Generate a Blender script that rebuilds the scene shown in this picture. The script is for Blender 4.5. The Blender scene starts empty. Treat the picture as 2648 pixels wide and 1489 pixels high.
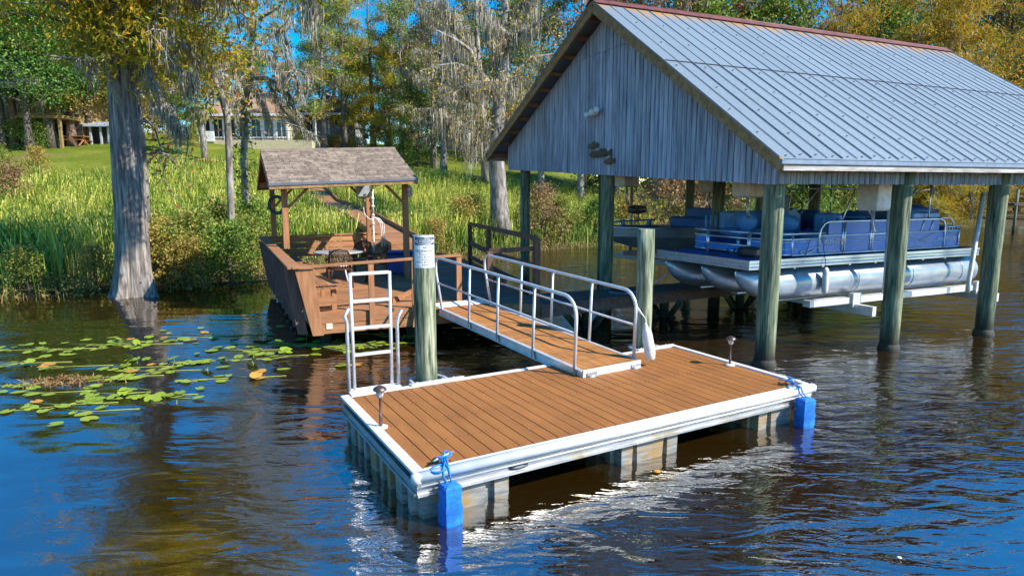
import bpy, bmesh, math, random
import numpy as np
from mathutils import Vector, Matrix
R = math.radians
random.seed(7)
rng = np.random.default_rng(11)
SC = bpy.context.scene
COL = SC.collection

# ---------------------------------------------------------------- camera geometry of the photograph
F, CX, CY, HOR, CAMZ = 1643.0, 1324.0, 744.5, 502.0, 2.75
TH = math.atan((CY - HOR) / F)
def ray(u, v):
    a = (u - CX) / F; b = (CY - v) / F
    return Vector((a, math.cos(TH) + b * math.sin(TH), -math.sin(TH) + b * math.cos(TH)))
def U(u, v, z):
    d = ray(u, v); t = (z - CAMZ) / d.z
    return Vector((d.x * t, d.y * t, z))
def V(u, v, y):
    d = ray(u, v); t = y / d.y
    return Vector((d.x * t, y, CAMZ + d.z * t))

# ---------------------------------------------------------------- object helpers
def tag(o, label=None, cat=None, group=None, kind=None):
    if label: o['label'] = label
    if cat: o['category'] = cat
    if group: o['group'] = group
    if kind: o['kind'] = kind
    return o
XF = {}
def thing(name, label, cat, loc=(0, 0, 0), rz=0.0, group=None):
    o = bpy.data.objects.new(name, None); COL.objects.link(o)
    o.empty_display_size = 0.2
    o.location = loc; o.rotation_euler = (0, 0, rz)
    XF[o] = Matrix.Translation(Vector(loc)) @ Matrix.Rotation(rz, 4, 'Z')
    return tag(o, label, cat, group)
def copy_tree(o, parent=None):
    c = o.copy(); COL.objects.link(c); c.parent = parent
    for ch in list(o.children): copy_tree(ch, c)
    return c

class MB:
    """collects shapes (world coordinates) and links them as one mesh object"""
    def __init__(s): s.v = []; s.f = []; s.m = []; s.sm = []; s.cur = 0
    def add(s, vs, fs, smooth=False):
        b = len(s.v); s.v += [tuple(p) for p in vs]
        for f in fs:
            s.f.append([b + i for i in f]); s.m.append(s.cur); s.sm.append(smooth)
        return s
    def box(s, c, size, rz=0.0, M=None):
        hx, hy, hz = size[0] / 2, size[1] / 2, size[2] / 2
        T = M if M is not None else Matrix.Rotation(rz, 4, 'Z')
        c = Vector(c)
        vs = [c + (T @ Vector((x * hx, y * hy, z * hz))) for x in (-1, 1) for y in (-1, 1) for z in (-1, 1)]
        return s.add(vs, [(0, 1, 3, 2), (4, 6, 7, 5), (0, 4, 5, 1), (2, 3, 7, 6), (0, 2, 6, 4), (1, 5, 7, 3)])
    def beam(s, p, q, w, h, up=(0, 0, 1)):
        """bar from p to q: w across, h along up"""
        p, q = Vector(p), Vector(q); d = (q - p)
        if d.length < 1e-6: return s
        d = d.normalized(); upv = Vector(up)
        x = d.cross(upv)
        if x.length < 1e-4: x = d.cross(Vector((0, 1, 0)))
        x.normalize(); y = x.cross(d).normalized()
        vs = [e + x * (a * w / 2) + y * (b * h / 2) for e in (p, q) for a, b in ((-1, -1), (1, -1), (1, 1), (-1, 1))]
        return s.add(vs, [(3, 2, 1, 0), (4, 5, 6, 7), (0, 1, 5, 4), (1, 2, 6, 5), (2, 3, 7, 6), (3, 0, 4, 7)])
    def tube(s, pts, rad, n=8, cap=True, smooth=True):
        pts = [Vector(p) for p in pts]
        if not isinstance(rad, (list, tuple)): rad = [rad] * len(pts)
        vs = []; fs = []
        prev = None
        for i, p in enumerate(pts):
            d = (pts[min(i + 1, len(pts) - 1)] - pts[max(i - 1, 0)])
            d = d.normalized() if d.length > 1e-9 else Vector((0, 0, 1))
            if prev is None:
                a = Vector((1, 0, 0)) if abs(d.x) < .8 else Vector((0, 1, 0))
                x = (a - d * a.dot(d)).normalized()
            else:
                x = (prev - d * prev.dot(d))
                x = x.normalized() if x.length > 1e-6 else Vector((1, 0, 0))
            prev = x; y = d.cross(x)
            for k in range(n):
                t = 2 * math.pi * k / n
                vs.append(p + (x * math.cos(t) + y * math.sin(t)) * rad[i])
        for i in range(len(pts) - 1):
            for k in range(n):
                k2 = (k + 1) % n
                fs.append((i * n + k, i * n + k2, (i + 1) * n + k2, (i + 1) * n + k))
        s.add(vs, fs, smooth)
        if cap:
            b = len(s.v) - len(vs); m = (len(pts) - 1) * n
            s.f.append([b + k for k in range(n)][::-1]); s.m.append(s.cur); s.sm.append(False)
            s.f.append([b + m + k for k in range(n)]); s.m.append(s.cur); s.sm.append(False)
        return s
    def lathe(s, c, prof, n=16, axis=None, smooth=True):
        """prof = [(r, z)...] about the vertical through c (or about axis matrix)"""
        c = Vector(c); T = axis if axis is not None else Matrix.Identity(4)
        vs = []; fs = []
        for r, z in prof:
            for k in range(n):
                t = 2 * math.pi * k / n
                vs.append(c + T @ Vector((r * math.cos(t), r * math.sin(t), z)))
        for i in range(len(prof) - 1):
            for k in range(n):
                k2 = (k + 1) % n
                fs.append((i * n + k, i * n + k2, (i + 1) * n + k2, (i + 1) * n + k))
        fs.append(tuple(range(n))[::-1]); fs.append(tuple((len(prof) - 1) * n + k for k in range(n)))
        return s.add(vs, fs, smooth)
    def prism(s, poly, off):
        """closed solid from a planar polygon (3-D points) pushed by the vector off"""
        poly = [Vector(p) for p in poly]; off = Vector(off); n = len(poly)
        vs = poly + [p + off for p in poly]
        fs = [tuple(range(n))[::-1], tuple(range(n, 2 * n))] + [(i, (i + 1) % n, n + (i + 1) % n, n + i) for i in range(n)]
        return s.add(vs, fs)
    def rbox(s, c, size, r, rz=0.0, M=None, n=4):
        """box with rounded vertical-edge outline and softened top/bottom"""
        T = M if M is not None else Matrix.Rotation(rz, 4, 'Z'); c = Vector(c)
        hx, hy, hz = size[0] / 2, size[1] / 2, size[2] / 2
        rings = [(-hz, r * .6), (-hz + r * .6, 0), (hz - r * .6, 0), (hz, r * .6)]
        out = []; N = 0
        for z, ins in rings:
            ring = []
            for qx, qy, a0 in ((1, 1, 0), (-1, 1, 90), (-1, -1, 180), (1, -1, 270)):
                for k in range(n + 1):
                    a = R(a0 + 90 * k / n)
                    rr = max(r - ins, r * .25)
                    ring.append((qx * (hx - r) + rr * math.cos(a), qy * (hy - r) + rr * math.sin(a), z))
            N = len(ring); out += ring
        vs = [c + T @ Vector(p) for p in out]
        fs = [(i * N + k, i * N + (k + 1) % N, (i + 1) * N + (k + 1) % N, (i + 1) * N + k) for i in range(3) for k in range(N)]
        fs += [tuple(range(N))[::-1], tuple(3 * N + k for k in range(N))]
        return s.add(vs, fs, False)
    def build(s, name, mats, parent=None, bevel=0.0, autosmooth=False):
        me = bpy.data.meshes.new(name)
        vs = s.v
        root = parent
        while root is not None and root not in XF: root = root.parent
        if root is not None:
            I = XF[root].inverted(); vs = [tuple(I @ Vector(p)) for p in s.v]
        me.from_pydata(vs, [], s.f)
        if not isinstance(mats, (list, tuple)): mats = [mats]
        for m in mats: me.materials.append(m)
        me.polygons.foreach_set('material_index', s.m)
        me.polygons.foreach_set('use_smooth', s.sm)
        me.update()
        o = bpy.data.objects.new(name, me); COL.objects.link(o); o.parent = parent
        if bevel:
            b = o.modifiers.new('bevel', 'BEVEL'); b.width = bevel; b.segments = 2; b.limit_method = 'ANGLE'; b.angle_limit = R(40)
        return o

def np_mesh(name, verts, nper, mats, parent=None, mat_idx=None, smooth=False):
    """verts (N, nper, 3): N polygons of nper corners, one mesh"""
    N = len(verts); me = bpy.data.meshes.new(name)
    me.vertices.add(N * nper); me.loops.add(N * nper); me.polygons.add(N)
    me.vertices.foreach_set('co', np.ascontiguousarray(verts, dtype=np.float32).ravel())
    me.loops.foreach_set('vertex_index', np.arange(N * nper, dtype=np.int32))
    me.polygons.foreach_set('loop_start', np.arange(0, N * nper, nper, dtype=np.int32))
    me.polygons.foreach_set('loop_total', np.full(N, nper, dtype=np.int32))
    if not isinstance(mats, (list, tuple)): mats = [mats]
    for m in mats: me.materials.append(m)
    if mat_idx is not None: me.polygons.foreach_set('material_index', np.asarray(mat_idx, dtype=np.int32))
    me.update(); me.validate()
    if name is None: return me
    o = bpy.data.objects.new(name, me); COL.objects.link(o); o.parent = parent
    return o

def clip(poly, n, d):
    """keep the part of a 2-D polygon where n.p <= d"""
    out = []
    for i in range(len(poly)):
        a, b = poly[i], poly[(i + 1) % len(poly)]
        da, db = n[0] * a[0] + n[1] * a[1] - d, n[0] * b[0] + n[1] * b[1] - d
        if da <= 0: out.append(a)
        if (da < 0 < db) or (db < 0 < da):
            t = da / (da - db); out.append((a[0] + (b[0] - a[0]) * t, a[1] + (b[1] - a[1]) * t))
    return out
def planks(mb, poly, ang, w, gap, ztop, th, zf=None, jitter=0.0):
    """lay boards running along direction ang (deg) over a convex polygon"""
    d = (math.cos(R(ang)), math.sin(R(ang))); n = (-d[1], d[0])
    ks = [n[0] * p[0] + n[1] * p[1] for p in poly]
    k = min(ks)
    while k < max(ks) - .01:
        pl = clip(clip(poly, n, k + w - gap), (-n[0], -n[1]), -k)
        if len(pl) > 2:
            j = random.uniform(-jitter, jitter)
            pp = [Vector((x, y, (zf(x, y) if zf else ztop) + j)) for x, y in pl]
            mb.prism([p - Vector((0, 0, th)) for p in pp], (0, 0, th))
        k += w

def arc(c, a, b, n=8, a0=0, a1=90):
    """points c + a*cos + b*sin"""
    c, a, b = Vector(c), Vector(a), Vector(b)
    return [c + a * math.cos(R(a0 + (a1 - a0) * i / n)) + b * math.sin(R(a0 + (a1 - a0) * i / n)) for i in range(n + 1)]
def text_polys(s, size, align='CENTER', shear=0.0):
    cu = bpy.data.curves.new('lettering', 'FONT'); cu.body = s; cu.size = size; cu.align_x = align; cu.align_y = 'CENTER'; cu.shear = shear
    cu.resolution_u = 2
    o = bpy.data.objects.new('lettering', cu); COL.objects.link(o)
    bpy.context.view_layer.update()
    dg = bpy.context.evaluated_depsgraph_get()
    me = o.evaluated_get(dg).to_mesh()
    vs = [v.co.copy() for v in me.vertices]; fs = [tuple(p.vertices) for p in me.polygons]
    o.evaluated_get(dg).to_mesh_clear()
    bpy.data.objects.remove(o); bpy.data.curves.remove(cu)
    return vs, fs
def put_text(mb, s, size, fn, align='CENTER', shear=0.0, flip=False):
    vs, fs = text_polys(s, size, align, shear)
    mb.add([fn(v.x, v.y) for v in vs], fs)
# ---------------------------------------------------------------- materials
def new_mat(name):
    m = bpy.data.materials.new(name); m.use_nodes = True
    nt = m.node_tree; b = nt.nodes['Principled BSDF']
    return m, nt, b
def N(nt, t, **kw):
    n = nt.nodes.new(t)
    for k, v in kw.items(): setattr(n, k, v)
    return n
def ramp(nt, stops):
    r = N(nt, 'ShaderNodeValToRGB'); e = r.color_ramp.elements
    while len(e) < len(stops): e.new(.5)
    for i, (p, c) in enumerate(stops): e[i].position = p; e[i].color = (*c, 1)
    return r
def mix(nt, kind, a, b, f):
    n = N(nt, 'ShaderNodeMix', data_type='RGBA', blend_type=kind)
    for sock, val in ((n.inputs['A'], a), (n.inputs['B'], b), (n.inputs['Factor'], f)):
        if hasattr(val, 'is_linked') or hasattr(val, 'links'): nt.links.new(val, sock)
        elif isinstance(val, tuple): sock.default_value = (*val, 1)
        else: sock.default_value = val
    return n.outputs['Result']
def coord(nt, scale=(1, 1, 1), kind='Object', rot=(0, 0, 0)):
    tc = N(nt, 'ShaderNodeTexCoord'); mp = N(nt, 'ShaderNodeMapping')
    mp.inputs['Scale'].default_value = scale; mp.inputs['Rotation'].default_value = rot
    nt.links.new(tc.outputs[kind], mp.inputs['Vector']); return mp.outputs['Vector']
def noise(nt, vec, scale=1.0, detail=4, rough=.6, dist=0.0):
    n = N(nt, 'ShaderNodeTexNoise'); n.inputs['Scale'].default_value = scale; n.inputs['Detail'].default_value = detail
    n.inputs['Roughness'].default_value = rough; n.inputs['Distortion'].default_value = dist
    nt.links.new(vec, n.inputs['Vector']); return n.outputs['Fac']
def surf(name, stops, stretch=(1, 1, 1), scale=4.0, rough=.7, metal=0.0, island=0.0, bump=0.0, bscale=None, spots=None,
         spec=.5, detail=5, island_hue=None, coat=0.0, specks=None):
    """noise-coloured surface; island = per-piece brightness spread"""
    m, nt, b = new_mat(name); L = nt.links
    vec = coord(nt, stretch)
    f = noise(nt, vec, scale, detail)
    c = ramp(nt, [(.5 + (p - .5) * .5, q) for p, q in stops]); L.new(f, c.inputs['Fac']); col = c.outputs['Color']
    if island:
        g = N(nt, 'ShaderNodeNewGeometry'); r = ramp(nt, [(0, (1 - island,) * 3), (1, (1 + island * .6,) * 3)])
        L.new(g.outputs['Random Per Island'], r.inputs['Fac']); col = mix(nt, 'MULTIPLY', col, r.outputs['Color'], 1.0)
        if island_hue:
            mth = N(nt, 'ShaderNodeMath', operation='FRACT'); m2 = N(nt, 'ShaderNodeMath', operation='MULTIPLY'); m2.inputs[1].default_value = 7.31
            L.new(g.outputs['Random Per Island'], m2.inputs[0]); L.new(m2.outputs[0], mth.inputs[0])
            r2 = ramp(nt, [(0.0, (0, 0, 0)), (.55, (0, 0, 0)), (1, (.8, .8, .8))]); L.new(mth.outputs[0], r2.inputs['Fac'])
            col = mix(nt, 'MIX', col, island_hue, r2.outputs['Color'])
    if spots:
        sc, lo, hi, sc_col = spots
        v2 = coord(nt, (1, 1, 1)); f2 = noise(nt, v2, sc, 6, .65)
        r3 = ramp(nt, [(lo, (0, 0, 0)), (hi, (1, 1, 1))]); L.new(f2, r3.inputs['Fac'])
        col = mix(nt, 'MIX', col, sc_col, r3.outputs['Color'])
    if specks:
        f4 = noise(nt, coord(nt, (1, 1, 1)), specks[0], 2, .5); r4 = ramp(nt, [(specks[1], (0, 0, 0)), (specks[1] + .03, (1, 1, 1))]); L.new(f4, r4.inputs['Fac'])
        col = mix(nt, 'MIX', col, specks[2], r4.outputs['Color'])
    L.new(col, b.inputs['Base Color'])
    b.inputs['Roughness'].default_value = rough; b.inputs['Metallic'].default_value = metal
    b.inputs['Specular IOR Level'].default_value = spec; b.inputs['Coat Weight'].default_value = coat
    if bump:
        bn = N(nt, 'ShaderNodeBump'); bn.inputs['Strength'].default_value = bump; bn.inputs['Distance'].default_value = .02
        fb = noise(nt, vec, bscale or scale * 2, 6, .65)
        L.new(fb, bn.inputs['Height']); L.new(bn.outputs['Normal'], b.inputs['Normal'])
    return m
def flat(name, c, rough=.5, metal=0.0, spec=.5, var=.12, scale=6.0):
    d = tuple(x * (1 - var) for x in c); e = tuple(min(1, x * (1 + var)) for x in c)
    return surf(name, [(.3, d), (.7, e)], scale=scale, rough=rough, metal=metal, spec=spec)
def leafmat(name, cols, trans=.35, rough=.55, spec=.3, gain=1.7):
    """foliage: every leaf has its own colour out of cols"""
    m, nt, b = new_mat(name); L = nt.links
    cols = [tuple(min(.8, x * gain) for x in c) for c in cols]
    g = N(nt, 'ShaderNodeNewGeometry')
    r = ramp(nt, [(i / (len(cols) - 1), c) for i, c in enumerate(cols)])
    tc = N(nt, 'ShaderNodeTexCoord')
    nz = noise(nt, tc.outputs['Object'], .55, 2, .5)
    ad = N(nt, 'ShaderNodeMath', operation='MULTIPLY_ADD'); ad.inputs[1].default_value = 1.3; ad.inputs[2].default_value = -.62
    L.new(nz, ad.inputs[0])
    sm = N(nt, 'ShaderNodeMath', operation='ADD'); L.new(g.outputs['Random Per Island'], sm.inputs[0]); L.new(ad.outputs[0], sm.inputs[1])
    L.new(sm.outputs[0], r.inputs['Fac'])
    L.new(r.outputs['Color'], b.inputs['Base Color'])
    b.inputs['Roughness'].default_value = rough; b.inputs['Specular IOR Level'].default_value = spec
    t = N(nt, 'ShaderNodeBsdfTranslucent'); L.new(r.outputs['Color'], t.inputs['Color'])
    mx = N(nt, 'ShaderNodeMixShader'); mx.inputs['Fac'].default_value = trans
    out = nt.nodes['Material Output']
    L.new(b.outputs[0], mx.inputs[1]); L.new(t.outputs[0], mx.inputs[2]); L.new(mx.outputs[0], out.inputs['Surface'])
    return m

M = {}
M['dock_board'] = surf('dock_board', [(.25, (.275, .105, .022)), (.75, (.335, .13, .027))], (3, .5, 3), 3, .65, island=.07, bump=.15, bscale=30, spots=(1.6, .52, .75, (.24, .09, .02)), specks=(22, .735, (.42, .34, .24)))
M['gang_board'] = surf('gang_board', [(.25, (.29, .115, .026)), (.75, (.41, .175, .045))], (.6, 4, 3), 3, .7, island=.2, bump=.2, bscale=25)
M['vinyl'] = surf('white_vinyl', [(.3, (.66, .67, .68)), (.7, (.76, .76, .75))], scale=5, rough=.4, spots=(1.7, .63, .8, (.55, .55, .5)))
M['alu'] = surf('brushed_aluminium', [(.3, (.33, .345, .355)), (.7, (.50, .50, .49))], (.6, .6, 7), 5, .42, .6, bump=.05, spots=(2.5, .50, .68, (.33, .29, .20)))
M['alu_pale'] = surf('pale_aluminium', [(.3, (.62, .63, .65)), (.7, (.76, .76, .76))], (1, 1, 1), 6, .4, .45)
M['float'] = surf('float_plastic', [(.3, (.15, .16, .16)), (.7, (.33, .32, .29))], (1.2, 1.2, 9), 3, .55, spots=(3.5, .46, .62, (.34, .21, .07)))
M['piling'] = surf('treated_piling', [(.22, (.06, .085, .045)), (.5, (.18, .22, .13)), (.78, (.42, .43, .31))], (6, 6, .55), 3.2, .85, bump=.6, bscale=5, spots=(1.1, .55, .75, (.10, .16, .09)))
M['piling_dark'] = surf('dark_piling', [(.25, (.06, .085, .055)), (.5, (.15, .19, .115)), (.8, (.33, .33, .20))], (6, 6, .5), 3, .85, bump=.6, bscale=5, spots=(.9, .52, .72, (.05, .10, .07)))
M['redwood'] = surf('stained_wood', [(.25, (.27, .115, .045)), (.75, (.40, .185, .078))], (1, 6, 6), 2.5, .7, island=.22, bump=.25, bscale=12)
M['redwood_v'] = surf('stained_wood_upright', [(.25, (.27, .115, .045)), (.75, (.41, .185, .08))], (6, 6, .8), 2.5, .7, island=.18, bump=.25, bscale=12)
M['redwood_y'] = surf('stained_wood_cross', [(.25, (.26, .11, .045)), (.75, (.38, .175, .076))], (6, 1, 6), 2.5, .7, island=.22, bump=.25, bscale=12)
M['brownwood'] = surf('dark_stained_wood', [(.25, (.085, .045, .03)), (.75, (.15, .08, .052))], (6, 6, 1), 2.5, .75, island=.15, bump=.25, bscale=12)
M['deckgrey'] = surf('darker_deck', [(.25, (.15, .085, .062)), (.75, (.235, .135, .092))], (1, 6, 6), 2.5, .75, island=.22, bump=.3, bscale=12)  # darker brown than the main deck, for the right-hand boards
M['catwalk'] = surf('catwalk_wood', [(.25, (.10, .062, .05)), (.75, (.17, .105, .08))], (3, 3, 3), 3, .8, island=.2, bump=.3, bscale=12)
M['siding'] = surf('weathered_shade_blue_siding', [(.2, (.18, .21, .275)), (.5, (.33, .375, .46)), (.8, (.47, .515, .60))], (9, 9, .55), 2.2, .9, island=.2, bump=.5, bscale=6, spots=(.45, .54, .74, (.20, .19, .215)))  # weathered grey boards with the blue of shade mixed into the base
M['rake'] = surf('rake_board', [(.3, (.22, .125, .045)), (.7, (.34, .21, .085))], (3, 3, 3), 3, .8, bump=.3)
M['fascia'] = surf('grey_fascia', [(.25, (.30, .27, .24)), (.75, (.50, .47, .44))], (1.2, 8, 8), 2, .85, bump=.4, spots=(1.5, .6, .75, (.22, .16, .12)))
M['shingle'] = surf('asphalt_shingle', [(.25, (.175, .13, .095)), (.75, (.30, .235, .18))], scale=9, rough=.95, island=.33, bump=.5, bscale=60)
M['edge_metal'] = flat('drip_edge', (.12, .14, .19), .5, .3)
M['brown_plastic'] = flat('brown_resin', (.085, .036, .018), .45)
M['blue_plastic'] = surf('blue_plastic', [(.3, (.01, .035, .18)), (.7, (.018, .06, .26))], scale=5, rough=.5)
M['bumper'] = surf('blue_cover', [(.3, (.006, .12, .50)), (.7, (.014, .22, .78))], scale=7, rough=.8, bump=.7, bscale=12, spots=(6, .58, .75, (.06, .24, .62)))
M['rope_blue'] = flat('blue_rope', (.01, .19, .55), .8)
M['rope_violet'] = flat('dark_blue_rope', (.05, .08, .42), .8)
M['white'] = flat('white_paint', (.76, .76, .75), .45)
M['fender'] = surf('old_fender', [(.3, (.62, .62, .60)), (.7, (.78, .77, .75))], scale=7, rough=.5, spots=(5, .55, .72, (.40, .35, .28)))
M['cream'] = flat('cream_plate', (.72, .66, .50), .6)
M['black'] = flat('black_letters', (.015, .016, .02), .6)
M['navy'] = flat('sign_navy', (.02, .045, .10), .5)
M['dark'] = flat('dark_metal', (.03, .03, .035), .5)
M['steel'] = surf('galvanised', [(.3, (.34, .35, .37)), (.7, (.50, .50, .51))], scale=9, rough=.5, metal=.6)
M['bronze'] = flat('lamp_bronze', (.17, .10, .085), .35, .7)
M['glass'] = flat('lamp_lens', (.55, .56, .55), .15, 0)
M['ridge'] = surf('red_ridge_cap', [(.3, (.11, .03, .024)), (.7, (.18, .052, .04))], scale=5, rough=.6)
# galvanised roof sheets with rust running down from the ridge
def roof_metal():
    m, nt, b = new_mat('galvanised_roof'); L = nt.links
    v = coord(nt, (1, 1, 1)); f = noise(nt, v, 40, 3, .7)
    c = ramp(nt, [(.35, (.155, .20, .235)), (.65, (.25, .30, .335))]); L.new(f, c.inputs['Fac'])
    v2 = coord(nt, (5.0, .25, .25)); f2 = noise(nt, v2, 2.0, 4, .6)
    tc = N(nt, 'ShaderNodeTexCoord'); sx = N(nt, 'ShaderNodeSeparateXYZ'); L.new(tc.outputs['Object'], sx.inputs[0])
    mr = N(nt, 'ShaderNodeMapRange'); mr.inputs['From Min'].default_value = 5.75; mr.inputs['From Max'].default_value = 6.75
    mr.inputs['To Min'].default_value = -.25; mr.inputs['To Max'].default_value = .36
    L.new(sx.outputs['Z'], mr.inputs['Value'])
    ad = N(nt, 'ShaderNodeMath', operation='ADD'); L.new(f2, ad.inputs[0]); L.new(mr.outputs[0], ad.inputs[1])
    r = ramp(nt, [(.66, (0, 0, 0)), (.82, (1, 1, 1))]); L.new(ad.outputs[0], r.inputs['Fac'])
    col = mix(nt, 'MIX', c.outputs['Color'], (.46, .24, .06), r.outputs['Color'])
    g = N(nt, 'ShaderNodeNewGeometry'); r4 = ramp(nt, [(0, (.93,) * 3), (1, (1.04,) * 3)]); L.new(g.outputs['Random Per Island'], r4.inputs['Fac'])
    col = mix(nt, 'MULTIPLY', col, r4.outputs['Color'], 1.0)
    L.new(col, b.inputs['Base Color']); b.inputs['Metallic'].default_value = .25; b.inputs['Roughness'].default_value = .5
    return m
M['roof'] = roof_metal()
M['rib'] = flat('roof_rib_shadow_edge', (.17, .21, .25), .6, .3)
M['bark_grey'] = surf('cypress_bark', [(.2, (.085, .07, .06)), (.5, (.21, .18, .155)), (.8, (.40, .36, .32))], (5, 5, .4), 3.0, .9, bump=1.0, bscale=4)
M['bark_pale'] = surf('pale_bark', [(.2, (.09, .08, .07)), (.5, (.215, .19, .165)), (.8, (.40, .37, .32))], (3, 3, .8), 2.5, .9, bump=.8, bscale=5)
M['bark_red'] = surf('pine_bark', [(.2, (.085, .05, .035)), (.5, (.19, .11, .075)), (.8, (.32, .21, .15))], (4, 4, .8), 2.5, .9, bump=.8, bscale=5)
M['bark_dark'] = surf('dark_bark', [(.2, (.05, .04, .032)), (.5, (.10, .08, .06)), (.8, (.18, .145, .11))], (4, 4, .8), 2.5, .9, bump=.8, bscale=5)
M['moss'] = leafmat('spanish_moss', [(.13, .11, .075), (.25, .22, .155), (.38, .34, .26), (.50, .46, .37)], .3, .9, .1, 1.2)
M['lf_cyp'] = leafmat('cypress_leaves', [(.10, .13, .012), (.20, .22, .014), (.33, .27, .018), (.42, .19, .014), (.15, .19, .018)], .45, gain=1.8)
M['lf_cypor'] = leafmat('orange_cypress_leaves', [(.08, .10, .014), (.20, .18, .016), (.33, .22, .016), (.38, .16, .012), (.10, .13, .02)], .4)
M['lf_green'] = leafmat('green_leaves', [(.012, .035, .008), (.03, .085, .014), (.06, .14, .02), (.12, .19, .03)], .35)
M['lf_mid'] = leafmat('mid_green_leaves', [(.03, .06, .012), (.07, .13, .018), (.13, .20, .028), (.22, .25, .045)], .4)
M['lf_yellow'] = leafmat('yellow_brown_leaves', [(.05, .055, .012), (.15, .13, .022), (.28, .21, .04), (.38, .27, .07), (.16, .10, .03)], .4)
M['lf_mixed'] = leafmat('autumn_mixed_leaves', [(.02, .05, .012), (.06, .11, .02), (.13, .16, .03), (.22, .12, .03), (.26, .07, .03)], .35)
M['lf_russet'] = leafmat('russet_leaves', [(.05, .05, .02), (.16, .10, .05), (.22, .15, .07), (.22, .09, .035), (.28, .22, .11)], .35)
M['lf_palm'] = leafmat('palm_fronds', [(.03, .07, .012), (.09, .14, .02), (.22, .22, .03), (.30, .22, .04)], .3)
M['lf_shrub'] = leafmat('shrub_leaves', [(.03, .05, .012), (.07, .12, .018), (.14, .20, .03), (.25, .25, .05), (.27, .16, .045)], .4)
M['reed'] = leafmat('reed_blades', [(.025, .06, .008), (.08, .15, .014), (.18, .25, .022), (.36, .33, .05), (.54, .43, .12)], .35)
M['reed_green'] = leafmat('green_blades', [(.02, .055, .012), (.05, .11, .02), (.10, .17, .03), (.25, .26, .06)], .35)
M['weed'] = leafmat('bank_weeds', [(.06, .05, .018), (.13, .13, .025), (.20, .17, .05), (.26, .15, .05), (.09, .13, .02)], .3)
M['lily'] = leafmat('lily_pads', [(.07, .15, .012), (.15, .24, .018), (.24, .31, .03), (.30, .32, .05)], .12, .4, .4, 1.2)
M['lily_old'] = leafmat('old_lily_pads', [(.24, .10, .02), (.34, .16, .03), (.30, .22, .06)], .15, .5, .4)
M['stem'] = flat('lily_stems', (.30, .33, .06), .5)

def wet_band(m, z0=.16, z1=.62):
    """dark algae band just above the water on timber standing in it"""
    nt = m.node_tree; L = nt.links; b = nt.nodes['Principled BSDF']; src = b.inputs['Base Color'].links[0].from_socket
    tc = N(nt, 'ShaderNodeTexCoord'); sx = N(nt, 'ShaderNodeSeparateXYZ'); L.new(tc.outputs['Object'], sx.inputs[0])
    nz = noise(nt, tc.outputs['Object'], 5, 4, .6)
    ad = N(nt, 'ShaderNodeMath', operation='MULTIPLY_ADD'); ad.inputs[1].default_value = -.35; L.new(nz, ad.inputs[0]); L.new(sx.outputs['Z'], ad.inputs[2])
    r = N(nt, 'ShaderNodeMapRange'); r.inputs['From Min'].default_value = z0 - .17; r.inputs['From Max'].default_value = z1 - .17; L.new(ad.outputs[0], r.inputs['Value'])
    ck = noise(nt, coord(nt, (16, 16, .55)), 2.0, 3, .6); cr = ramp(nt, [(.58, (1, 1, 1)), (.64, (.25, .25, .25))]); L.new(ck, cr.inputs['Fac'])
    src = mix(nt, 'MULTIPLY', src, cr.outputs['Color'], 1.0)
    c = mix(nt, 'MIX', (.022, .024, .012), src, r.outputs[0]); L.new(c, b.inputs['Base Color'])
for k_ in ('piling', 'piling_dark'): wet_band(M[k_])
# ---------------------------------------------------------------- world, sun, camera
SUN_AZ, SUN_EL = -21.6, 39.5          # direction towards the sun, degrees from +x
W = bpy.data.worlds.new('World'); SC.world = W; W.use_nodes = True
nt = W.node_tree; bg = nt.nodes['Background']
sky = nt.nodes.new('ShaderNodeTexSky'); sky.sky_type = 'NISHITA'; sky.sun_disc = False
sky.sun_elevation = R(SUN_EL); sky.sun_rotation = R(90 - SUN_AZ)
sky.air_density = 1.0; sky.dust_density = .2; sky.ozone_density = 2.2
hs = nt.nodes.new('ShaderNodeHueSaturation'); hs.inputs['Saturation'].default_value = 1.95; hs.inputs['Value'].default_value = 1.0
nt.links.new(sky.outputs[0], hs.inputs['Color']); nt.links.new(hs.outputs[0], bg.inputs['Color'])
bg.inputs['Strength'].default_value = .148
sl = bpy.data.lights.new('sun', 'SUN'); sl.energy = 4.9; sl.angle = R(.53); sl.color = (1, .94, .84)
so = bpy.data.objects.new('sun', sl); COL.objects.link(so)
sd = Vector((math.cos(R(SUN_AZ)) * math.cos(R(SUN_EL)), math.sin(R(SUN_AZ)) * math.cos(R(SUN_EL)), math.sin(R(SUN_EL))))
so.rotation_euler = sd.to_track_quat('Z', 'Y').to_euler(); so.location = (20, -10, 30)
cam = bpy.data.cameras.new('camera'); co = bpy.data.objects.new('camera', cam); COL.objects.link(co)
cam.sensor_width = 36; cam.lens = F / 2648 * 36; cam.clip_end = 3000; cam.clip_start = .05
co.location = (0, 0, CAMZ); co.rotation_euler = (R(90) - TH, 0, 0)
SC.camera = co
SC.view_settings.view_transform = 'Standard'; SC.view_settings.look = 'None'
SC.view_settings.exposure = .82; SC.view_settings.gamma = 1.0
SC.cycles.max_bounces = 6; SC.cycles.diffuse_bounces = 3; SC.cycles.glossy_bounces = 3; SC.cycles.transmission_bounces = 4
SC.cycles.transparent_max_bounces = 6; SC.cycles.caustics_reflective = False; SC.cycles.caustics_refractive = False
SC.cycles.sample_clamp_indirect = 4.0

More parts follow.
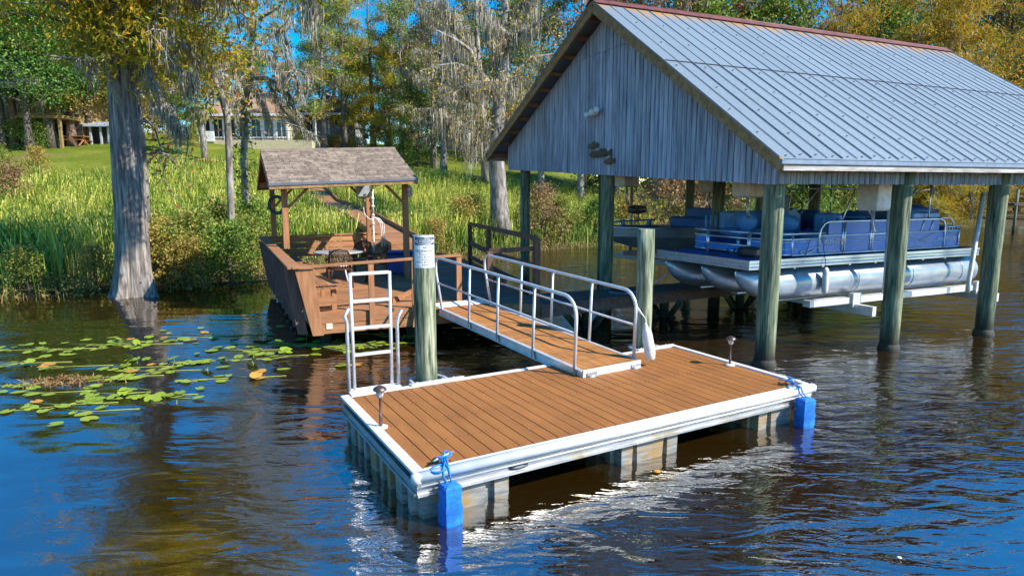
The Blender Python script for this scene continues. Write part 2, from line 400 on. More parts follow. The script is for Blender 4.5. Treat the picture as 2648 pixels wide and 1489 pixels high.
# ---------------------------------------------------------------- terrain
BANK = [(-400, -20), (-40, 12.0), (-13.3, 16.3), (-8.4, 18.9), (-6.2, 21.5), (-2.5, 25.5), (2.0, 31.5), (8, 36), (16, 41), (27, 47.0), (44, 55.0), (80, 62), (400, 90)]
BA = np.array(BANK, float)
def bank_dist(x, y):
    """signed distance inland (+) from the waterline"""
    x = np.asarray(x, float); y = np.asarray(y, float)
    best = np.full(np.broadcast(x, y).shape, 1e9); sgn = np.ones_like(best)
    for (ax, ay), (bx, by) in zip(BA[:-1], BA[1:]):
        dx, dy = bx - ax, by - ay; L2 = dx * dx + dy * dy
        t = np.clip(((x - ax) * dx + (y - ay) * dy) / L2, 0, 1)
        d = np.hypot(x - ax - t * dx, y - ay - t * dy)
        c = dx * (y - ay) - dy * (x - ax)
        m = d < best
        sgn = np.where(m, np.sign(c), sgn); best = np.where(m, d, best)
    return best * sgn
PD = [-60, -6, -1.5, 0, 2, 8, 14, 20, 26, 31, 46, 60, 90, 900]
PZ = [-2.5, -1.6, -.45, -.02, .2, .5, 1.15, 2.1, 3.5, 4.7, 7.9, 9.6, 10.8, 12.0]
PZR = [-2.5, -1.6, -.45, -.02, .2, .45, .75, 1.0, 1.4, 1.8, 3.0, 4.0, 5.0, 9.0]
def ground_z(x, y):
    d = bank_dist(x, y)
    a = np.interp(d, PD, PZ); b = np.interp(d, PD, PZR)
    w = np.clip((np.asarray(x, float) - 4) / 14, 0, 1)
    z = a * (1 - w) + b * w
    return z + np.where(d > 1, .06 * np.sin(np.asarray(x) * .9) * np.cos(np.asarray(y) * .7), 0)
def gz(x, y): return float(ground_z(np.array([x]), np.array([y]))[0])
def axis(lo, hi, dense_lo, dense_hi, step):
    a = list(np.arange(dense_lo, dense_hi, step))
    v = dense_lo; s = step
    while v > lo: s *= 1.35; v -= s; a.insert(0, v)
    v = a[-1]; s = step
    while v < hi: s *= 1.35; v += s; a.append(v)
    return np.array(a)
gx = axis(-700, 700, -46, 60, .9); gy = axis(-60, 900, 8, 100, .9)
X, Y = np.meshgrid(gx, gy); Z = ground_z(X, Y)
nx, ny = len(gx), len(gy)
me = bpy.data.meshes.new('ground')
vv = np.stack([X, Y, Z], -1).reshape(-1, 3)
fi = [(j * nx + i, j * nx + i + 1, (j + 1) * nx + i + 1, (j + 1) * nx + i) for j in range(ny - 1) for i in range(nx - 1)]
me.from_pydata(vv.tolist(), [], fi); me.polygons.foreach_set('use_smooth', [True] * len(fi))
def ground_mat():
    m, nt, b = new_mat('lawn_and_soil'); L = nt.links
    v = coord(nt, (1, 1, 1)); f = noise(nt, v, .35, 5, .65); f2 = noise(nt, v, 9, 4, .7)
    g1 = ramp(nt, [(.3, (.085, .125, .014)), (.55, (.15, .18, .02)), (.7, (.24, .225, .045))]); L.new(f, g1.inputs['Fac'])
    g2 = ramp(nt, [(.3, (.72, .72, .72)), (.7, (1.2, 1.2, 1.1))]); L.new(f2, g2.inputs['Fac'])
    grass = mix(nt, 'MULTIPLY', g1.outputs['Color'], g2.outputs['Color'], 1.0)
    soil = ramp(nt, [(.3, (.05, .035, .018)), (.7, (.11, .085, .045))]); L.new(f2, soil.inputs['Fac'])
    tc = N(nt, 'ShaderNodeTexCoord'); sx = N(nt, 'ShaderNodeSeparateXYZ'); L.new(tc.outputs['Object'], sx.inputs[0])
    mr = N(nt, 'ShaderNodeMapRange'); mr.inputs['From Min'].default_value = 2.2; mr.inputs['From Max'].default_value = 3.4
    L.new(sx.outputs['Z'], mr.inputs['Value'])
    col = mix(nt, 'MIX', soil.outputs['Color'], grass, mr.outputs[0])
    f3 = noise(nt, v, .16, 3, .6); r3 = ramp(nt, [(.60, (0, 0, 0)), (.72, (.8, .8, .8))]); L.new(f3, r3.inputs['Fac'])
    col = mix(nt, 'MIX', col, (.22, .15, .07), r3.outputs['Color'])
    L.new(col, b.inputs['Base Color']); b.inputs['Roughness'].default_value = .95; b.inputs['Specular IOR Level'].default_value = .1
    bn = N(nt, 'ShaderNodeBump'); bn.inputs['Strength'].default_value = .7; bn.inputs['Distance'].default_value = .08
    L.new(noise(nt, v, 14, 5, .7), bn.inputs['Height']); L.new(bn.outputs['Normal'], b.inputs['Normal'])
    return m
me.materials.append(ground_mat()); me.update()
go = bpy.data.objects.new('ground', me); COL.objects.link(go); go['kind'] = 'structure'

# ---------------------------------------------------------------- water
def water_mat():
    m, nt, b = new_mat('tannin_water'); L = nt.links
    out = nt.nodes['Material Output']
    v = coord(nt, (1, 1, 1), rot=(0, 0, R(-24)))
    va = coord(nt, (1.0, 2.6, 1), rot=(0, 0, R(-24)))
    big = noise(nt, va, .33, 2, .5, .5); mid_ = noise(nt, va, 1.5, 2, .5, .9); fine = noise(nt, va, 6.0, 3, .6, .6)
    patch = noise(nt, v, .13, 2, .5)
    pr = ramp(nt, [(.36, (.07, .07, .07)), (.66, (1, 1, 1))])
    sxy = N(nt, 'ShaderNodeSeparateXYZ'); tcw = N(nt, 'ShaderNodeTexCoord'); L.new(tcw.outputs['Object'], sxy.inputs[0])
    mrx = N(nt, 'ShaderNodeMapRange'); mrx.inputs['From Min'].default_value = -8; mrx.inputs['From Max'].default_value = 5; mrx.inputs['To Min'].default_value = -.16; mrx.inputs['To Max'].default_value = .12
    L.new(sxy.outputs['X'], mrx.inputs['Value']); pa = N(nt, 'ShaderNodeMath', operation='ADD'); L.new(patch, pa.inputs[0]); L.new(mrx.outputs[0], pa.inputs[1]); L.new(pa.outputs[0], pr.inputs['Fac'])
    # normals tilted towards -y, mostly at the left, to put sky reflection there
    geo = N(nt, 'ShaderNodeNewGeometry'); va_ = N(nt, 'ShaderNodeVectorMath', operation='ADD'); 
    sx0 = N(nt, 'ShaderNodeSeparateXYZ'); tc0 = N(nt, 'ShaderNodeTexCoord'); L.new(tc0.outputs['Object'], sx0.inputs[0])
    mr0 = N(nt, 'ShaderNodeMapRange'); mr0.interpolation_type = 'SMOOTHSTEP'; mr0.inputs['From Min'].default_value = -5.5; mr0.inputs['From Max'].default_value = -.3; mr0.inputs['To Min'].default_value = -.066; mr0.inputs['To Max'].default_value = -.006
    L.new(sx0.outputs['X'], mr0.inputs['Value']); cb0 = N(nt, 'ShaderNodeCombineXYZ'); L.new(mr0.outputs[0], cb0.inputs['Y']); L.new(cb0.outputs[0], va_.inputs[1])
    vn = N(nt, 'ShaderNodeVectorMath', operation='NORMALIZE'); L.new(geo.outputs['Normal'], va_.inputs[0]); L.new(va_.outputs[0], vn.inputs[0])
    class base_: outputs = {'Normal': vn.outputs[0]}
    def bump(h, st, dist, prev=base_, mod=None):
        n = N(nt, 'ShaderNodeBump'); n.inputs['Distance'].default_value = dist
        if mod is None: n.inputs['Strength'].default_value = st
        else:
            k = N(nt, 'ShaderNodeMath', operation='MULTIPLY'); k.inputs[1].default_value = st
            L.new(mod, k.inputs[0]); L.new(k.outputs[0], n.inputs['Strength'])
        L.new(h, n.inputs['Height'])
        if prev: L.new(prev.outputs['Normal'], n.inputs['Normal'])
        return n
    b1 = bump(big, .5, .13); b2 = bump(mid_, .62, .065, b1, pr.outputs['Color']); b3 = bump(fine, .42, .016, b2, pr.outputs['Color'])
    dif = N(nt, 'ShaderNodeBsdfDiffuse'); dif.inputs['Color'].default_value = (.020, .0105, .0015, 1)
    gl = N(nt, 'ShaderNodeBsdfGlossy'); gl.inputs['Roughness'].default_value = .015; gl.inputs['Color'].default_value = (1, 1, 1, 1)
    fr = N(nt, 'ShaderNodeFresnel'); fr.inputs['IOR'].default_value = 5.2
    for n in (gl, fr): L.new(b3.outputs['Normal'], n.inputs['Normal'])
    mx = N(nt, 'ShaderNodeMixShader'); L.new(fr.outputs[0], mx.inputs['Fac']); L.new(dif.outputs[0], mx.inputs[1]); L.new(gl.outputs[0], mx.inputs[2])
    L.new(mx.outputs[0], out.inputs['Surface'])
    nt.nodes.remove(b)
    return m
wb = MB(); wb.add([(-600, -60, 0), (600, -60, 0), (600, 500, 0), (-600, 500, 0)], [(0, 1, 2, 3)])
wo = wb.build('water', water_mat()); wo['kind'] = 'structure'
# ---------------------------------------------------------------- floating dock
E1 = Vector((math.cos(R(29.4)), math.sin(R(29.4)), 0)); E2 = Vector((-E1.y, E1.x, 0)); UP = Vector((0, 0, 1))
DA = Vector((-.795, 5.022, 0)); DL, DW, DZ = 5.14, 2.40, .43
def D(a, b, z): return DA + E1 * a + E2 * b + UP * z
dock = thing('floating_dock', 'low floating dock with brown boards and white rim on plastic floats', 'dock', D(DL / 2, DW / 2, 0), R(29.4))
mb = MB(); nb = 35; bw = (DL - .16) / nb
for i in range(nb):
    x = .08 + i * bw; j = 1.17 + (.004 if i % 2 else -.004)
    g = .0055
    for y0, y1 in ((.07, j - .0015), (j + .0015, DW - .07)):
        zz = DZ - .006 + random.uniform(-.0015, .0015)
        mb.prism([D(x + g, y0, zz - .03), D(x + bw - g, y0, zz - .03), D(x + bw - g, y1, zz - .03), D(x + g, y1, zz - .03)], (0, 0, .03))
mb.cur = 1
for i in range(nb):
    x = .08 + i * bw
    for y in (.12, .62, 1.13, 1.21, 1.78, DW - .12):
        for q in (.028, bw - .028): mb.lathe(D(x + q, y + random.uniform(-.006, .006), DZ - .004), [(.0055, -.004), (.0055, .0012), (.002, .0016)], 5)
mb.build('deck_board', [M['dock_board'], M['dark']], dock)
mb = MB()   # dark underlay joists
for y in (.25, .8, 1.6, 2.15): mb.beam(D(.05, y, DZ - .115), D(DL - .05, y, DZ - .115), .05, .12)
mb.prism([D(.06, .06, DZ - .05), D(DL - .06, .06, DZ - .05), D(DL - .06, DW - .06, DZ - .05), D(.06, DW - .06, DZ - .05)], (0, 0, .008))
mb.build('joist', M['dark'], dock)
mb = MB()   # rounded white rim: front, both ends, flat strip on the back
r = .052
def rim(p, q): mb.tube([p, q], r, 12)
rim(D(0, .0, DZ - .03), D(DL, .0, DZ - .03))
mb.box(D(DL / 2, .045, DZ - .004), (DL - .02, .075, .022), R(29.4))
mb.box(D(.03, DW / 2, DZ - .005), (.095, DW, .03), R(29.4)); mb.box(D(DL - .02, DW / 2 + .03, DZ - .005), (.075, DW - .06, .03), R(29.4))
mb.box(D(DL / 2, DW - .035, DZ - .007), (DL - .2, .065, .026), R(29.4))
for a in (0, DL): mb.lathe(D(a, 0, DZ - .03), [(.02, -.052), (.05, -.035), (.054, 0), (.05, .035), (.02, .05)], 12)
mb.build('rim', M['vinyl'], dock)
mb = MB()   # aluminium channel frame
def chan(p, q, n):
    n = Vector(n)
    mb.beam(p - UP * .135, q - UP * .135, .02, .115)
    mb.beam(p + n * .014 - UP * .085, q + n * .014 - UP * .085, .03, .014)
    mb.beam(p + n * .014 - UP * .186, q + n * .014 - UP * .186, .03, .024)
chan(D(0, .012, DZ), D(DL, .012, DZ), -E2); chan(D(0, DW - .012, DZ), D(DL, DW - .012, DZ), E2)
chan(D(.012, .03, DZ), D(.012, DW - .03, DZ), -E1); chan(D(DL - .012, .03, DZ), D(DL - .012, DW - .03, DZ), E1)
mb.build('frame', M['alu'], dock)
mb = MB(); mb.tube([D(.02, -.030, DZ - .098), D(DL - .05, -.030, DZ - .098)], .009, 6); mb.build('trim_strip', M['white'], dock)
# ribbed floats under the frame
def make_float(a0, a1):
    mb = MB(); zt, zb = DZ - .197, -.25
    mb.rbox(D((a0 + a1) / 2, DW / 2, (zt + zb) / 2), (a1 - a0 - .07, DW - .20, zt - zb), .03, R(29.4))
    def rib(p0, p1, n, wd):   # trapezoid rib standing off a face
        c = (p0 + p1) / 2; t = (p1 - p0).normalized() * wd / 2
        vs = []
        for z, k in ((zt, 1.0), (zb, .86)):
            vs += [c - t * k + UP * z, c + t * k + UP * z, c + t * (k - .12) + n * .055 * k + UP * z, c - t * (k - .12) + n * .055 * k + UP * z]
        mb.add(vs, [(3, 2, 1, 0), (4, 5, 6, 7), (0, 1, 5, 4), (1, 2, 6, 5), (2, 3, 7, 6), (3, 0, 4, 7)])
    for f0, wd in ((.10, .17), (.5, .42), (.90, .17)):
        w = a1 - a0
        p = D(a0 + .035 + (w - .07) * f0, .10, 0); rib(p - E1 * .01, p + E1 * .01, -E2, wd)
        p = D(a0 + .035 + (w - .07) * f0, DW - .10, 0); rib(p - E1 * .01, p + E1 * .01, E2, wd)
    for k, (f0, wd) in enumerate([(.045, .10), (.17, .20), (.30, .10), (.40, .12), (.52, .22), (.65, .10), (.75, .12), (.86, .20), (.96, .09)]):
        p = D(a0 + .035, .10 + (DW - .2) * f0, 0); rib(p - E2 * .01, p + E2 * .01, -E1, wd)
        p = D(a1 - .035, .10 + (DW - .2) * f0, 0); rib(p - E2 * .01, p + E2 * .01, E1, wd)
    mb.build('float', M['float'], dock)
make_float(.02, .95); make_float(2.18, 3.02); make_float(4.22, 5.10)
# pile hoops on the back edge
P1, P2 = Vector((-1.075, 7.83, 0)), Vector((2.02, 9.58, 0))
for P, rr in ((P1, .145), (P2, .14)):
    mb = MB()
    a = (P - DA).dot(E1)
    hw = .30
    mb.box(D(a + .05, DW - .02, DZ + .012), (2 * hw + .12, .10, .016), R(29.4))
    mb.box(D(a + .05, DW - .055, DZ + .03), (2 * hw + .1, .02, .022), R(29.4))
    for q in (-.22, -.05, .12, .27): mb.lathe(D(a + q, DW - .02, DZ + .03), [(.011, -.012), (.012, .008), (.005, .013)], 6)
    c = P + UP * (DZ - .015); pts = []
    base = D(a, DW, DZ - .015); dep = (P - base).dot(E2)
    pts.append(D(a - rr - .085, DW, DZ - .015))
    for k in range(9):
        t = R(180 - 180 * k / 8); pts.append(c + E1 * (rr + .075) * math.cos(t) + E2 * (rr + .05) * math.sin(t))
    pts.append(D(a + rr + .085, DW, DZ - .015))
    mb.tube(pts, .024, 8)
    mb.build('pile_hoop', M['alu_pale'], dock)
# cleats
CLE = [D(.30, .13, DZ), D(4.93, .16, DZ)]
for k, c in enumerate(CLE):
    mb = MB(); ax = (E1 * .92 + E2 * .4).normalized() if k == 0 else (E1 * .8 - E2 * .6).normalized()
    mb.tube([c - ax * .13 + UP * .055, c - ax * .06 + UP * .058, c + ax * .06 + UP * .058, c + ax * .13 + UP * .055], [.008, .014, .014, .008], 8)
    for q in (-.04, .04): mb.tube([c + ax * q - UP * .004, c + ax * q + UP * .058], [.018, .012], 8)
    mb.build('cleat', M['steel'], dock)
LAMP1 = U(985, 1104, DZ); LAMP2 = U(1887, 943, DZ)
for p in (LAMP1, LAMP2): mb = MB(); mb.lathe(p, [(.07, -.004), (.07, .008), (.03, .014)], 14); mb.build('lamp_base', M['white'], dock)
mb = MB()   # dark scuff on the front channel is a worn dent plate
sc = D(.98, -.004, DZ - .138)
mb.lathe(sc, [(.0, 0), (.085, .0), (.02, .012)], 14, Matrix.Rotation(R(29.4), 4, 'Z') @ Matrix.Rotation(R(90), 4, 'X') @ Matrix.Diagonal((1.25, .34, 1, 1)))
mb.build('scuff', flat('scuff_mark', (.20, .21, .23), .6), dock)

# ---------------------------------------------------------------- blue hanging bumpers
def hanging_bumper(label, a, cleat, h, w, tilt):
    top = D(a, -.125, DZ - .075)
    t = thing('dock_bumper', label, 'bumper', top - UP * h, R(29.4 + tilt), 'blue cloth bumpers at the dock corners')
    mb = MB(); mt = Matrix.Rotation(R(29.4 + tilt), 4, 'Z')
    c = top - UP * h / 2
    n = 12; ring = []; vs = []; fs = []
    levels = [(0, .35), (.02, .8), (.07, .97), (.2, 1.0), (.4, .96), (.55, 1.02), (.7, .97), (.86, 1.03), (.97, .98), (1.0, .86)]
    for q, k in levels:
        for s_ in range(n):
            an = 2 * math.pi * s_ / n + math.pi / n
            cx, cy = math.cos(an), math.sin(an)
            e = max(abs(cx), abs(cy)); f = (1 / e) ** .8
            wob = 1 + .05 * math.sin(9 * q + 2.1 * s_) + random.uniform(-.018, .018)
            vs.append(top - UP * h * q + mt @ Vector((cx * f * w * .5 * k * wob, cy * f * w * .42 * k * wob, 0)))
    m = len(levels)
    fs = [(i * n + s_, i * n + (s_ + 1) % n, (i + 1) * n + (s_ + 1) % n, (i + 1) * n + s_) for i in range(m - 1) for s_ in range(n)]
    fs += [tuple(range(n)), tuple((m - 1) * n + s_ for s_ in range(n))[::-1]]
    fs = [f[::-1] for f in fs]
    mb.add(vs, fs, False); mb.build('cloth_cover', M['bumper'], t)
    mb = MB(); ed = D(a, -.05, DZ + .025)
    for off in (-.03, .03):
        o = E1 * off
        mb.tube([top + o * .6 - UP * .01, D(a, -.062, DZ - .04) + o, D(a, -.04, DZ + .025) + o * .8, (ed + cleat) / 2 + UP * .02, cleat + UP * .06], .0085, 6)
    ax = (E1 * .92 + E2 * .4).normalized()
    pts = []
    for k in range(26):
        u = k / 25 * 4 * math.pi
        pts.append(cleat + ax * .075 * math.sin(u) + E2.cross(UP) * 0 + Vector((-ax.y, ax.x, 0)) * .035 * math.sin(2 * u) + UP * (.065 + .016 * math.cos(u)))
    mb.tube(pts, .0095, 6)
    pts = [cleat + ax * (-.03) + UP * .06] + [cleat - ax * .06 - E2 * .02 + ax * .10 * math.cos(R(q)) * .9 - ax * .07 + Vector((-ax.y, ax.x, 0)) * (.06 * math.sin(R(q)) - .06) + UP * .014 for q in range(30, 331, 30)] + [cleat + ax * .02 + UP * .06]
    mb.tube(pts, .0095, 6)
    mb.build('rope', M['rope_blue'], t)
hanging_bumper('bright blue cloth bumper hanging from the dock corner nearest the camera', .245, CLE[0], .385, .17, 8)
hanging_bumper('bright blue cloth bumper hanging from the right-hand end of the floating dock', 4.86, CLE[1], .37, .19, -6)

# ---------------------------------------------------------------- solar path lights
def solar_light(label, p, h):
    t = thing('solar_light', label, 'lamp', p, 0, 'solar lights along the dock edge')
    mb = MB(); mb.lathe(p, [(.016, .008), (.016, h * .30), (.011, h * .31), (.011, h * .68), (.02, h * .7), (.014, h * .72)], 10); mb.build('stem', M['bronze'], t)
    mb = MB(); mb.lathe(p, [(.018, h * .71), (.026, h * .73), (.041, h * .88), (.042, h * .895)], 14)
    for k in range(8):
        a = R(45 * k); mb.beam(p + Vector((.028 * math.cos(a), .028 * math.sin(a), h * .73)), p + Vector((.044 * math.cos(a), .044 * math.sin(a), h * .89)), .005, .005)
    mb.build('lens', M['glass'], t)
    mb = MB(); mb.lathe(p, [(.066, h * .885), (.07, h * .90), (.068, h * .915), (.055, h * .955), (.03, h * .985), (.012, h)], 16); mb.build('cap', M['bronze'], t)
solar_light('dark capped solar light standing on the left edge of the floating dock', LAMP1, .435)
solar_light('dark capped solar light standing on the right edge of the floating dock', LAMP2, .405)

# ---------------------------------------------------------------- swim ladder folded upright
LB, LC = U(913, 1012, DZ), U(1020, 997, DZ)
lad = thing('swim_ladder', 'white aluminium ladder folded upright at the back corner of the floating dock', 'ladder', (LB + LC) / 2, R(29.4))
ld = (LC - LB).normalized(); ln = Vector((-ld.y, ld.x, 0))
T1 = V(908, 706, LB.y + .02).z
for p in (LB + ld * .02, LC - ld * .03):
    mb = MB(); mb.tube([p + UP * .01, Vector((p.x, p.y, T1)) + (p - (LB + LC) / 2) * .03], .021, 10); mb.build('side_rail', M['alu_pale'], lad)
for v in (706, 776, 845, 913):
    z = V(960, v, 7.4).z; a, b = LB + ld * .02, LC - ld * .03
    mb = MB(); mb.beam(Vector((a.x, a.y, z)), Vector((b.x, b.y, z)), .035, .035); mb.build('rung', M['alu_pale'], lad)
for p, s_ in ((LB - ld * .05 - ln * .03, -1), (LC + ld * .045 - ln * .03, 1)):
    top = V(905, 893, p.y).z
    mb = MB(); b0 = p + UP * .02
    mb.tube([b0, p + UP * (top - .62 + .02), p + UP * (top - .16), p + UP * (top - .08) + ld * .02 * s_ + ln * .01, p + UP * (top) + ld * (.075 if s_ > 0 else .035) + ln * .03], .022, 10)
    mb.build('grab_handle', M['steel'], lad)
mb = MB(); mb.box((LB + LC) / 2 - ln * .05 + UP * .01, ((LC - LB).length + .12, .10, .014), math.atan2(ld.y, ld.x))
mb.box((LB + LC) / 2 + UP * .015, ((LC - LB).length + .12, .012, .04), math.atan2(ld.y, ld.x)); mb.build('base_plate', M['vinyl'], lad)

# ---------------------------------------------------------------- mooring pilings by the dock
def piling(name, label, p, r0, r1, z0, z1, mat, group, lean=(0, 0), n=22):
    t = thing(name, label, 'piling', (p[0], p[1], 0), 0, group)
    mb = MB(); pts = []; rad = []
    seg = 9
    for i in range(seg + 1):
        f = i / seg; z = z0 + (z1 - z0) * f
        pts.append(Vector((p[0] + lean[0] * (z - z0), p[1] + lean[1] * (z - z0), z))); rad.append(r0 + (r1 - r0) * f + random.uniform(-.003, .003))
    mb.tube(pts, rad, n)
    mb.build('timber', mat, t); return t
pl = piling('mooring_piling', 'round green-grey piling carrying the warning sign behind the floating dock', P1, .136, .136, -1.2, 2.25, M['piling'], 'pilings holding the floating dock', (-.006, 0))
piling('mooring_piling', 'plain round green-grey piling just beside the lower end of the gangway', P2, .128, .128, -1.2, 2.23, M['piling'], 'pilings holding the floating dock')

# ---------------------------------------------------------------- warning sign wrapped on the piling
sg = thing('warning_sign', 'white no trespassing warning sign nailed round the top of the piling', 'sign', P1 + UP * 1.75)
rs = .1385; sw, sh = .29, .395
scx = V(1106, 651, P1.y - .13)
ang0 = math.atan2(-.97, .26)       # the sign's middle faces the camera and a little to the right
def SG(x, y, d=0.0):
    a = ang0 + x / rs
    return Vector((P1.x - .006 * 2.9 + (rs + d) * math.cos(a), P1.y + (rs + d) * math.sin(a), scx.z + y))
def sg_patch(mb, x0, x1, y0, y1, d, n=10):
    vs = [];
    for i in range(n + 1):
        x = x0 + (x1 - x0) * i / n
        for y in (y0, y1): vs += [SG(x, y, d), SG(x, y, d - .0015)]
    fs = []
    for i in range(n):
        b = i * 4; c = b + 4
        fs += [(b, c, c + 2, b + 2), (b + 1, b + 3, c + 3, c + 1), (b, b + 1, c + 1, c), (b + 2, c + 2, c + 3, b + 3)]
    fs += [(0, 2, 3, 1), (n * 4, n * 4 + 1, n * 4 + 3, n * 4 + 2)]
    mb.add(vs, fs)
mb = MB(); sg_patch(mb, -sw / 2, sw / 2, -sh / 2, sh / 2, .003); mb.build('plate', flat('sign_white', (.82, .83, .84), .4, var=.03), sg)
mb = MB()
for x0, x1, y0, y1 in ((-.132, .132, .176, .179), (-.132, .132, -.179, -.176), (-.134, -.131, -.179, .179), (.131, .134, -.179, .179)): sg_patch(mb, x0, x1, y0, y1, .0045)
sg_patch(mb, -.126, .126, .082, .172, .0045)
mb.build('border', M['navy'], sg)
def ell(mb, rx, ry, cy, d, n=28):
    vs = [SG(rx * math.cos(2 * math.pi * k / n), cy + ry * math.sin(2 * math.pi * k / n), d) for k in range(n)] + [SG(0, cy, d)]
    mb.add(vs, [(k, (k + 1) % n, n) for k in range(n)])
mb = MB(); ell(mb, .118, .040, .127, .0060); mb.build('oval_rim', M['white'], sg)
mb = MB(); ell(mb, .112, .035, .127, .0070); mb.build('oval', flat('oval_grey', (.22, .27, .33), .5), sg)
mb = MB(); put_text(mb, 'WARNING', .052, lambda x, y: SG(x, .127 + y, .0085)); mb.build('heading', M['white'], sg)
mb = MB()
put_text(mb, 'NO', .04, lambda x, y: SG(x + .01, .05 + y, .005)); put_text(mb, 'TRESPASSING', .041, lambda x, y: SG(x, .008 + y, .005))
for k, s in enumerate(('VIOLATORS', 'WILL BE SHOT', 'SURVIVORS', 'WILL BE SHOT', 'AGAIN')): put_text(mb, s, .027, lambda x, y, k=k: SG(x + .004, -.034 - .031 * k + y, .005))
mb.build('lettering', M['black'], sg)
mb = MB()
for x, y in ((-.06, -.016), (-.095, -.125), (.10, -.135), (.085, .088), (-.02, .163)):
    vs = [SG(x + .008 * math.cos(R(60 * k)), y + .008 * math.sin(R(60 * k)), .009) for k in range(6)]; mb.add(vs, [tuple(range(6))])
mb.build('nail', M['dark'], sg)

# ---------------------------------------------------------------- aluminium gangway
GL, GR = U(1503, 962, .50), U(1657, 932, .50)          # lower end, deck corners
HL, HR = Vector((-1.335, 11.50, .68)), Vector((-.50, 12.03, .68))
gc0, gc1 = (GL + GR) / 2, (HL + HR) / 2
gax = (gc1 - gc0); glen = gax.length; gax.normalize()
gwx = (GR - GL); gwx.z = 0; gw = gwx.length; gwx.normalize()
gup = gwx.cross(gax).normalized()
if gup.z < 0: gup = -gup
gwx = gax.cross(gup).normalized()
if gwx.dot(GR - GL) < 0: gwx = -gwx
gw = .99
def G(x, y, z): return gc0 + gwx * x + gax * y + gup * z      # x across (-gw/2 .. gw/2), y along, z up
gang = thing('gangway', 'aluminium gangway with brown boards and grey handrails down to the floating dock', 'gangway', (gc0.x, gc0.y, 0), math.atan2(gax.y, gax.x))
mb = MB(); bwid = .105; k = 0
while k * bwid < glen - .05:
    y = k * bwid + .01
    mb.prism([G(-gw / 2 + .035, y + .004, -.012), G(gw / 2 - .035, y + .004, -.012), G(gw / 2 - .035, y + bwid - .004, -.012), G(-gw / 2 + .035, y + bwid - .004, -.012)], gup * .022)
    k += 1
mb.build('tread_board', M['gang_board'], gang, bevel=.003)
for s_ in (-1, 1):
    mb = MB(); x = s_ * (gw / 2 - .017)
    mb.beam(G(x, 0, -.055), G(x, glen, -.055), .03, .135, gup); mb.beam(G(x + s_ * .018, 0, .004), G(x + s_ * .018, glen, .004), .05, .014, gup)
    mb.beam(G(x + s_ * .02, 0, -.115), G(x + s_ * .02, glen, -.115), .05, .014, gup)
    mb.build('side_beam', M['alu_pale'], gang)
mb = MB(); mb.beam(G(-gw / 2, -.012, -.052), G(gw / 2, -.012, -.052), .022, .14, gup); mb.build('end_plate', M['fender'], gang)
for x in (-.36, .40):
    mb = MB(); mb.tube([G(x - .065, -.035, -.085), G(x + .065, -.035, -.085)], .036, 12); mb.box(G(x, -.028, -.045), (.16, .025, .05), math.atan2(gwx.y, gwx.x)); mb.build('roller', M['steel'], gang)
mb = MB()
mb.prism([G(-gw / 2 - .03, glen - .05, .012), G(gw / 2 + .03, glen - .05, .012), G(gw / 2 + .03, glen + .26, .025), G(-gw / 2 - .03, glen + .26, .025)], gup * .012)
mb.build('hinge_plate', M['white'], gang)
HR_ = .93
def handrail(s_, ys, ytop):
    x = s_ * (gw / 2 + .018)
    mb = MB()
    pts = [G(x, .14, -.10), G(x, .15, HR_ - .26)] + [G(x, .15 + .26 * (1 - math.cos(R(a))), HR_ - .26 + .26 * math.sin(R(a))) for a in (15, 30, 45, 60, 75, 90)]
    pts += [G(x, ytop - .16, HR_), G(x, ytop - .06, HR_ - .025), G(x, ytop, HR_ - .10), G(x, ytop - .02, HR_ - .28), G(x, ytop - .28, .0)]
    mb.tube(pts, .024, 10)
    h = mb.build('handrail', M['alu_pale'], gang)
    for y in ys:
        mb = MB(); mb.tube([G(x, y, -.10), G(x, y, HR_)], .0215, 8)
        a, b = G(x, y, -.12), G(x, y, .04)
        mb.prism([G(x - s_ * .001, y - .06, -.11), G(x - s_ * .001, y + .06, -.11), G(x - s_ * .001, y, .05)], gwx * (.014 * s_))
        mb.build('post', M['alu_pale'], h)
    mb = MB(); mb.tube([G(x, .15, HR_ * .5), G(x, ytop - .14, HR_ * .5)], .017, 8); mb.build('mid_rail', M['alu_pale'], h)
handrail(-1, (1.12, 2.12, 3.05), glen + .12); handrail(1, (1.12, 2.12, 3.05), glen + .12)
# white fender tied to the lower end of the far handrail
fx = gw / 2 + .09
fp = G(fx, .03, .52)
fe = thing('boat_fender', 'long dirty white fender tied to the lower end of the gangway handrail', 'fender', G(fx + .05, -.02, -.02))
mb = MB(); d0 = (G(fx + .06, -.06, .0) - fp)
T = d0.to_track_quat('Z', 'Y').to_matrix().to_4x4(); Lf = d0.length
mb.lathe(fp, [(.012, .0), (.02, .03), (.03, .06), (.055, .10), (.068, .16), (.074, .3), (.074, Lf - .1), (.06, Lf - .03), (.03, Lf)], 14, T); mb.build('body', M['fender'], fe)
mb = MB(); mb.tube([fp + d0 * .05, fp + UP * .05, G(gw / 2 + .03, .14, .72), G(gw / 2 - .01, .16, .74), G(gw / 2 + .02, .18, .71), fp + UP * .06], .008, 6); mb.build('rope', M['fender'], fe)
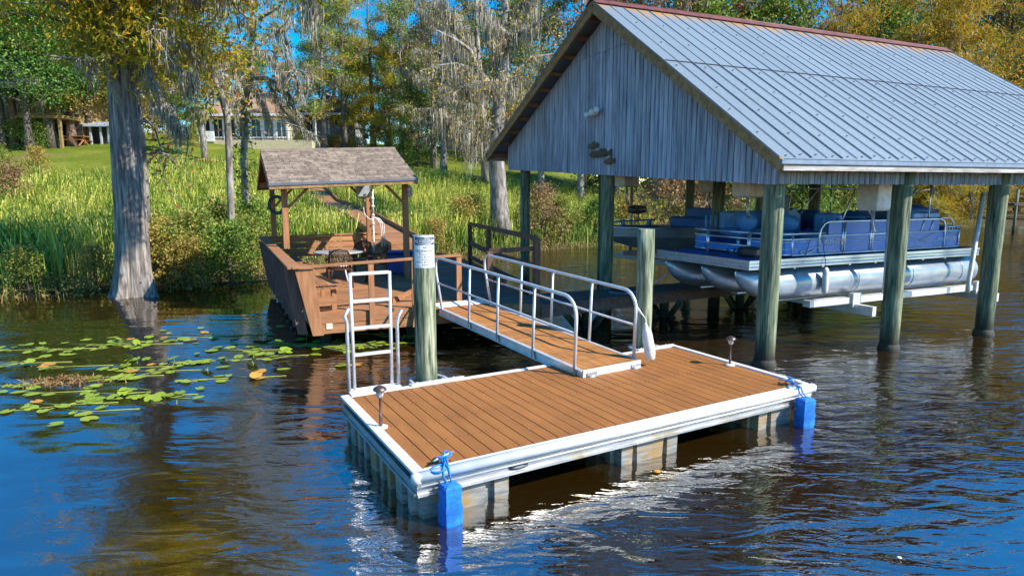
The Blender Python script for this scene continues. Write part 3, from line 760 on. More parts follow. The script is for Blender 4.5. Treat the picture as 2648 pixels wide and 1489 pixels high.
# ---------------------------------------------------------------- pier platform with its built-in bench
G0 = Vector((-3.5, 11.0, 0)); A1 = Vector((math.cos(R(25)), math.sin(R(25)), 0)); A2 = Vector((-A1.y, A1.x, 0))
def P(a, b, z): return G0 + A1 * a + A2 * b + UP * z
PZT = .65
pier = thing('pier_platform', 'red-brown stained pier platform with built-in benches and rails over the water', 'pier', G0, R(25))
mb = MB()
main = [P(0, 0, 0), P(2.8, 0, 0), P(2.8, 7.2, 0), P(0, 7.2, 0)]
planks(mb, [(p.x, p.y) for p in main], 25, .142, .006, PZT, .035, jitter=.002)
mb.build('deck_board', M['redwood'], pier)
mb = MB()
right = [P(2.82, 0, 0), Vector((.55, 12.15, 0)), Vector((-1.2, 18.4, 0)), Vector((-2.6, 21.6, 0)), Vector((-4.0, 20.9, 0)), P(2.82, 7.2, 0)]
planks(mb, [(p.x, p.y) for p in right], 25, .142, .006, PZT, .035, jitter=.002)
mb.build('deck_board', M['deckgrey'], pier)
mb = MB()   # rim joists, two boards high on the front
def skirt(p, q, z1, z0, th=.04, n=2):
    h = (z1 - z0) / n
    for k in range(n): mb.beam(Vector((p.x, p.y, z1 - h * (k + .5))), Vector((q.x, q.y, z1 - h * (k + .5))), th - .006 * k, h - .012)
skirt(P(-.02, -.025, 0), P(2.86, -.025, 0), PZT - .0, .29); skirt(P(2.87, -.02, 0), Vector((.57, 12.11, 0)), PZT, .30)
skirt(Vector((.60, 12.15, 0)), Vector((-1.17, 18.4, 0)), PZT, .38, n=1); skirt(Vector((-1.17, 18.43, 0)), Vector((-2.6, 21.65, 0)), PZT, .4, n=1)
skirt(P(0, 7.23, 0), P(2.8, 7.23, 0), PZT, .38, n=1); skirt(P(-.02, .02, 0), P(-.02, 7.2, 0), PZT, .40, n=1)
mb.build('skirt_board', M['redwood'], pier)
for a, b in ((.28, .55), (1.9, .5), (3.5, .6), (.28, 3.6), (.28, 6.9), (2.5, 6.9), (3.4, 3.4), (2.4, 9.4)):
    mb = MB(); p = P(a, b, 0); mb.tube([p - UP * 1.4, p + UP * .5], .10, 12); mb.build('pile', M['piling_dark'], pier)
# front-left corner board and rails
RZ = 1.50
def fin(p, q, wd, th, mat, name, par, up=UP):
    mb = MB(); mb.beam(p, q, wd, th, up); return mb.build(name, mat, par)
LO = .26     # the left side leans outward by this much at the rail
mb = MB(); mb.prism([P(-.03, -.07, .28), P(.16, -.07, .28), P(.02, -.07, RZ - .04), P(-LO - .02, -.07, RZ - .04)], A2 * .045); mb.build('corner_board', M['redwood_v'], pier)
mb = MB()
mb.beam(P(-LO - .06, -.06, RZ), P(2.74, -.06, RZ + .10), .12, .04)
mb.beam(P(-LO - .03, -.10, RZ + .002), P(-LO - .05, 7.2, RZ + .09), .22, .038)
mb.build('cap_rail', M['redwood'], pier)
for a, z0 in ((1.02, .32), (1.82, .29), (2.70, .30)):
    fin(P(a, -.085, z0), P(a, -.085, RZ + .03 * a - .02), .10, .045, M['redwood_v'], 'rail_post', pier, A2)
M['batten'] = surf('shade_toned_batten', [(.25, (.16, .085, .075)), (.75, (.26, .145, .12))], (6, 6, 1), 2.5, .75, island=.2, bump=.25)  # stained wood darkened: shade of the outer side put into the colour
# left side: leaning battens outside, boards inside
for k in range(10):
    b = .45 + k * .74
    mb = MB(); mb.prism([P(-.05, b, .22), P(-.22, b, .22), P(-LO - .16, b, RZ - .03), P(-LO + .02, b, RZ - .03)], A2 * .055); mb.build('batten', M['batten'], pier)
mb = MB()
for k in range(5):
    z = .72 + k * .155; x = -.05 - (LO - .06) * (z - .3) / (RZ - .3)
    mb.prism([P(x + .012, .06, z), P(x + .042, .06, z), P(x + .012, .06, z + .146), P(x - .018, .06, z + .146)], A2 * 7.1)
mb.build('back_board', surf('shade_dark_side_board', [(.3, (.045, .024, .02)), (.7, (.085, .046, .038))], (6, 1, 6), 2.5, .8, island=.3), pier)  # boards behind the battens painted dark for the shade on that side
mb = MB()   # bolts poking through the outside boards
for k in range(14):
    b = .3 + k * .5 + random.uniform(-.1, .1); z = .95 + random.uniform(-.05, .05); x = -.10 - (LO - .06) * (z - .3) / (RZ - .3)
    mb.tube([P(x, b, z), P(x - .07, b, z - .015)], .011, 6)
mb.build('bolt', M['redwood_v'], pier)
# bench seats along the left and the back
mb = MB()
for k in range(3): mb.box(P(.12 + k * .142, 3.6, 1.075), (.134, 6.9, .035), R(25))
mb.build('bench_seat', M['redwood_y'], pier)
mb = MB()
for k in range(3): mb.box(P(1.6, 7.05 - k * .142, 1.08), (2.3, .134, .035), R(25))
mb.build('bench_seat', M['redwood'], pier)
for b in (.35, 1.6, 3.0, 4.6, 6.2):
    fin(P(.42, b, PZT), P(.42, b, 1.055), .09, .09, M['redwood_v'], 'bench_leg', pier, A2)
mb = MB(); mb.prism([P(.02, .16, .78), P(.44, .16, .78), P(.44, .16, .92), P(.02, .16, .92)], A2 * .04); mb.prism([P(-.1, .2, 1.40), P(.02, .2, 1.40), P(.62, .2, 1.10), P(.56, .2, 1.06)], A2 * .04)
mb.build('bench_bracket', M['redwood'], pier)
mb = MB()
for k in range(3): mb.box(P(1.38, 7.22 + .03 * k, 1.16 + .165 * k), (3.2, .035, .15), R(25), M=Matrix.Rotation(R(25), 4, 'Z') @ Matrix.Rotation(R(-8), 4, 'X'))
mb.beam(P(-.25, 7.3, RZ + .08), P(3.0, 7.3, RZ + .12), .13, .038)
mb.build('back_board', M['redwood'], pier)
mb = MB()   # low box seat step behind the front rail, right part
mb.beam(P(1.55, .55, .70), P(2.78, 2.3, .72), .04, .10); mb.build('kerb_board', M['redwood'], pier)
mb = MB(); mb.beam(Vector((-1.15, 18.4, .73)), Vector((-2.55, 21.6, .73)), .06, .15); mb.beam(Vector((-1.15, 18.35, .73)), Vector((-.15, 14.9, .72)), .06, .13); mb.build('kerb_board', M['redwood_y'], pier)
# brown railing round the right-hand corner
RA, RB, RC, RD = U(1216, 690, PZT), Vector((-.58, 15.9, PZT)), Vector((.47, 12.22, .32)), Vector((-.44, 12.22, .32))
za, zb, zc, zd = 1.90, 1.915, 1.92, 1.66
for p, z, wd in ((RA, za, .10), (RB, zb, .10), (RC, zc, .115), (RD, zd, .115)):
    fin(p, Vector((p.x, p.y, z)), wd, wd, M['brownwood'], 'railing_post', pier, A2)
def lv(p, z): return Vector((p.x, p.y, z))
mb = MB()
mb.beam(lv(RA, za), lv(RB, zb), .05, .10); mb.beam(lv(RB, zb), lv(RC, zc - .01), .052, .10)
mb.beam(lv(RA, 1.35), lv(RB, 1.32), .045, .12); mb.beam(lv(RB, 1.32), lv(RC, 1.36), .046, .10)
mb.beam(lv(RD, zd), lv(RC, 1.72), .045, .09); mb.beam(lv(RA, .95), lv(RC, .90), .045, .10)
mb.build('railing', M['brownwood'], pier)
mb = MB(); c = P(.26, -.052, .43); mb.box(c, (.105, .012, .10), R(25)); 
mb.build('number_plate', M['cream'], pier)
mb = MB(); put_text(mb, '1218', .036, lambda x, y: c - A2 * .0075 + A1 * x + UP * y); mb.build('number', M['black'], pier)

# ---------------------------------------------------------------- gazebo roof on its posts
gaz = thing('gazebo', 'small shingle-roofed gazebo on red-brown posts over the pier bench', 'gazebo', P(1.3, 5.4, PZT), R(25))
def tz(a): return .045 * a
for nm, a, b, z0, z1 in (('f', -.02, 3.80, RZ + .03, 2.98), ('f', 2.78, 3.85, PZT, 2.98), ('b', -.02, 7.0, RZ + .07, 2.98), ('b', 2.55, 6.95, PZT, 2.98)):
    mb = MB(); mb.beam(P(a, b, z0), P(a, b, z1 + tz(a)), .125, .125, A2); mb.build('post', M['redwood_v'], gaz)
mb = MB()
for b in (3.80, 6.98): mb.beam(P(-.32, b, 3.0 - .02), P(2.95, b, 3.13 - .02), .10, .15)
for a in (-.02, 2.78): mb.beam(P(a, 3.75, 2.98 + tz(a) + .02), P(a, 7.0, 2.98 + tz(a) + .02), .09, .13)
mb.build('beam', M['redwood'], gaz)
for a, b, s_ in ((.03, 3.80, 1), (2.73, 3.85, -1), (.03, 7.0, 1), (2.50, 6.95, -1)):
    mb = MB(); mb.beam(P(a, b, 2.42 + tz(a)), P(a + s_ * .55, b, 2.97 + tz(a)), .05, .10, A2); mb.build('brace', M['redwood'], gaz)
# roof: b from 3.4 to 7.4, ridge at 5.4
RL0, RL1 = -.36, 2.96
def rz_(b): return 3.80 - abs(b - 5.4) * .40
def RP(a, b, dz=0.0): return P(a, b, rz_(b) + tz(a) + dz)
mb = MB()
for s_ in (-1, 1):
    b0 = 5.4 + s_ * 2.02
    mb.prism([RP(RL0 + .03, b0, -.05), RP(RL1 - .03, b0, -.05), RP(RL1 - .03, 5.4, -.05), RP(RL0 + .03, 5.4, -.05)], UP * .03)
roof = mb.build('roof', M['redwood'], gaz)
mb = MB()
for s_ in (-1, 1):
    rows = 15; dd = 2.06 / rows
    for r_ in range(rows):
        b0 = 5.4 + s_ * (2.06 - r_ * dd); b1 = 5.4 + s_ * max(2.06 - (r_ + 1.25) * dd, 0)
        a = RL0 - random.uniform(0, .3)
        while a < RL1:
            w = random.choice((.16, .22, .28, .34)); x0, x1 = max(a, RL0), min(a + w - .008, RL1)
            if x1 - x0 > .02:
                dz = -.017 + random.uniform(0, .006); th = .014
                q = [RP(x0, b0, dz + .018), RP(x1, b0, dz + .018), RP(x1, b1, dz + .004), RP(x0, b1, dz + .004)]
                if s_ > 0: q = q[::-1]
                mb.prism(q, UP * th)
            a += w
mb.prism([RP(RL0, 5.27, .02), RP(RL1, 5.27, .02), RP(RL1, 5.4, .035), RP(RL0, 5.4, .035)], UP * .012)
mb.prism([RP(RL0, 5.4, .035), RP(RL1, 5.4, .035), RP(RL1, 5.53, .02), RP(RL0, 5.53, .02)], UP * .012)
mb.build('shingles', M['shingle'], roof)
for b in (3.37, 7.43): mb = MB(); mb.beam(RP(RL0, b, -.075), RP(RL1, b, -.075), .03, .10); mb.build('fascia', M['rake'], roof)
mb = MB()
mb.beam(RP(RL0 - .01, 3.345, -.012), RP(RL1 + .01, 3.345, -.012), .02, .055)
mb.build('drip_edge', M['edge_metal'], roof)
mb = MB()
for a in (RL0 + .01, RL1 - .01):
    for s_ in (-1, 1): mb.beam(RP(a, 5.4 + s_ * 2.02, -.09), RP(a, 5.4, -.09), .03, .12)
for s_ in (-1, 1):
    for k in range(5):
        a = RL0 + .35 + k * .62; mb.beam(RP(a, 5.4 + s_ * 1.95, -.10), RP(a, 5.4, -.10), .04, .09)
mb.build('rafter', M['redwood_y'], roof)

# ---------------------------------------------------------------- boardwalk through the reeds
BW = [(-3.45, 21.1, 1.16), (-4.6, 24.0, 1.34), (-7.2, 30.0, 1.86), (-10.6, 37.0, 2.35), (-14.2, 44.5, 3.9)]
bwk = thing('boardwalk', 'red-brown boardwalk running back through the tall reeds to the lawn', 'boardwalk', BW[0][:2] + (0,), 0)
mb = MB(); cen = []
for (x0, y0, z0), (x1, y1, z1) in zip(BW[:-1], BW[1:]):
    n = int(math.hypot(x1 - x0, y1 - y0) / .15)
    for k in range(n): t = k / n; cen.append(Vector((x0 + (x1 - x0) * t, y0 + (y1 - y0) * t, z0 + (z1 - z0) * t)))
hw = .56
for i in range(len(cen) - 1):
    d = (cen[i + 1] - cen[i]); dn = Vector((d.x, d.y, 0)).normalized(); w = Vector((dn.y, -dn.x, 0)); q = cen[i] + d * .96
    mb.prism([cen[i] - w * hw - UP * .035, cen[i] + w * hw - UP * .035, q + w * hw - UP * .035, q - w * hw - UP * .035], UP * .035)
mb.build('deck_board', M['redwood'], bwk)
mb = MB(); mb2 = MB()
for (a, b) in zip(BW[:-1], BW[1:]):
    a, b = Vector(a), Vector(b); dn = Vector((b.x - a.x, b.y - a.y, 0)).normalized(); w = Vector((dn.y, -dn.x, 0))
    mb.beam(a + w * (hw - .03) + UP * .09, b + w * (hw - .03) + UP * .09, .05, .15)
    for s_ in (-1, 1): mb2.beam(a + w * s_ * (hw + .02) - UP * .14, b + w * s_ * (hw + .02) - UP * .14, .04, .20)
mb.build('kerb_board', M['redwood_y'], bwk); mb2.build('side_joist', M['redwood_y'], bwk)
a = Vector(BW[0]); w = Vector((.93, .37, 0))
mb = MB(); mb.beam(a - w * hw - UP * .24 - Vector((0, .02, 0)), a + w * hw - UP * .24 - Vector((0, .02, 0)), .04, .44); mb.beam(a + w * .4 + UP * .1 - Vector((0, .03, 0)), a + w * .75 + UP * .07 - Vector((0, .03, 0)), .05, .2); mb.build('end_board', M['redwood'], bwk)
for i in range(6, len(cen) - 2, 18):
    for s_ in (-.5, .5):
        p = cen[i] + w * s_; mb = MB(); mb.tube([Vector((p.x, p.y, gz(p.x, p.y) - .4)), Vector((p.x, p.y, p.z - .05))], .08, 8); mb.build('pile', M['piling_dark'], bwk)

# ---------------------------------------------------------------- catwalk from the platform into the boathouse
CF = [Vector((.56, 12.0, 0)), Vector((2.58, 13.25, 0)), Vector((4.5, 14.4, 0)), Vector((9.0, 16.6, 0))]
CB = [Vector((.30, 13.3, 0)), Vector((2.1, 14.15, 0)), Vector((4.2, 15.25, 0)), Vector((8.6, 17.4, 0))]
cat = thing('catwalk', 'narrow weathered walkway from the pier into the boathouse between the slips', 'walkway', CF[0], 0)
mb = MB(); mb2 = MB()
for i in range(3):
    L_ = (CF[i + 1] - CF[i]).length; n = int(L_ / .145)
    for k in range(n):
        t0, t1 = k / n, (k + .95) / n
        q = [CF[i].lerp(CF[i + 1], t0), CF[i].lerp(CF[i + 1], t1), CB[i].lerp(CB[i + 1], t1), CB[i].lerp(CB[i + 1], t0)]
        z = .64 + random.uniform(-.002, .002)
        mb.prism([p + UP * (z - .035) for p in q], UP * .035)
    for C_ in (CF, CB): mb2.beam(C_[i] + UP * .50, C_[i + 1] + UP * .50, .045, .20)
mb.build('deck_board', M['catwalk'], cat); mb2.build('side_joist', M['catwalk'], cat)
for x, y in ((1.55, 12.95), (3.45, 14.2), (5.6, 15.4), (7.4, 16.3)):
    mb = MB(); p = Vector((x, y, 0)); mb.tube([p - UP * 1.4, p + UP * .5], .11, 12)
    d = (CF[1] - CF[0]).normalized(); n_ = Vector((-d.y, d.x, 0))
    for s_ in (-1, 1): mb.beam(p + n_ * .5 * s_ + UP * .42, p - n_ * .12 * s_ - UP * .30, .05, .12); mb.beam(p + d * .6 * s_ + UP * .42, p - UP * .25, .05, .12)
    mb.build('pile', M['piling_dark'], cat)

# ---------------------------------------------------------------- things on the pier
tp = P(1.22, 4.36, PZT)
tb = thing('patio_table', 'round patio table with a pale grey top beside the pier bench', 'table', tp)
mb = MB(); mb.lathe(tp, [(.55, .685), (.59, .69), (.60, .705), (.595, .72), (.55, .724)], 36); mb.build('tabletop', flat('grey_tabletop', (.42, .43, .42), .25, spec=.6), tb)
for k in range(4):
    a = R(45 + 90 * k); d = Vector((math.cos(a), math.sin(a), 0))
    mb = MB(); mb.tube([tp + d * .40 + UP * .0, tp + d * .30 + UP * .25, tp + d * .26 + UP * .45, tp + d * .36 + UP * .69], [.018, .018, .018, .018], 8); mb.build('leg', M['white'], tb)
mb = MB(); pts = [tp + Vector((.27 * math.cos(R(q)), .27 * math.sin(R(q)), .38)) for q in range(0, 361, 24)]; mb.tube(pts, .012, 6, cap=False); mb.build('brace_ring', M['white'], tb)
def resin_chair(label, p, rz):
    t = thing('resin_chair', label, 'chair', p, rz, 'brown resin chairs round the patio table')
    T = Matrix.Translation(p) @ Matrix.Rotation(rz, 4, 'Z')
    def q(x, y, z): return T @ Vector((x, y, z))
    mb = MB(); n = 14
    seat = [q(.24 * math.copysign(abs(math.cos(2 * math.pi * k / n)) ** .6, math.cos(2 * math.pi * k / n)), .23 * math.copysign(abs(math.sin(2 * math.pi * k / n)) ** .6, math.sin(2 * math.pi * k / n)), .40) for k in range(n)]
    mb.prism(seat, UP * .03); mb.build('seat', M['brown_plastic'], t)
    # rounded back with a lattice of holes: slats inside a hoop
    def bk(u, v):   # u -1..1, v 0..1
        a = u * 1.15
        return q(.27 * math.sin(a) * (1 - .1 * v), .22 * math.cos(a) + .08 * v, .43 + .44 * v)
    mb = MB()
    hoop = [bk(-1, .0)] + [bk(-1, v) for v in (.3, .55)] + [bk(-math.cos(R(s_)), .55 + .45 * math.sin(R(s_))) for s_ in range(15, 166, 15)] + [bk(1, v) for v in (.55, .3, 0)]
    mb.tube(hoop, .02, 8)
    for s_ in range(-4, 5):
        u = s_ / 5; top = .55 + .45 * math.sqrt(max(0, 1 - u * u)); mb.tube([bk(u, .0), bk(u, .35), bk(u, .60)], .011, 6)
    for s_ in range(-5, 5):
        u = s_ / 5; u2 = (s_ + 1) / 5
        for v0, v1 in ((.60, .72), (.72, .84), (.84, .95)):
            if abs(u) > .8 and v1 > .8: continue
            mb.tube([bk(u, v0), bk(u2, v1)], .010, 5); mb.tube([bk(u2, v0), bk(u, v1)], .010, 5)
    mb.tube([bk(-.98, .60), bk(-.5, .6), bk(0, .6), bk(.5, .6), bk(.98, .6)], .014, 6)
    mb.build('backrest', M['brown_plastic'], t)
    for s_ in (-1, 1):
        mb = MB(); mb.tube([bk(s_ * .98, .5), q(.29 * s_, .05, .63), q(.28 * s_, -.16, .63), q(.26 * s_, -.22, .60)], [.02, .026, .026, .02], 8); mb.build('armrest', M['brown_plastic'], t)
        for y, y1 in ((-.21, -.25), (.2, .27)):
            mb = MB(); mb.tube([q(.24 * s_, y, .62 if y < 0 else .42), q(.25 * s_, y, .40), q(.27 * s_, y1, .0)], [.022, .026, .02], 8); mb.build('leg', M['brown_plastic'], t)
resin_chair('brown resin chair in front of the patio table, its lattice back to the camera', P(1.05, 3.35, PZT), R(25 + 175))
resin_chair('brown resin chair behind the patio table, facing the water', P(1.95, 5.25, PZT), R(25 - 30))
resin_chair('brown resin chair at the right side of the patio table, seen side on', P(2.05, 3.95, PZT), R(25 - 105))
# blue bin
bc = Vector((-2.98, 17.0, PZT))
bn = thing('storage_bin', 'dark blue ribbed plastic storage bin with a lid behind the gazebo post', 'bin', bc, R(12))
bn.location = bc
mb = MB(); mb.rbox(bc + UP * .27, (.82, .50, .53), .05, R(12))
for k in range(9):
    x = -.36 + k * .09; q = bc + Matrix.Rotation(R(12), 4, 'Z') @ Vector((x, -.255, .25)); mb.box(q, (.035, .02, .46), R(12))
mb.build('body', M['blue_plastic'], bn)
mb = MB(); mb.rbox(bc + UP * .565, (.90, .58, .07), .05, R(12)); mb.build('lid', M['blue_plastic'], bn)
# electric box, pipe and hoses by the back post
eb = V(938, 494, 17.6)
el = thing('electric_box', 'grey electric box hung under the back of the gazebo roof', 'box', eb - UP * .18, R(15))
mb = MB(); mb.rbox(eb, (.36, .14, .36), .02, R(15)); mb.build('case', flat('grey_enamel', (.33, .38, .43), .45), el)
mb = MB(); mb.box(eb + Vector((.02, -.085, .01)), (.31, .012, .31), R(15)); mb.box(eb + Vector((.12, -.1, -.06)), (.06, .02, .03), R(15)); mb.build('door', flat('grey_door', (.38, .43, .47), .4), el)
mb = MB(); e2 = eb + Vector((.0, 0, -.19)); mb.tube([e2, e2 - UP * .25, e2 + Vector((.03, 0, -.45)), e2 + Vector((.14, .0, -.56)), e2 + Vector((.25, .05, -.60))], .012, 6); mb.build('cable', M['white'], el)
pp = P(2.66, 6.86, 0)
pi = thing('water_pipe', 'white water pipe and looped hose strapped to the back gazebo post', 'pipe', pp + UP * PZT)
mb = MB(); mb.tube([pp + UP * PZT, pp + UP * 2.2], .022, 8); mb.tube([pp + UP * 2.2, pp + UP * 3.0], .03, 8)
for z in (1.9, 2.15, 2.4, 2.62, 2.85): mb.lathe(pp + UP * z, [(.035, -.025), (.05, -.01), (.05, .02), (.03, .03)], 10)
mb.build('pipe', M['white'], pi)
mb = MB()
for k in range(3):
    r_ = .16 + .03 * k; mb.tube([pp + A1 * .03 + UP * 2.1, pp + A1 * (.1 + .04 * k) - A2 * .03 + UP * 2.05, pp + A1 * (.2 + .05 * k) - A2 * .04 + UP * 1.9, pp + A1 * (.22 + .05 * k) - A2 * .04 + UP * (1.6 - .1 * k), pp + A1 * (.22 + .02 * k) + UP * (1.25 - .1 * k)], .011, 6)
mb.build('hose', M['white'], pi)
# wind chime / lantern at the right end of the gazebo, hose coil on the left back post
lp = RP(RL1 - .1, 3.75, -.22)
ln_ = thing('hanging_lantern', 'small grey lantern hanging from the right end of the gazebo roof', 'lantern', lp - UP * .4)
mb = MB(); mb.lathe(lp - UP * .36, [(.05, 0), (.065, .02), (.06, .16), (.075, .18), (.03, .25), (.008, .27)], 10); mb.build('body', M['steel'], ln_)
mb = MB(); mb.tube([lp - UP * .1, lp + UP * .12], .005, 5); mb.build('hook', M['dark'], ln_)
hp = V(716, 530, P(-.1, 6.9, 0).y - .12)
hc = thing('hose_coil', 'dark coiled hose hung on the left back post of the gazebo', 'hose', hp - UP * .2)
mb = MB()
for k in range(4):
    r_ = .17 + .02 * k; mb.tube([hp + A1 * r_ * math.cos(R(q)) + A2 * (-.02 * k) + UP * r_ * 1.1 * math.sin(R(q)) for q in range(0, 361, 20)], .013, 6, cap=False)
mb.build('coil', flat('green_hose', (.03, .10, .11), .5), hc)
# ---------------------------------------------------------------- boathouse
Q0 = Vector((4.09, 10.02, 0)); L1 = Vector((math.cos(R(24.2)), math.sin(R(24.2)), 0)); G1 = Vector((math.cos(R(115)), math.sin(R(115)), 0))
LX = Vector((math.cos(R(25)), math.sin(R(25)), 0))
def B(t, s_, z): return Q0 + LX * t + G1 * s_ + UP * z
ER, AP, EL = Vector((3.81, 9.20, 3.25)), Vector((1.65, 13.83, 6.69)), Vector((-.78, 19.05, 3.88))   # front rake, measured
RLEN = 11.75; RUP = .09
def roofpt(side, f, t, dz=0.0):
    """f 0 at ridge .. 1 at eave; t metres back from the front rake"""
    p = AP.lerp(ER if side > 0 else EL, f)
    return p + LX * t + UP * (RUP * t / RLEN + dz)
bh = thing('boathouse', 'open boathouse with a tall weathered grey board gable and galvanised metal roof', 'boathouse', Q0, R(25))
SR, SA, SL = -.63, 4.48, 10.25
def zroof(s_):
    return ER.z + (AP.z - ER.z) * (s_ - SR) / (SA - SR) if s_ < SA else AP.z + (EL.z - AP.z) * (s_ - SA) / (SL - SA)
def zbot(s_): return 2.89 + (3.44 - 2.89) * (s_ + .22) / 9.74
def gable(t, name, mat):
    mb = MB(); s_ = -.22; w = .1325
    while s_ < 9.5:
        e = min(s_ + w - .017, 9.52)
        j = random.uniform(-.004, .004)
        pts = [(s_, zbot(s_) + random.uniform(-.006, .006)), (e, zbot(e) + random.uniform(-.006, .006)), (e, zroof(e) - .17)]
        if s_ < SA < e: pts.append((SA, zroof(SA) - .17))
        pts.append((s_, zroof(s_) - .17))
        zs = 5.75 + random.uniform(-.01, .01)
        lowp = [p for p in pts]
        if max(p[1] for p in pts) > 5.85:      # a board joint high on the gable
            lo = [(s_, zbot(s_)), (e, zbot(e)), (e, min(zs, zroof(e) - .17)), (s_, min(zs, zroof(s_) - .17))]
            mb.prism([B(t + j, a, z) for a, z in lo], LX * .022)
            hi = [(a, max(z, zs + .006)) for a, z in pts]
            mb.prism([B(t + j - .006, a, z) for a, z in hi], LX * .022)
        else: mb.prism([B(t + j, a, z) for a, z in pts], LX * .022)
        s_ += w
    # dark sheet behind the gaps
    mb.cur = 1
    mb.prism([B(t + .05, -.2, zbot(-.2) + .02), B(t + .05, 9.5, zbot(9.5) + .02), B(t + .05, 9.5, zroof(9.5) - .2), B(t + .05, SA, zroof(SA) - .2), B(t + .05, -.2, zroof(-.2) - .2)], LX * .03)
    return mb.build(name, [mat, M['dark']], bh)
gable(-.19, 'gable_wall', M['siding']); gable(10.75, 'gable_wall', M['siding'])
# side skirts of short boards
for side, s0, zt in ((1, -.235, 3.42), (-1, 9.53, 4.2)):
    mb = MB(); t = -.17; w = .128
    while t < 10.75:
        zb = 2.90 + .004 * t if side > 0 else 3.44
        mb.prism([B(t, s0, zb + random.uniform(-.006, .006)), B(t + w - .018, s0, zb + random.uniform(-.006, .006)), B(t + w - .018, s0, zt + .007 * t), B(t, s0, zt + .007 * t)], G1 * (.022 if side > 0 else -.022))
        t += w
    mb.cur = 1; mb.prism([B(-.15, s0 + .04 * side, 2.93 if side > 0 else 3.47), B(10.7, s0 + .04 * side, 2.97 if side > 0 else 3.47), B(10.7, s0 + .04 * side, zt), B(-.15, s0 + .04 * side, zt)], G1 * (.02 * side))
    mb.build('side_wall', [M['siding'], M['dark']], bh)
# metal roof: sheets with standing ribs
mb = MB(); n = 36; w = RLEN / n
nrm = {}
for side in (1, -1):
    a, b, c = roofpt(side, 0, 0), roofpt(side, 1, 0), roofpt(side, 0, RLEN)
    nn = (b - a).cross(c - a).normalized(); nn = nn if nn.z > 0 else -nn; nrm[side] = nn
    mid = .455
    for k in range(0, n, 4):
        t0, t1 = k * w, min((k + 4) * w, RLEN)
        for f0, f1, lift in ((0, mid + .012, .008), (mid, 1.0, .0)):
            q = [roofpt(side, f0, t0), roofpt(side, f1, t0), roofpt(side, f1, t1), roofpt(side, f0, t1)]
            q = [p + nn * lift for p in q]
            if (q[1] - q[0]).cross(q[3] - q[0]).dot(nn) < 0: q = q[::-1]
            mb.prism([p - nn * .006 for p in q], nn * .006)
roof = mb.build('roof', M['roof'], bh)
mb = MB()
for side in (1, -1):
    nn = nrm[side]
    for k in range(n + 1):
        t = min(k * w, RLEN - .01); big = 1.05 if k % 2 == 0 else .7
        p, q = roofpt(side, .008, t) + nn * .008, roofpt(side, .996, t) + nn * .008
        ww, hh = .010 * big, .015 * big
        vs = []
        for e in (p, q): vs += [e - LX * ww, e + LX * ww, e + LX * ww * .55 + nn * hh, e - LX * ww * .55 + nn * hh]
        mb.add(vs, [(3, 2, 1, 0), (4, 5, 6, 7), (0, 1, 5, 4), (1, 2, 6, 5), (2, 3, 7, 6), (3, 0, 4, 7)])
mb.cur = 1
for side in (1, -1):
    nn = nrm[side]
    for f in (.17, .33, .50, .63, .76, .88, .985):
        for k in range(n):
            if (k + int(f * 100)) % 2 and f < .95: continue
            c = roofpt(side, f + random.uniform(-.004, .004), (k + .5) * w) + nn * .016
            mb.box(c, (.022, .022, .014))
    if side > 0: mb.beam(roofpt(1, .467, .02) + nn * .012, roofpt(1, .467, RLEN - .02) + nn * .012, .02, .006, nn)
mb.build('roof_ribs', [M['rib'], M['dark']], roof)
mb = MB()   # red ridge cap
for side in (1, -1):
    nn = nrm[side]
    q = [roofpt(side, -.004, -.03), roofpt(side, .033, -.03), roofpt(side, .033, RLEN + .03), roofpt(side, -.004, RLEN + .03)]
    mb.prism([p + nn * .034 for p in q], nn * .012)
mb.tube([AP + UP * .04 - LX * .03, AP + LX * (RLEN + .03) + UP * (.04 + RUP)], .024, 8)
mb.build('ridge_cap', M['ridge'], roof)
# rake boards, fascia, purlins
mb = MB()
for side, e in ((1, ER), (-1, EL)):
    for t in (.035, RLEN - .035):
        p, q = roofpt(side, 0.0, t, -.14), roofpt(side, 1.0, t, -.10)
        mb = MB(); mb.beam(p, q, .045, .17); mb.build('rake_board', M['rake'], bh)
    mb = MB(); p, q = roofpt(side, 0, .016, -.03), roofpt(side, 1.0, .016, -.03); mb.beam(p, q, .03, .05); mb.build('rake_trim', M['rake'], bh)
for side in (1, -1): mb = MB(); mb.beam(roofpt(side, 1.0, .06, -.115) , roofpt(side, 1.0, RLEN - .06, -.115), .04, .105); mb.build('fascia', M['fascia'], bh)
mb = MB()
for side in (1, -1): mb.beam(roofpt(side, 1.004, 0, -.03), roofpt(side, 1.004, RLEN, -.03), .05, .062)
mb.build('drip_edge', flat('blue_grey_flashing', (.17, .22, .30), .5, .4), bh)
mb = MB()
for side in (1, -1):
    for k in range(10):
        f = .06 + k * .102; mb.beam(roofpt(side, f, .05, -.075), roofpt(side, f, RLEN - .05, -.075), .05, .085)
mb.build('purlin', M['redwood'], bh)
mb = MB()
for t in (1.0, 3.3, 5.6, 7.9, 10.2):
    for side in (1, -1): mb.beam(roofpt(side, 0.01, t, -.2), roofpt(side, .98, t, -.2), .05, .16)
    mb.beam(B(t - .4, .1, 3.35), B(t - .4, 9.3, 3.75), .05, .18)
mb.build('truss', M['redwood'], bh)
GROW = surf('black_growth', [(.3, (.01, .011, .009)), (.7, (.035, .035, .02))], scale=14, rough=.7, bump=.6)
POST = [(Q0.x, Q0.y, .155, .163, 3.3), (6.745, 11.107, .15, .155, 3.3), (9.327, 12.312, .15, .155, 3.3), (12.0, 13.5, .15, .15, 3.3),
        (2.12, 14.24, .145, .155, 5.8), (.37, 17.99, .13, .14, 3.9)]
for p in (B(3.2, 4.66, 0), B(6.5, 4.66, 0), B(9.8, 4.66, 0)): POST.append((p.x, p.y, .14, .15, 5.6))
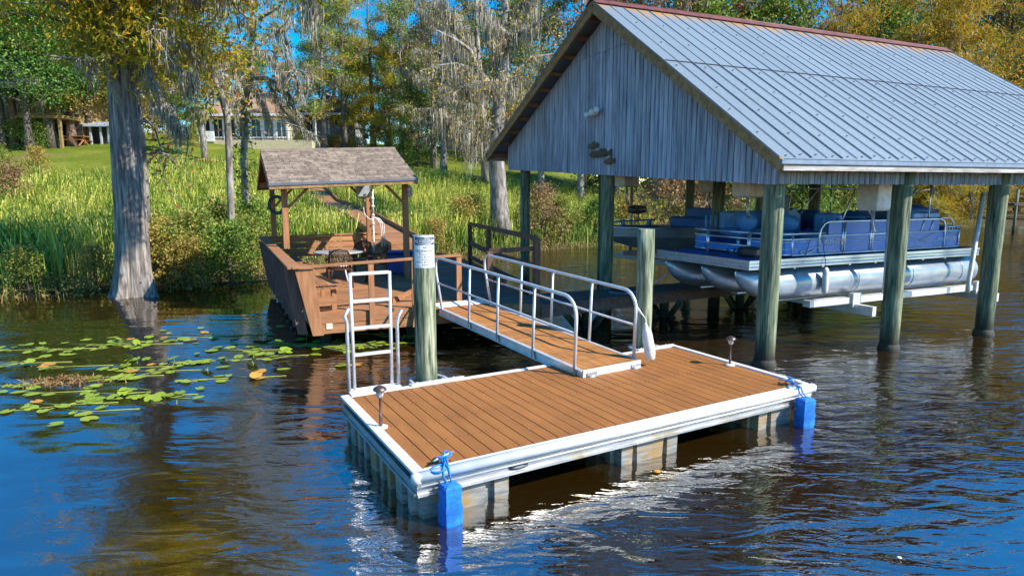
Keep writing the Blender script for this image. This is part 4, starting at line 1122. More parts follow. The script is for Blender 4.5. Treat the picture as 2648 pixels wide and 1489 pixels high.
for p in (B(2.62, 8.85, 0), B(5.9, 8.85, 0), B(8.9, 8.85, 0)): POST.append((p.x, p.y, .14, .145, 3.9))
for k, (x, y, r0, r1, z1) in enumerate(POST):
    mb = MB(); seg = 8; pts = [Vector((x, y, -1.4 + (z1 + 1.4) * i / seg)) for i in range(seg + 1)]
    mb.tube(pts, [r0 + (r1 - r0) * i / seg + random.uniform(-.004, .004) for i in range(seg + 1)], 20)
    o = mb.build('post', M['piling_dark'], bh)
for (x, y, r0) in ((Q0.x, Q0.y, .155), (6.745, 11.107, .15), (9.327, 12.312, .15)): mb = MB(); mb.lathe((x, y, .0), [(r0 + .02, -.1), (r0 + .035, .02), (r0 + .02, .09), (r0 + .0, .12)], 16); mb.build('waterline_growth', GROW, bh)
# floodlight and the three carved fish on the gable
FT = -.21
c = B(FT, 4.83, 4.51)
fl = thing('floodlight', 'twin white floodlight fixed in the middle of the grey gable', 'light', c, R(25))
mb = MB(); mb.lathe(c, [(.075, 0), (.075, .03), (.05, .05)], 14, (-LX).to_track_quat('Z', 'Y').to_matrix().to_4x4()); mb.build('mount', M['white'], fl)
mb = MB(); mb.lathe(c - LX * .10, [(.02, -.08), (.075, -.055), (.095, 0), (.08, .06), (.02, .085)], 12); mb.build('sensor', flat('sensor_cream', (.7, .68, .62), .4), fl)
for s_, zz in ((1, -.02), (-1, .05)):
    mb = MB(); d = (-LX * .75 + G1 * .75 * s_ - UP * .2).normalized(); p = c + G1 * .13 * s_ - LX * .06 + UP * zz
    mb.lathe(p, [(.03, -.05), (.03, .04), (.07, .13), (.066, .15)], 12, d.to_track_quat('Z', 'Y').to_matrix().to_4x4()); mb.build('lamp_head', M['white'], fl)
def fish(label, u, v, Lf, hf, mat, kind):
    # on the gable plane
    d = ray(u, v); k = d.x / d.y; o = Q0 + LX * FT
    s_ = (o.x - k * o.y) / (k * G1.y - G1.x); y = o.y + G1.y * s_
    c = Vector((o.x + G1.x * s_, y, CAMZ + d.z / d.y * y))
    t = thing('carved_fish', label, 'fish', c, R(25), 'carved fish ornaments on the gable')
    H_ = -G1    # picture right on the wall
    if kind == 'long': out = [(-.5, .12), (-.42, .42), (-.2, .5), (.18, .42), (.34, .16), (.5, .5), (.47, 0), (.5, -.5), (.34, -.16), (.2, -.45), (-.2, -.5), (-.42, -.42), (-.5, -.12)]
    else: out = [(-.5, 0), (-.38, .3), (-.12, .5), (.12, .38), (.27, .12), (.5, .46), (.44, 0), (.5, -.42), (.27, -.12), (.1, -.42), (-.15, -.5), (-.38, -.3)]
    mb = MB(); mb.prism([c + H_ * (x * Lf) + UP * (z * hf) for x, z in out], -LX * .03)
    mb.prism([c - LX * .03 + H_ * (x * Lf * .7 - .04 * Lf) + UP * (z * hf * .62) for x, z in out], -LX * .012); mb.build('body', mat, t)
    mb = MB()
    for q in ((-.1, .5), (.05, .46)): mb.prism([c + H_ * (q[0] * Lf) + UP * q[1] * hf, c + H_ * ((q[0] + .16) * Lf) + UP * q[1] * hf * .85, c + H_ * ((q[0] + .13) * Lf) + UP * (q[1] + .28) * hf], -LX * .02)
    mb.build('fin', mat, t)
FM = flat('carved_wood', (.09, .062, .045), .8); FM2 = flat('carved_wood_green', (.10, .10, .055), .8)
fish('small dark carved fish, topmost of the three on the gable', 1535, 378, .42, .12, FM2, 'a')
fish('long dark carved fish, middle one of the three on the gable', 1554, 398, .86, .15, FM, 'long')
fish('small reddish carved fish, lowest of the three on the gable', 1577, 418, .42, .13, flat('carved_wood_red', (.16, .09, .06), .8), 'a')
# ---------------------------------------------------------------- boat lifts: motor boxes, beams, guide poles
def lift_box(label, u, v, y, sz, rz=25):
    c = V(u, v, y); t = thing('lift_motor_box', label, 'box', c - UP * sz[2] / 2, R(rz), 'white boat lift motor boxes under the eaves')
    mb = MB(); T = Matrix.Rotation(R(rz), 4, 'Z'); hx, hy, hz = sz[0] / 2, sz[1] / 2, sz[2] / 2
    top = [(-hx, -hy), (hx, -hy), (hx, hy), (-hx, hy)]; k = .86
    vs = [c + T @ Vector((x, y_, hz)) for x, y_ in top] + [c + T @ Vector((x, y_, -hz * .8)) for x, y_ in top] + [c + T @ Vector((x * k, y_ * k, -hz)) for x, y_ in top]
    mb.add(vs, [(0, 1, 2, 3), (4, 5, 1, 0), (5, 6, 2, 1), (6, 7, 3, 2), (7, 4, 0, 3), (8, 9, 5, 4), (9, 10, 6, 5), (10, 11, 7, 6), (11, 8, 4, 7), (11, 10, 9, 8)])
    mb.build('cover', M['white'], t, bevel=.02)
    mb = MB(); mb.tube([c - UP * hz, c - UP * (hz + .25), c + Vector((.05, 0, -hz - .4))], .03, 8); mb.build('conduit', M['steel'], t)
lift_box('white lift motor box under the gable between the two left posts', 1621, 462, 15.2, (.42, .42, .40))
lift_box('white lift motor box between the two inner wooden posts', 1836, 478, 16.6, (.42, .42, .42))
lift_box('white lift motor box just left of the corner post', 1935, 480, 12.6, (.40, .46, .46))
lift_box('large white lift motor box beside the middle front post', 2262, 505, 11.75, (.42, .40, .56))
mb = MB()
lift = thing('boat_lift', 'white aluminium boat lift cradle with tall guide poles under the pontoon boat', 'boat lift', B(3.8, 1.9, .4), R(25))
def Bp(u, v, s_):   # point of the vertical plane s = const seen at pixel (u, v)
    d = ray(u, v); k = d.x / d.y; o = Q0 + G1 * s_
    t = (o.x - k * o.y) / (k * LX.y - LX.x); p = o + LX * t
    return Vector((p.x, p.y, CAMZ + d.z / d.y * p.y))
b0, b1 = Bp(2085, 787, .95), Bp(2545, 728, .95); b1.z = b0.z + .02
zb = (b0.z + b1.z) / 2
mb.beam(Vector((b0.x, b0.y, zb)), Vector((b1.x, b1.y, zb)), .16, .12); mb.build('bunk_beam', M['alu_pale'], lift)
mb = MB(); o_ = G1 * 1.85; mb.beam(Vector((b0.x, b0.y, zb)) + o_, Vector((b1.x, b1.y, zb)) + o_, .16, .12); mb.build('bunk_beam', M['alu_pale'], lift)
for f in (.22, .93):
    p = Vector((b0.x, b0.y, zb)).lerp(Vector((b1.x, b1.y, zb)), f)
    mb = MB(); mb.beam(p - G1 * .5 - UP * .16, p + G1 * 2.7 - UP * .16, .10, .18); mb.build('cross_beam', M['alu_pale'], lift)
    mb = MB(); mb.box(p - G1 * .08 + UP * .0, (.22, .10, .28), R(25)); mb.build('bracket', M['alu_pale'], lift)
for (u0, v0), (u1, v1), s_ in (((2290, 780 - 55), (2302, 540), .55), ((2505, 726), (2545, 497), .62)):
    p, q = Bp(u0, v0, s_), Bp(u1, v1, s_)
    mb = MB(); mb.tube([p - UP * .25, p, q], .045, 10); mb.build('guide_pole', M['white'], lift)
mb = MB()
for u, v in ((2303, 560), (2565, 520)):
    p = Bp(u, v, .5); mb.tube([Vector((p.x, p.y, 3.2)), Vector((p.x, p.y, zb))], .006, 5)
mb.build('cable', M['dark'], lift)
# ---------------------------------------------------------------- pontoon boat on the lift
M['navy_panel'] = surf('navy_panel', [(.3, (.008, .19, .62)), (.7, (.012, .24, .74))], scale=3, rough=.4, spec=.35)
M['boat_alu'] = surf('boat_aluminium', [(.3, (.55, .62, .70)), (.7, (.68, .74, .80))], (.4, 3, 3), 3, .28, .75)
M['tube_alu'] = surf('pontoon_aluminium', [(.25, (.30, .35, .41)), (.75, (.46, .50, .54))], (.5, 2, 2), 3, .33, .5, spots=(1.5, .60, .80, (.42, .39, .33)))
M['seat_vinyl'] = flat('blue_grey_vinyl', (.09, .30, .64), .45)
M['seat_dark'] = flat('dark_blue_vinyl', (.02, .12, .38), .5)
M['carpet'] = flat('boat_deck_carpet', (.04, .13, .42), .9)
PB0 = Q0 + G1 * .90 + LX * .48
def BT(x, y, z): return PB0 + LX * x + G1 * y + UP * z
pb = thing('pontoon_boat', 'silver and navy pontoon boat with railings raised on the lift under the boathouse', 'boat', PB0, R(25))
BL, BWd, BZ = 6.7, 2.55, 1.59
mb = MB()
mb.prism([BT(.05, .03, BZ - .06), BT(BL - .05, .03, BZ - .06), BT(BL - .05, BWd - .03, BZ - .06), BT(.05, BWd - .03, BZ - .06)], UP * .06); mb.build('deck', M['carpet'], pb)
mb = MB()
prof = [(0, -.165), (.022, -.16), (.022, -.125), (.008, -.12), (.022, -.10), (.022, -.065), (.008, -.06), (.026, -.045), (.026, .004), (0, .008)]
def skirt_strip(p, q, n):
    vs = []
    for e in (p, q): vs += [e + n * a + UP * b for a, b in prof]
    k = len(prof); mb.add(vs, [(i, i + 1, k + i + 1, k + i) if True else 0 for i in range(k - 1)] + [tuple(range(k))[::-1], tuple(range(k, 2 * k))])
skirt_strip(BT(0, .02, BZ), BT(BL, .02, BZ), -G1); skirt_strip(BT(BL, BWd - .02, BZ), BT(0, BWd - .02, BZ), G1)
skirt_strip(BT(.02, BWd, BZ), BT(.02, 0, BZ), -LX); skirt_strip(BT(BL - .02, 0, BZ), BT(BL - .02, BWd, BZ), LX)
mb.build('deck_edge', M['boat_alu'], pb)
def pontoon(y, x0):
    c, r = 1.10, .305
    prof = []; pts = []; rad = []
    for x, rr, up in ((x0, .015, .26), (x0 + .03, .06, .235), (x0 + .10, .12, .185), (x0 + .25, .19, .115), (x0 + .45, .25, .055), (x0 + .7, .29, .015), (x0 + .95, r, 0), (2.5, r, 0), (4.2, r, 0), (BL + .05, r, 0), (BL + .12, r * .8, .02)):
        pts.append(BT(x, y, c + up)); rad.append(rr)
    mb = MB(); mb.tube(pts, rad, 28); o = mb.build('pontoon', M['tube_alu'], pb)
    mb = MB()
    for x in (1.25, 2.9, 4.55, 6.2):
        ring = [BT(x, y + (r + .004) * math.cos(R(q)), c + (r + .004) * math.sin(R(q))) for q in range(0, 361, 15)]; mb.tube(ring, .008, 5, cap=False)
    for x in (1.3 + k * .75 for k in range(7)): mb.box(BT(x, y, c + r + .03), (.05, .30, .12), R(25))
    mb.beam(BT(x0 + .9, y, c - r - .008), BT(BL, y, c - r - .008), .05, .03)
    mb.tube([BT(x0 - .0, y, c + .30), BT(x0 - .035, y, c + .25), BT(x0 + .03, y, c + .13), BT(x0 + .2, y, c - .05), BT(x0 + .5, y, c - .20), BT(x0 + .95, y, c - r - .01)], .012, 6)
    mb.build('seam', M['boat_alu'], o)
pontoon(.31, .02); pontoon(1.27, .10); pontoon(2.24, .02)
# fence rails: list of side outlines
RZ0, RZ1 = 2.03, 2.24
def rail_path(pts, r=.019): mb.tube(pts, r, 8)
near = [BT(x, .08, 0) for x in (1.05, 5.95)]
def corner(side, z):   # rounded bow corner from the gate post to the side
    y0 = .08 if side < 0 else BWd - .08
    sgn = 1 if side < 0 else -1
    return [BT(.70, y0 + sgn * .62, z)] + [BT(.70 + .42 * (1 - math.cos(R(a))), y0 + sgn * (.42 - .42 * math.sin(R(a))), z) for a in (0, 22, 45, 67, 90)]
mb = MB()
for side in (-1, 1):
    y = .08 if side < 0 else BWd - .08
    for z in (RZ0, RZ0 - .10): rail_path(corner(side, z) + [BT(1.95, y, z)])
    # step up to the taller side fence
    rail_path([BT(1.80, y, BZ + .03), BT(1.80, y, 2.02), BT(1.83, y, 2.12), BT(1.90, y, 2.20), BT(2.02, y, RZ1), BT(5.35, y, RZ1), BT(5.47, y, 2.21), BT(5.54, y, 2.12), BT(5.56, y, 1.98), BT(5.56, y, BZ + .03)], .022)
    rail_path([BT(1.80, y, 1.98), BT(6.05, y, 1.98)], .019); rail_path([BT(1.1, y, BZ + .05), BT(6.05, y, BZ + .05)], .02)
    rail_path([BT(5.56, y, 2.07), BT(6.05, y, 2.07)], .016)
    rail_path(corner(side, BZ + .06), .018)
    for x in (1.10, 2.42, 2.48, 3.22, 3.28, 4.3, 6.05): rail_path([BT(x, y, BZ + .03), BT(x, y, RZ1 if 2 < x < 5.4 else (RZ0 if x < 2 else 2.07))], .021)
    rail_path([BT(4.75, y, 1.98), BT(4.86, y, RZ1)], .014); rail_path([BT(5.05, y, 1.98), BT(5.16, y, RZ1)], .014)
    for k in range(5): rail_path([BT(5.62 + .09 * k, y, 1.98), BT(5.62 + .09 * k, y, 2.07)], .012)
    rail_path([BT(.70, y + (.62 if side < 0 else -.62), BZ), BT(.70, y + (.62 if side < 0 else -.62), RZ0 + .01)], .024)
for z in (RZ0, RZ0 - .11, RZ0 - .25, BZ + .07): rail_path([BT(.70, .74, z), BT(.70, BWd - .74, z)], .018)
for y in (.74, BWd - .74): rail_path([BT(.70, y, BZ), BT(.70, y, RZ0)], .022)
for z in (RZ1, BZ + .06): rail_path([BT(6.05, .08, z if z < 2 else 2.07), BT(6.05, BWd - .08, z if z < 2 else 2.07)], .019)
mb.build('railing', M['boat_alu'], pb)
mb = MB()
for side in (-1, 1):
    y = .085 if side < 0 else BWd - .085
    th = G1 * (.012 if side < 0 else -.012)
    for x0, x1, z1 in ((1.13, 1.80, RZ0 - .12), (1.82, 2.42, 1.97), (2.50, 3.22, 1.97), (3.30, 6.03, 1.97)):
        mb.prism([BT(x0, y, BZ + .06), BT(x1, y, BZ + .06), BT(x1, y, z1), BT(x0, y, z1)], th)
    for x0, x1 in ((2.04, 2.42), (2.50, 3.22), (3.30, 5.36)): mb.prism([BT(x0, y, 2.0), BT(x1, y, 2.0), BT(x1, y, RZ1 - .02), BT(x0, y, RZ1 - .02)], th)
    c0, c1 = corner(side, BZ + .07), corner(side, RZ0 - .13)
    for k in range(len(c0) - 1):
        q = [c0[k], c0[k + 1], c1[k + 1], c1[k]]; nn = (q[1] - q[0]).cross(q[3] - q[0]).normalized(); mb.prism(q, nn * .008)
mb.prism([BT(.70, .77, BZ + .09), BT(.70, BWd - .77, BZ + .09), BT(.70, BWd - .77, RZ0 - .26), BT(.70, .77, RZ0 - .26)], LX * .01)
mb.prism([BT(6.05, .1, BZ + .06), BT(6.05, BWd - .1, BZ + .06), BT(6.05, BWd - .1, 2.05), BT(6.05, .1, 2.05)], LX * .01)
mb.build('side_panel', M['navy_panel'], pb)
mb = MB()   # silver stripes along the panels
for pts in ([(1.82, 1.905), (2.42, 1.91), (3.22, 1.915), (4.2, 1.90), (4.55, 1.86), (5.15, 1.74), (5.5, 1.645)], [(1.82, 1.80), (2.42, 1.81), (3.22, 1.82), (3.9, 1.81), (4.3, 1.78), (4.9, 1.66)], [(4.72, 1.80), (5.15, 1.93), (5.3, 1.965)]):
    mb.tube([BT(x, .072, z) for x, z in pts], .007, 5)
for z in (1.88, 1.75): mb.tube([p - G1 * .0 + (p - BT(1.2, 1.27, p.z)).normalized() * .012 for p in corner(-1, z)] + [BT(1.8, .07, z + .01)], .007, 5)
for z in (1.90, 1.78): mb.tube([p + (p - BT(1.2, 1.27, p.z)).normalized() * .012 for p in corner(1, z)], .007, 5)
for a, b in (((1.30, 1.70), (1.42, 1.62)), ((1.42, 1.62), (1.78, 1.78)), ((1.30, 1.70), (1.78, 1.78)), ((1.36, 1.72), (1.52, 1.66))): mb.tube([BT(a[0], .070, a[1]), BT(b[0], .070, b[1])], .009, 5)
mb.build('stripe', M['white'], pb)
mb = MB()
put_text(mb, 'SC-9175-DN', .125, lambda x, y: BT(2.08 + x, .066, 1.855 + y)); mb.build('registration', M['white'], pb)
mb = MB(); put_text(mb, '220 ISLAND CC', .062, lambda x, y: BT(2.13 + x, .066, 1.685 + y), shear=.25)
put_text(mb, 'Sweetwater', .13, lambda x, y: BT(5.62 + x, .066, 1.83 + y), shear=.35); mb.tube([BT(5.28, .068, 1.745), BT(5.4, .068, 1.755), BT(5.7, .068, 1.79), BT(5.95, .068, 1.80)], .006, 5); mb.tube([BT(5.5, .068, 1.92), BT(5.75, .068, 1.945), BT(5.98, .068, 1.915)], .005, 5)
mb.build('lettering', flat('silver_letters', (.62, .66, .72), .4), pb)
mb = MB(); mb.box(BT(2.40, .068, 1.86), (.07, .006, .07), R(25)); mb.build('sticker', flat('sticker_red', (.55, .2, .2), .5), pb)
# seats
def couch(x0, x1, y0, y1, back, mats='seat_vinyl', h=.36):
    cx, cy = (x0 + x1) / 2, (y0 + y1) / 2
    mb = MB(); mb.rbox(BT(cx, cy, BZ + .14), (x1 - x0 - .02, y1 - y0 - .02, .28), .03, R(25)); o = mb.build('seat_base', M['seat_dark'], pb)
    mb = MB(); mb.rbox(BT(cx, cy, BZ + h), (x1 - x0, y1 - y0, .15), .06, R(25)); mb.build('cushion', M[mats], o)
    mb = MB()
    if back == 'far': mb.rbox(BT(cx, y1 - .07, BZ + .60), (x1 - x0, .16, .40), .07, R(25))
    elif back == 'near': mb.rbox(BT(cx, y0 + .07, BZ + .60), (x1 - x0, .16, .40), .07, R(25))
    elif back == 'stern': mb.rbox(BT(x1 - .08, cy, BZ + .58), (.18, y1 - y0, .44), .08, R(25))
    elif back == 'bow': mb.rbox(BT(x0 + .08, cy, BZ + .58), (.18, y1 - y0, .42), .08, R(25))
    mb.build('backrest', M[mats], o)
couch(1.5, 2.7, 1.85, 2.42, 'far'); couch(1.95, 2.55, .18, .75, 'stern'); couch(4.55, 5.5, .16, .72, 'near'); couch(3.6, 4.5, 1.85, 2.42, 'far', 'seat_dark')
couch(5.1, 5.95, .75, 2.4, 'stern')
mb = MB(); mb.tube([BT(4.5, .5, BZ + .80), BT(5.3, .5, BZ + .80), BT(5.72, .5, BZ + .74)], [.13, .13, .1], 12); mb.build('bolster', M['seat_dark'], pb)
# swivel chairs
def swivel(x, y, w, mat):
    mb = MB(); mb.tube([BT(x, y, BZ), BT(x, y, BZ + .32)], .04, 10); o = mb.build('chair_pedestal', M['boat_alu'], pb)
    mb = MB(); mb.rbox(BT(x, y, BZ + .37), (.46, .46, .12), .1, R(25)); mb.build('cushion', M[mat], o)
    mb = MB(); c = BT(x + .20, y, BZ + .60)
    mb.lathe(c, [(.02, -.07), (w * .5, -.06), (w * .58, 0), (w * .5, .06), (.02, .07)], 20, Matrix.Rotation(R(25), 4, 'Z') @ Matrix.Rotation(R(84), 4, 'Y') @ Matrix.Diagonal((.80, 1.15, 1, 1)))
    mb.build('backrest', M[mat], o)
swivel(1.25, 1.55, .42, 'seat_vinyl'); swivel(1.55, .75, .34, 'seat_vinyl')
swivel(3.35, 1.75, .46, 'seat_dark'); swivel(3.9, 1.2, .46, 'seat_dark')
# helm console, windscreen and wheel
mb = MB(); mb.prism([BT(2.62, 1.55, BZ), BT(3.02, 1.55, BZ), BT(2.98, 1.55, BZ + .70), BT(2.80, 1.55, BZ + .86), BT(2.62, 1.55, BZ + .80)], G1 * .62); mb.build('console', M['seat_vinyl'], pb)
mb = MB(); mb.prism([BT(2.60, 1.55, BZ + .80), BT(2.66, 1.55, BZ + 1.14), BT(2.67, 2.15, BZ + 1.14), BT(2.60, 2.17, BZ + .80)], LX * .012); mb.build('windscreen', flat('tinted_screen', (.30, .38, .48), .1, spec=.8), pb)
mb = MB(); wc = BT(3.08, 1.82, BZ + .84); wx = (G1); wy = (UP * .8 + LX * .5).normalized()
mb.tube([wc + wx * .19 * math.cos(R(q)) + wy * .19 * math.sin(R(q)) for q in range(0, 361, 18)], .014, 6, cap=False)
for q in (30, 150, 270): mb.tube([wc - LX * .04 - UP * .03, wc + wx * .19 * math.cos(R(q)) + wy * .19 * math.sin(R(q))], .01, 5)
mb.build('steering_wheel', M['dark'], pb)
mb = MB(); mb.tube([BT(4.0, 1.05, BZ), BT(4.0, 1.05, BZ + .66)], .03, 8); mb.lathe(BT(4.0, 1.05, BZ + .66), [(.05, 0), (.30, .0), (.31, .02), (.30, .035)], 20); mb.build('table', M['seat_vinyl'], pb)
# canopy frame, folded
mb = MB()
for y in (.10, BWd - .10):
    mb.tube([BT(3.3, y, RZ1), BT(2.75, y, RZ1 + .62)], .016, 6); mb.tube([BT(3.9, y, RZ1), BT(4.55, y, RZ1 + .62)], .016, 6); mb.tube([BT(5.0, y, RZ1 - .05), BT(5.0, y, RZ1 + .8)], .018, 6)
    mb.tube([BT(2.4, y, RZ1), BT(2.7, y, RZ1 + .6)], .014, 6)
mb.tube([BT(2.75, .1, RZ1 + .62), BT(2.75, BWd - .1, RZ1 + .62)], .016, 6); mb.tube([BT(4.55, .1, RZ1 + .62), BT(4.55, BWd - .1, RZ1 + .62)], .016, 6)
mb.tube([BT(5.25, .12, RZ1), BT(5.75, .12, RZ1 + .02), BT(5.9, .12, RZ1 - .1), BT(5.86, .12, RZ1 - .3)], .016, 6)
mb.build('canopy_frame', M['boat_alu'], pb)
for k in range(3): mb = MB(); mb.tube([BT(1.12 + .13 * k, 2.36, RZ0 - .05), BT(1.10 + .13 * k, 2.36, RZ0 + .27)], .026, 8); mb.build('rod_holder', M['seat_vinyl'], pb)
for k in range(4): mb = MB(); mb.tube([BT(2.0 + .13 * k, .18, RZ1 - .12), BT(2.0 + .13 * k, .18, RZ1 + .07)], .028, 8); mb.build('rod_holder', M['seat_vinyl'], pb)
# trolling motor on the bow, cleat, deck hatch
mb = MB(); mb.tube([BT(.36, .20, BZ + .10), BT(.36, .58, BZ + .11)], [.075, .095], 12); mb.rbox(BT(.38, .30, BZ + .13), (.26, .36, .17), .06, R(25)); mb.build('trolling_motor', M['dark'], pb)
mb = MB(); mb.tube([BT(.25, .7, BZ + .08), BT(.5, 1.05, BZ + .09)], .02, 6); mb.box(BT(.40, .30, BZ + .18), (.1, .22, .08), R(25)); mb.tube([BT(.2, .62, BZ + .03), BT(.3, .66, BZ + .16), BT(.34, .78, BZ + .05), BT(.28, .86, BZ + .14)], .013, 6)
mb.build('motor_mount', M['navy'], pb)
mb = MB(); mb.lathe(BT(.35, 1.27, BZ), [(.14, -.002), (.14, .008), (.05, .01)], 18); mb.box(BT(.20, 2.2, BZ + .03), (.06, .14, .05), R(25)); mb.build('deck_fitting', M['dark'], pb)
for a, b in (((1.62, .09, 2.02), (1.3, .0, 1.50)), ((.70, 1.85, 2.0), (.66, 1.86, 1.66))): mb = MB(); mb.tube([BT(*a), BT(*b)], .007, 5); mb.build('line', M['rope_violet'], pb)
fd = BT(1.86, -.06, 1.40)
wf = thing('boat_fender', 'short white fender hanging on the pontoon boat near its bow', 'fender', fd - UP * .5)
mb = MB(); mb.lathe(fd - UP * .5, [(.015, 0), (.05, .03), (.06, .1), (.06, .40), (.05, .46), (.02, .50)], 12); mb.build('body', M['fender'], wf)
mb = MB(); mb.tube([fd, BT(1.83, .05, 1.98)], .007, 5); mb.build('rope', M['rope_violet'], wf)
mo = thing('mooring_line', 'thin pale blue mooring line sagging from the pontoon boat to the dock piling', 'rope', U(1700, 735, .75))
mb = MB(); a, b = BT(.12, 2.24, 1.2), Vector((2.1, 13.6, .66)); mb.tube([a.lerp(b, f) - UP * .35 * (4 * f * (1 - f)) * .6 for f in [k / 8 for k in range(9)]], .009, 6); mb.build('line', flat('pale_rope', (.35, .42, .75), .7), mo)

# ---------------------------------------------------------------- fishing boat in the far slip
fb0 = Q0 + G1 * 6.45 + LX * 1.15
def FB(x, y, z): return fb0 + LX * x + G1 * y + UP * z
fb = thing('fishing_boat', 'low grey fishing boat raised in the far slip behind the pontoon boat', 'boat', fb0, R(25))
secs = [(0.0, .05, 1.90, 1.62, .02), (.35, .36, 1.90, 1.50, .10), (.9, .66, 1.88, 1.36, .34), (1.7, .92, 1.86, 1.26, .62), (3.0, 1.05, 1.84, 1.22, .80), (5.2, 1.05, 1.82, 1.22, .82)]
mb = MB(); vs = []; fs = []
for x, hw, zt, zb, hb in secs: vs += [FB(x, -hw, zt), FB(x, -(hw * .97), zt - .22), FB(x, -hb, zb + .04), FB(x, 0, zb), FB(x, hb, zb + .04), FB(x, hw * .97, zt - .22), FB(x, hw, zt)]
for i in range(len(secs) - 1):
    for k in range(6): fs.append((i * 7 + k, (i + 1) * 7 + k, (i + 1) * 7 + k + 1, i * 7 + k + 1))
    fs.append((i * 7 + 6, (i + 1) * 7 + 6, (i + 1) * 7, i * 7))
fs += [tuple(range(7)), tuple(range(35, 42))[::-1]]
mb.add(vs, fs); mb.build('hull', surf('grey_hull', [(.3, (.22, .27, .31)), (.7, (.30, .35, .39))], scale=3, rough=.4, metal=.2), fb)
mb = MB()
for s_ in (-1, 1):
    mb.tube([FB(x, s_ * hw, zt + .01) for x, hw, zt, _, _ in secs], .028, 8)
mb.build('gunwale', M['boat_alu'], fb)
mb = MB(); mb.prism([FB(.4, -.33, 1.905), FB(1.6, -.85, 1.885), FB(1.6, .85, 1.885), FB(.4, .33, 1.905)], UP * .012); mb.build('bow_deck', M['carpet'], fb)
mb = MB(); mb.tube([FB(.1, .25, 2.02), FB(1.9, .45, 2.06)], .022, 8); mb.tube([FB(.05, .2, 1.9), FB(.05, .2, 2.18)], .05, 8)
for x in (.75, 1.6): mb.tube([FB(x, .32, 1.9), FB(x, .32, 2.08)], [.07, .055], 10)
mb.build('trolling_motor', M['seat_vinyl'], fb)
hd = FB(1.30, .45, 2.34)
mb = MB(); T = Matrix.Rotation(R(25), 4, 'Z') @ Matrix.Rotation(R(90), 4, 'Y')
mb.lathe(hd - LX * .30, [(.03, 0), (.09, .03), (.115, .14), (.115, .42), (.09, .55), (.03, .60)], 14, T); mb.build('motor_head', surf('dark_grey_case', [(.3, (.045, .05, .055)), (.7, (.10, .10, .11))], scale=9, rough=.4), fb)
mb = MB(); mb.tube([hd - UP * .1, FB(1.35, .45, 2.05)], .03, 8); mb.build('shaft', M['steel'], fb)
mb = MB(); mb.rbox(FB(2.9, 0, 1.98), (.6, 1.5, .3), .08, R(25)); mb.rbox(FB(3.25, 0, 2.2), (.15, 1.4, .35), .06, R(25)); mb.build('seat', M['seat_dark'], fb)
lf2 = thing('boat_lift', 'grey lift cradle beams carrying the fishing boat in the far slip', 'boat lift', FB(2.5, 0, .8), R(25))
for s_ in (-.55, .55):
    mb = MB(); mb.beam(FB(.9, s_, 1.17), FB(5.3, s_, 1.17), .10, .12); mb.build('bunk_beam', M['steel'], lf2)
mb = MB(); mb.tube([FB(1.42, .9, 1.0), FB(1.42, .9, 3.15)], .045, 8); mb.build('guide_pole', M['steel'], lf2)
for x in (1.2, 4.6):
    mb = MB(); mb.beam(FB(x, -1.6, 1.04), FB(x, 1.6, 1.04), .10, .13); mb.build('cross_beam', M['steel'], lf2)
# ---------------------------------------------------------------- vegetation helpers
def ground_at(u, v, y0=17.0, y1=140.0):
    """world point where the sight line of a picture point meets the terrain"""
    d = ray(u, v); y = y0
    while y < y1:
        x = d.x / d.y * y; z = CAMZ + d.z / d.y * y
        if z <= gz(x, y): return Vector((x, y, gz(x, y)))
        y += .25
    x = d.x / d.y * y1; return Vector((x, y1, gz(x, y1)))
def unit(rs, n):
    a = rs.normal(size=(n, 3)); return a / np.linalg.norm(a, axis=1, keepdims=True)
def leaf_polys(rs, C, L, Wd, bias=None, flat_=.0):
    """rhombic leaves centred on C; L, Wd mean length and width; bias = preferred axis"""
    n = len(C); a = unit(rs, n)
    if bias is not None: a = a + np.asarray(bias); a /= np.linalg.norm(a, axis=1, keepdims=True)
    b = np.cross(a, unit(rs, n)); b /= np.linalg.norm(b, axis=1, keepdims=True) + 1e-9
    l = (L * rs.uniform(.6, 1.4, n))[:, None] / 2; w = (Wd * rs.uniform(.6, 1.4, n))[:, None] / 2
    return np.stack([C - a * l, C + b * w - a * l * .15, C + a * l, C - b * w - a * l * .15], 1)
def moss_polys(rs, P, length, spread, per, width):
    """hanging strands: each a chain of three narrow strips below a bough point"""
    out = []
    n = len(P) * per
    base = np.repeat(P, per, 0) + rs.normal(size=(n, 3)) * np.array([spread, spread, spread * .35])
    Lm = np.repeat(length * rs.uniform(.35, 1.35, len(P)), per) * rs.uniform(.25, 1.0, n)
    az = rs.uniform(0, 2 * np.pi, n); dx = np.stack([np.cos(az), np.sin(az), 0 * az], 1)
    drift = rs.normal(size=(n, 3)) * .06; drift[:, 2] = 0
    w = width * rs.uniform(.5, 1.5, n)
    for i in range(3):
        t0, t1 = i / 3, (i + 1) / 3
        w0, w1 = w * (1 - .55 * t0), w * (1 - .55 * t1) * (.25 if i == 2 else 1)
        c0 = base + drift * (np.sin(3 * t0 + az) * 1.0)[:, None] * Lm[:, None]; c0[:, 2] -= Lm * t0
        c1 = base + drift * (np.sin(3 * t1 + az) * 1.0)[:, None] * Lm[:, None]; c1[:, 2] -= Lm * t1
        out.append(np.stack([c0 - dx * w0[:, None], c0 + dx * w0[:, None], c1 + dx * w1[:, None], c1 - dx * w1[:, None]], 1))
    return np.concatenate(out)
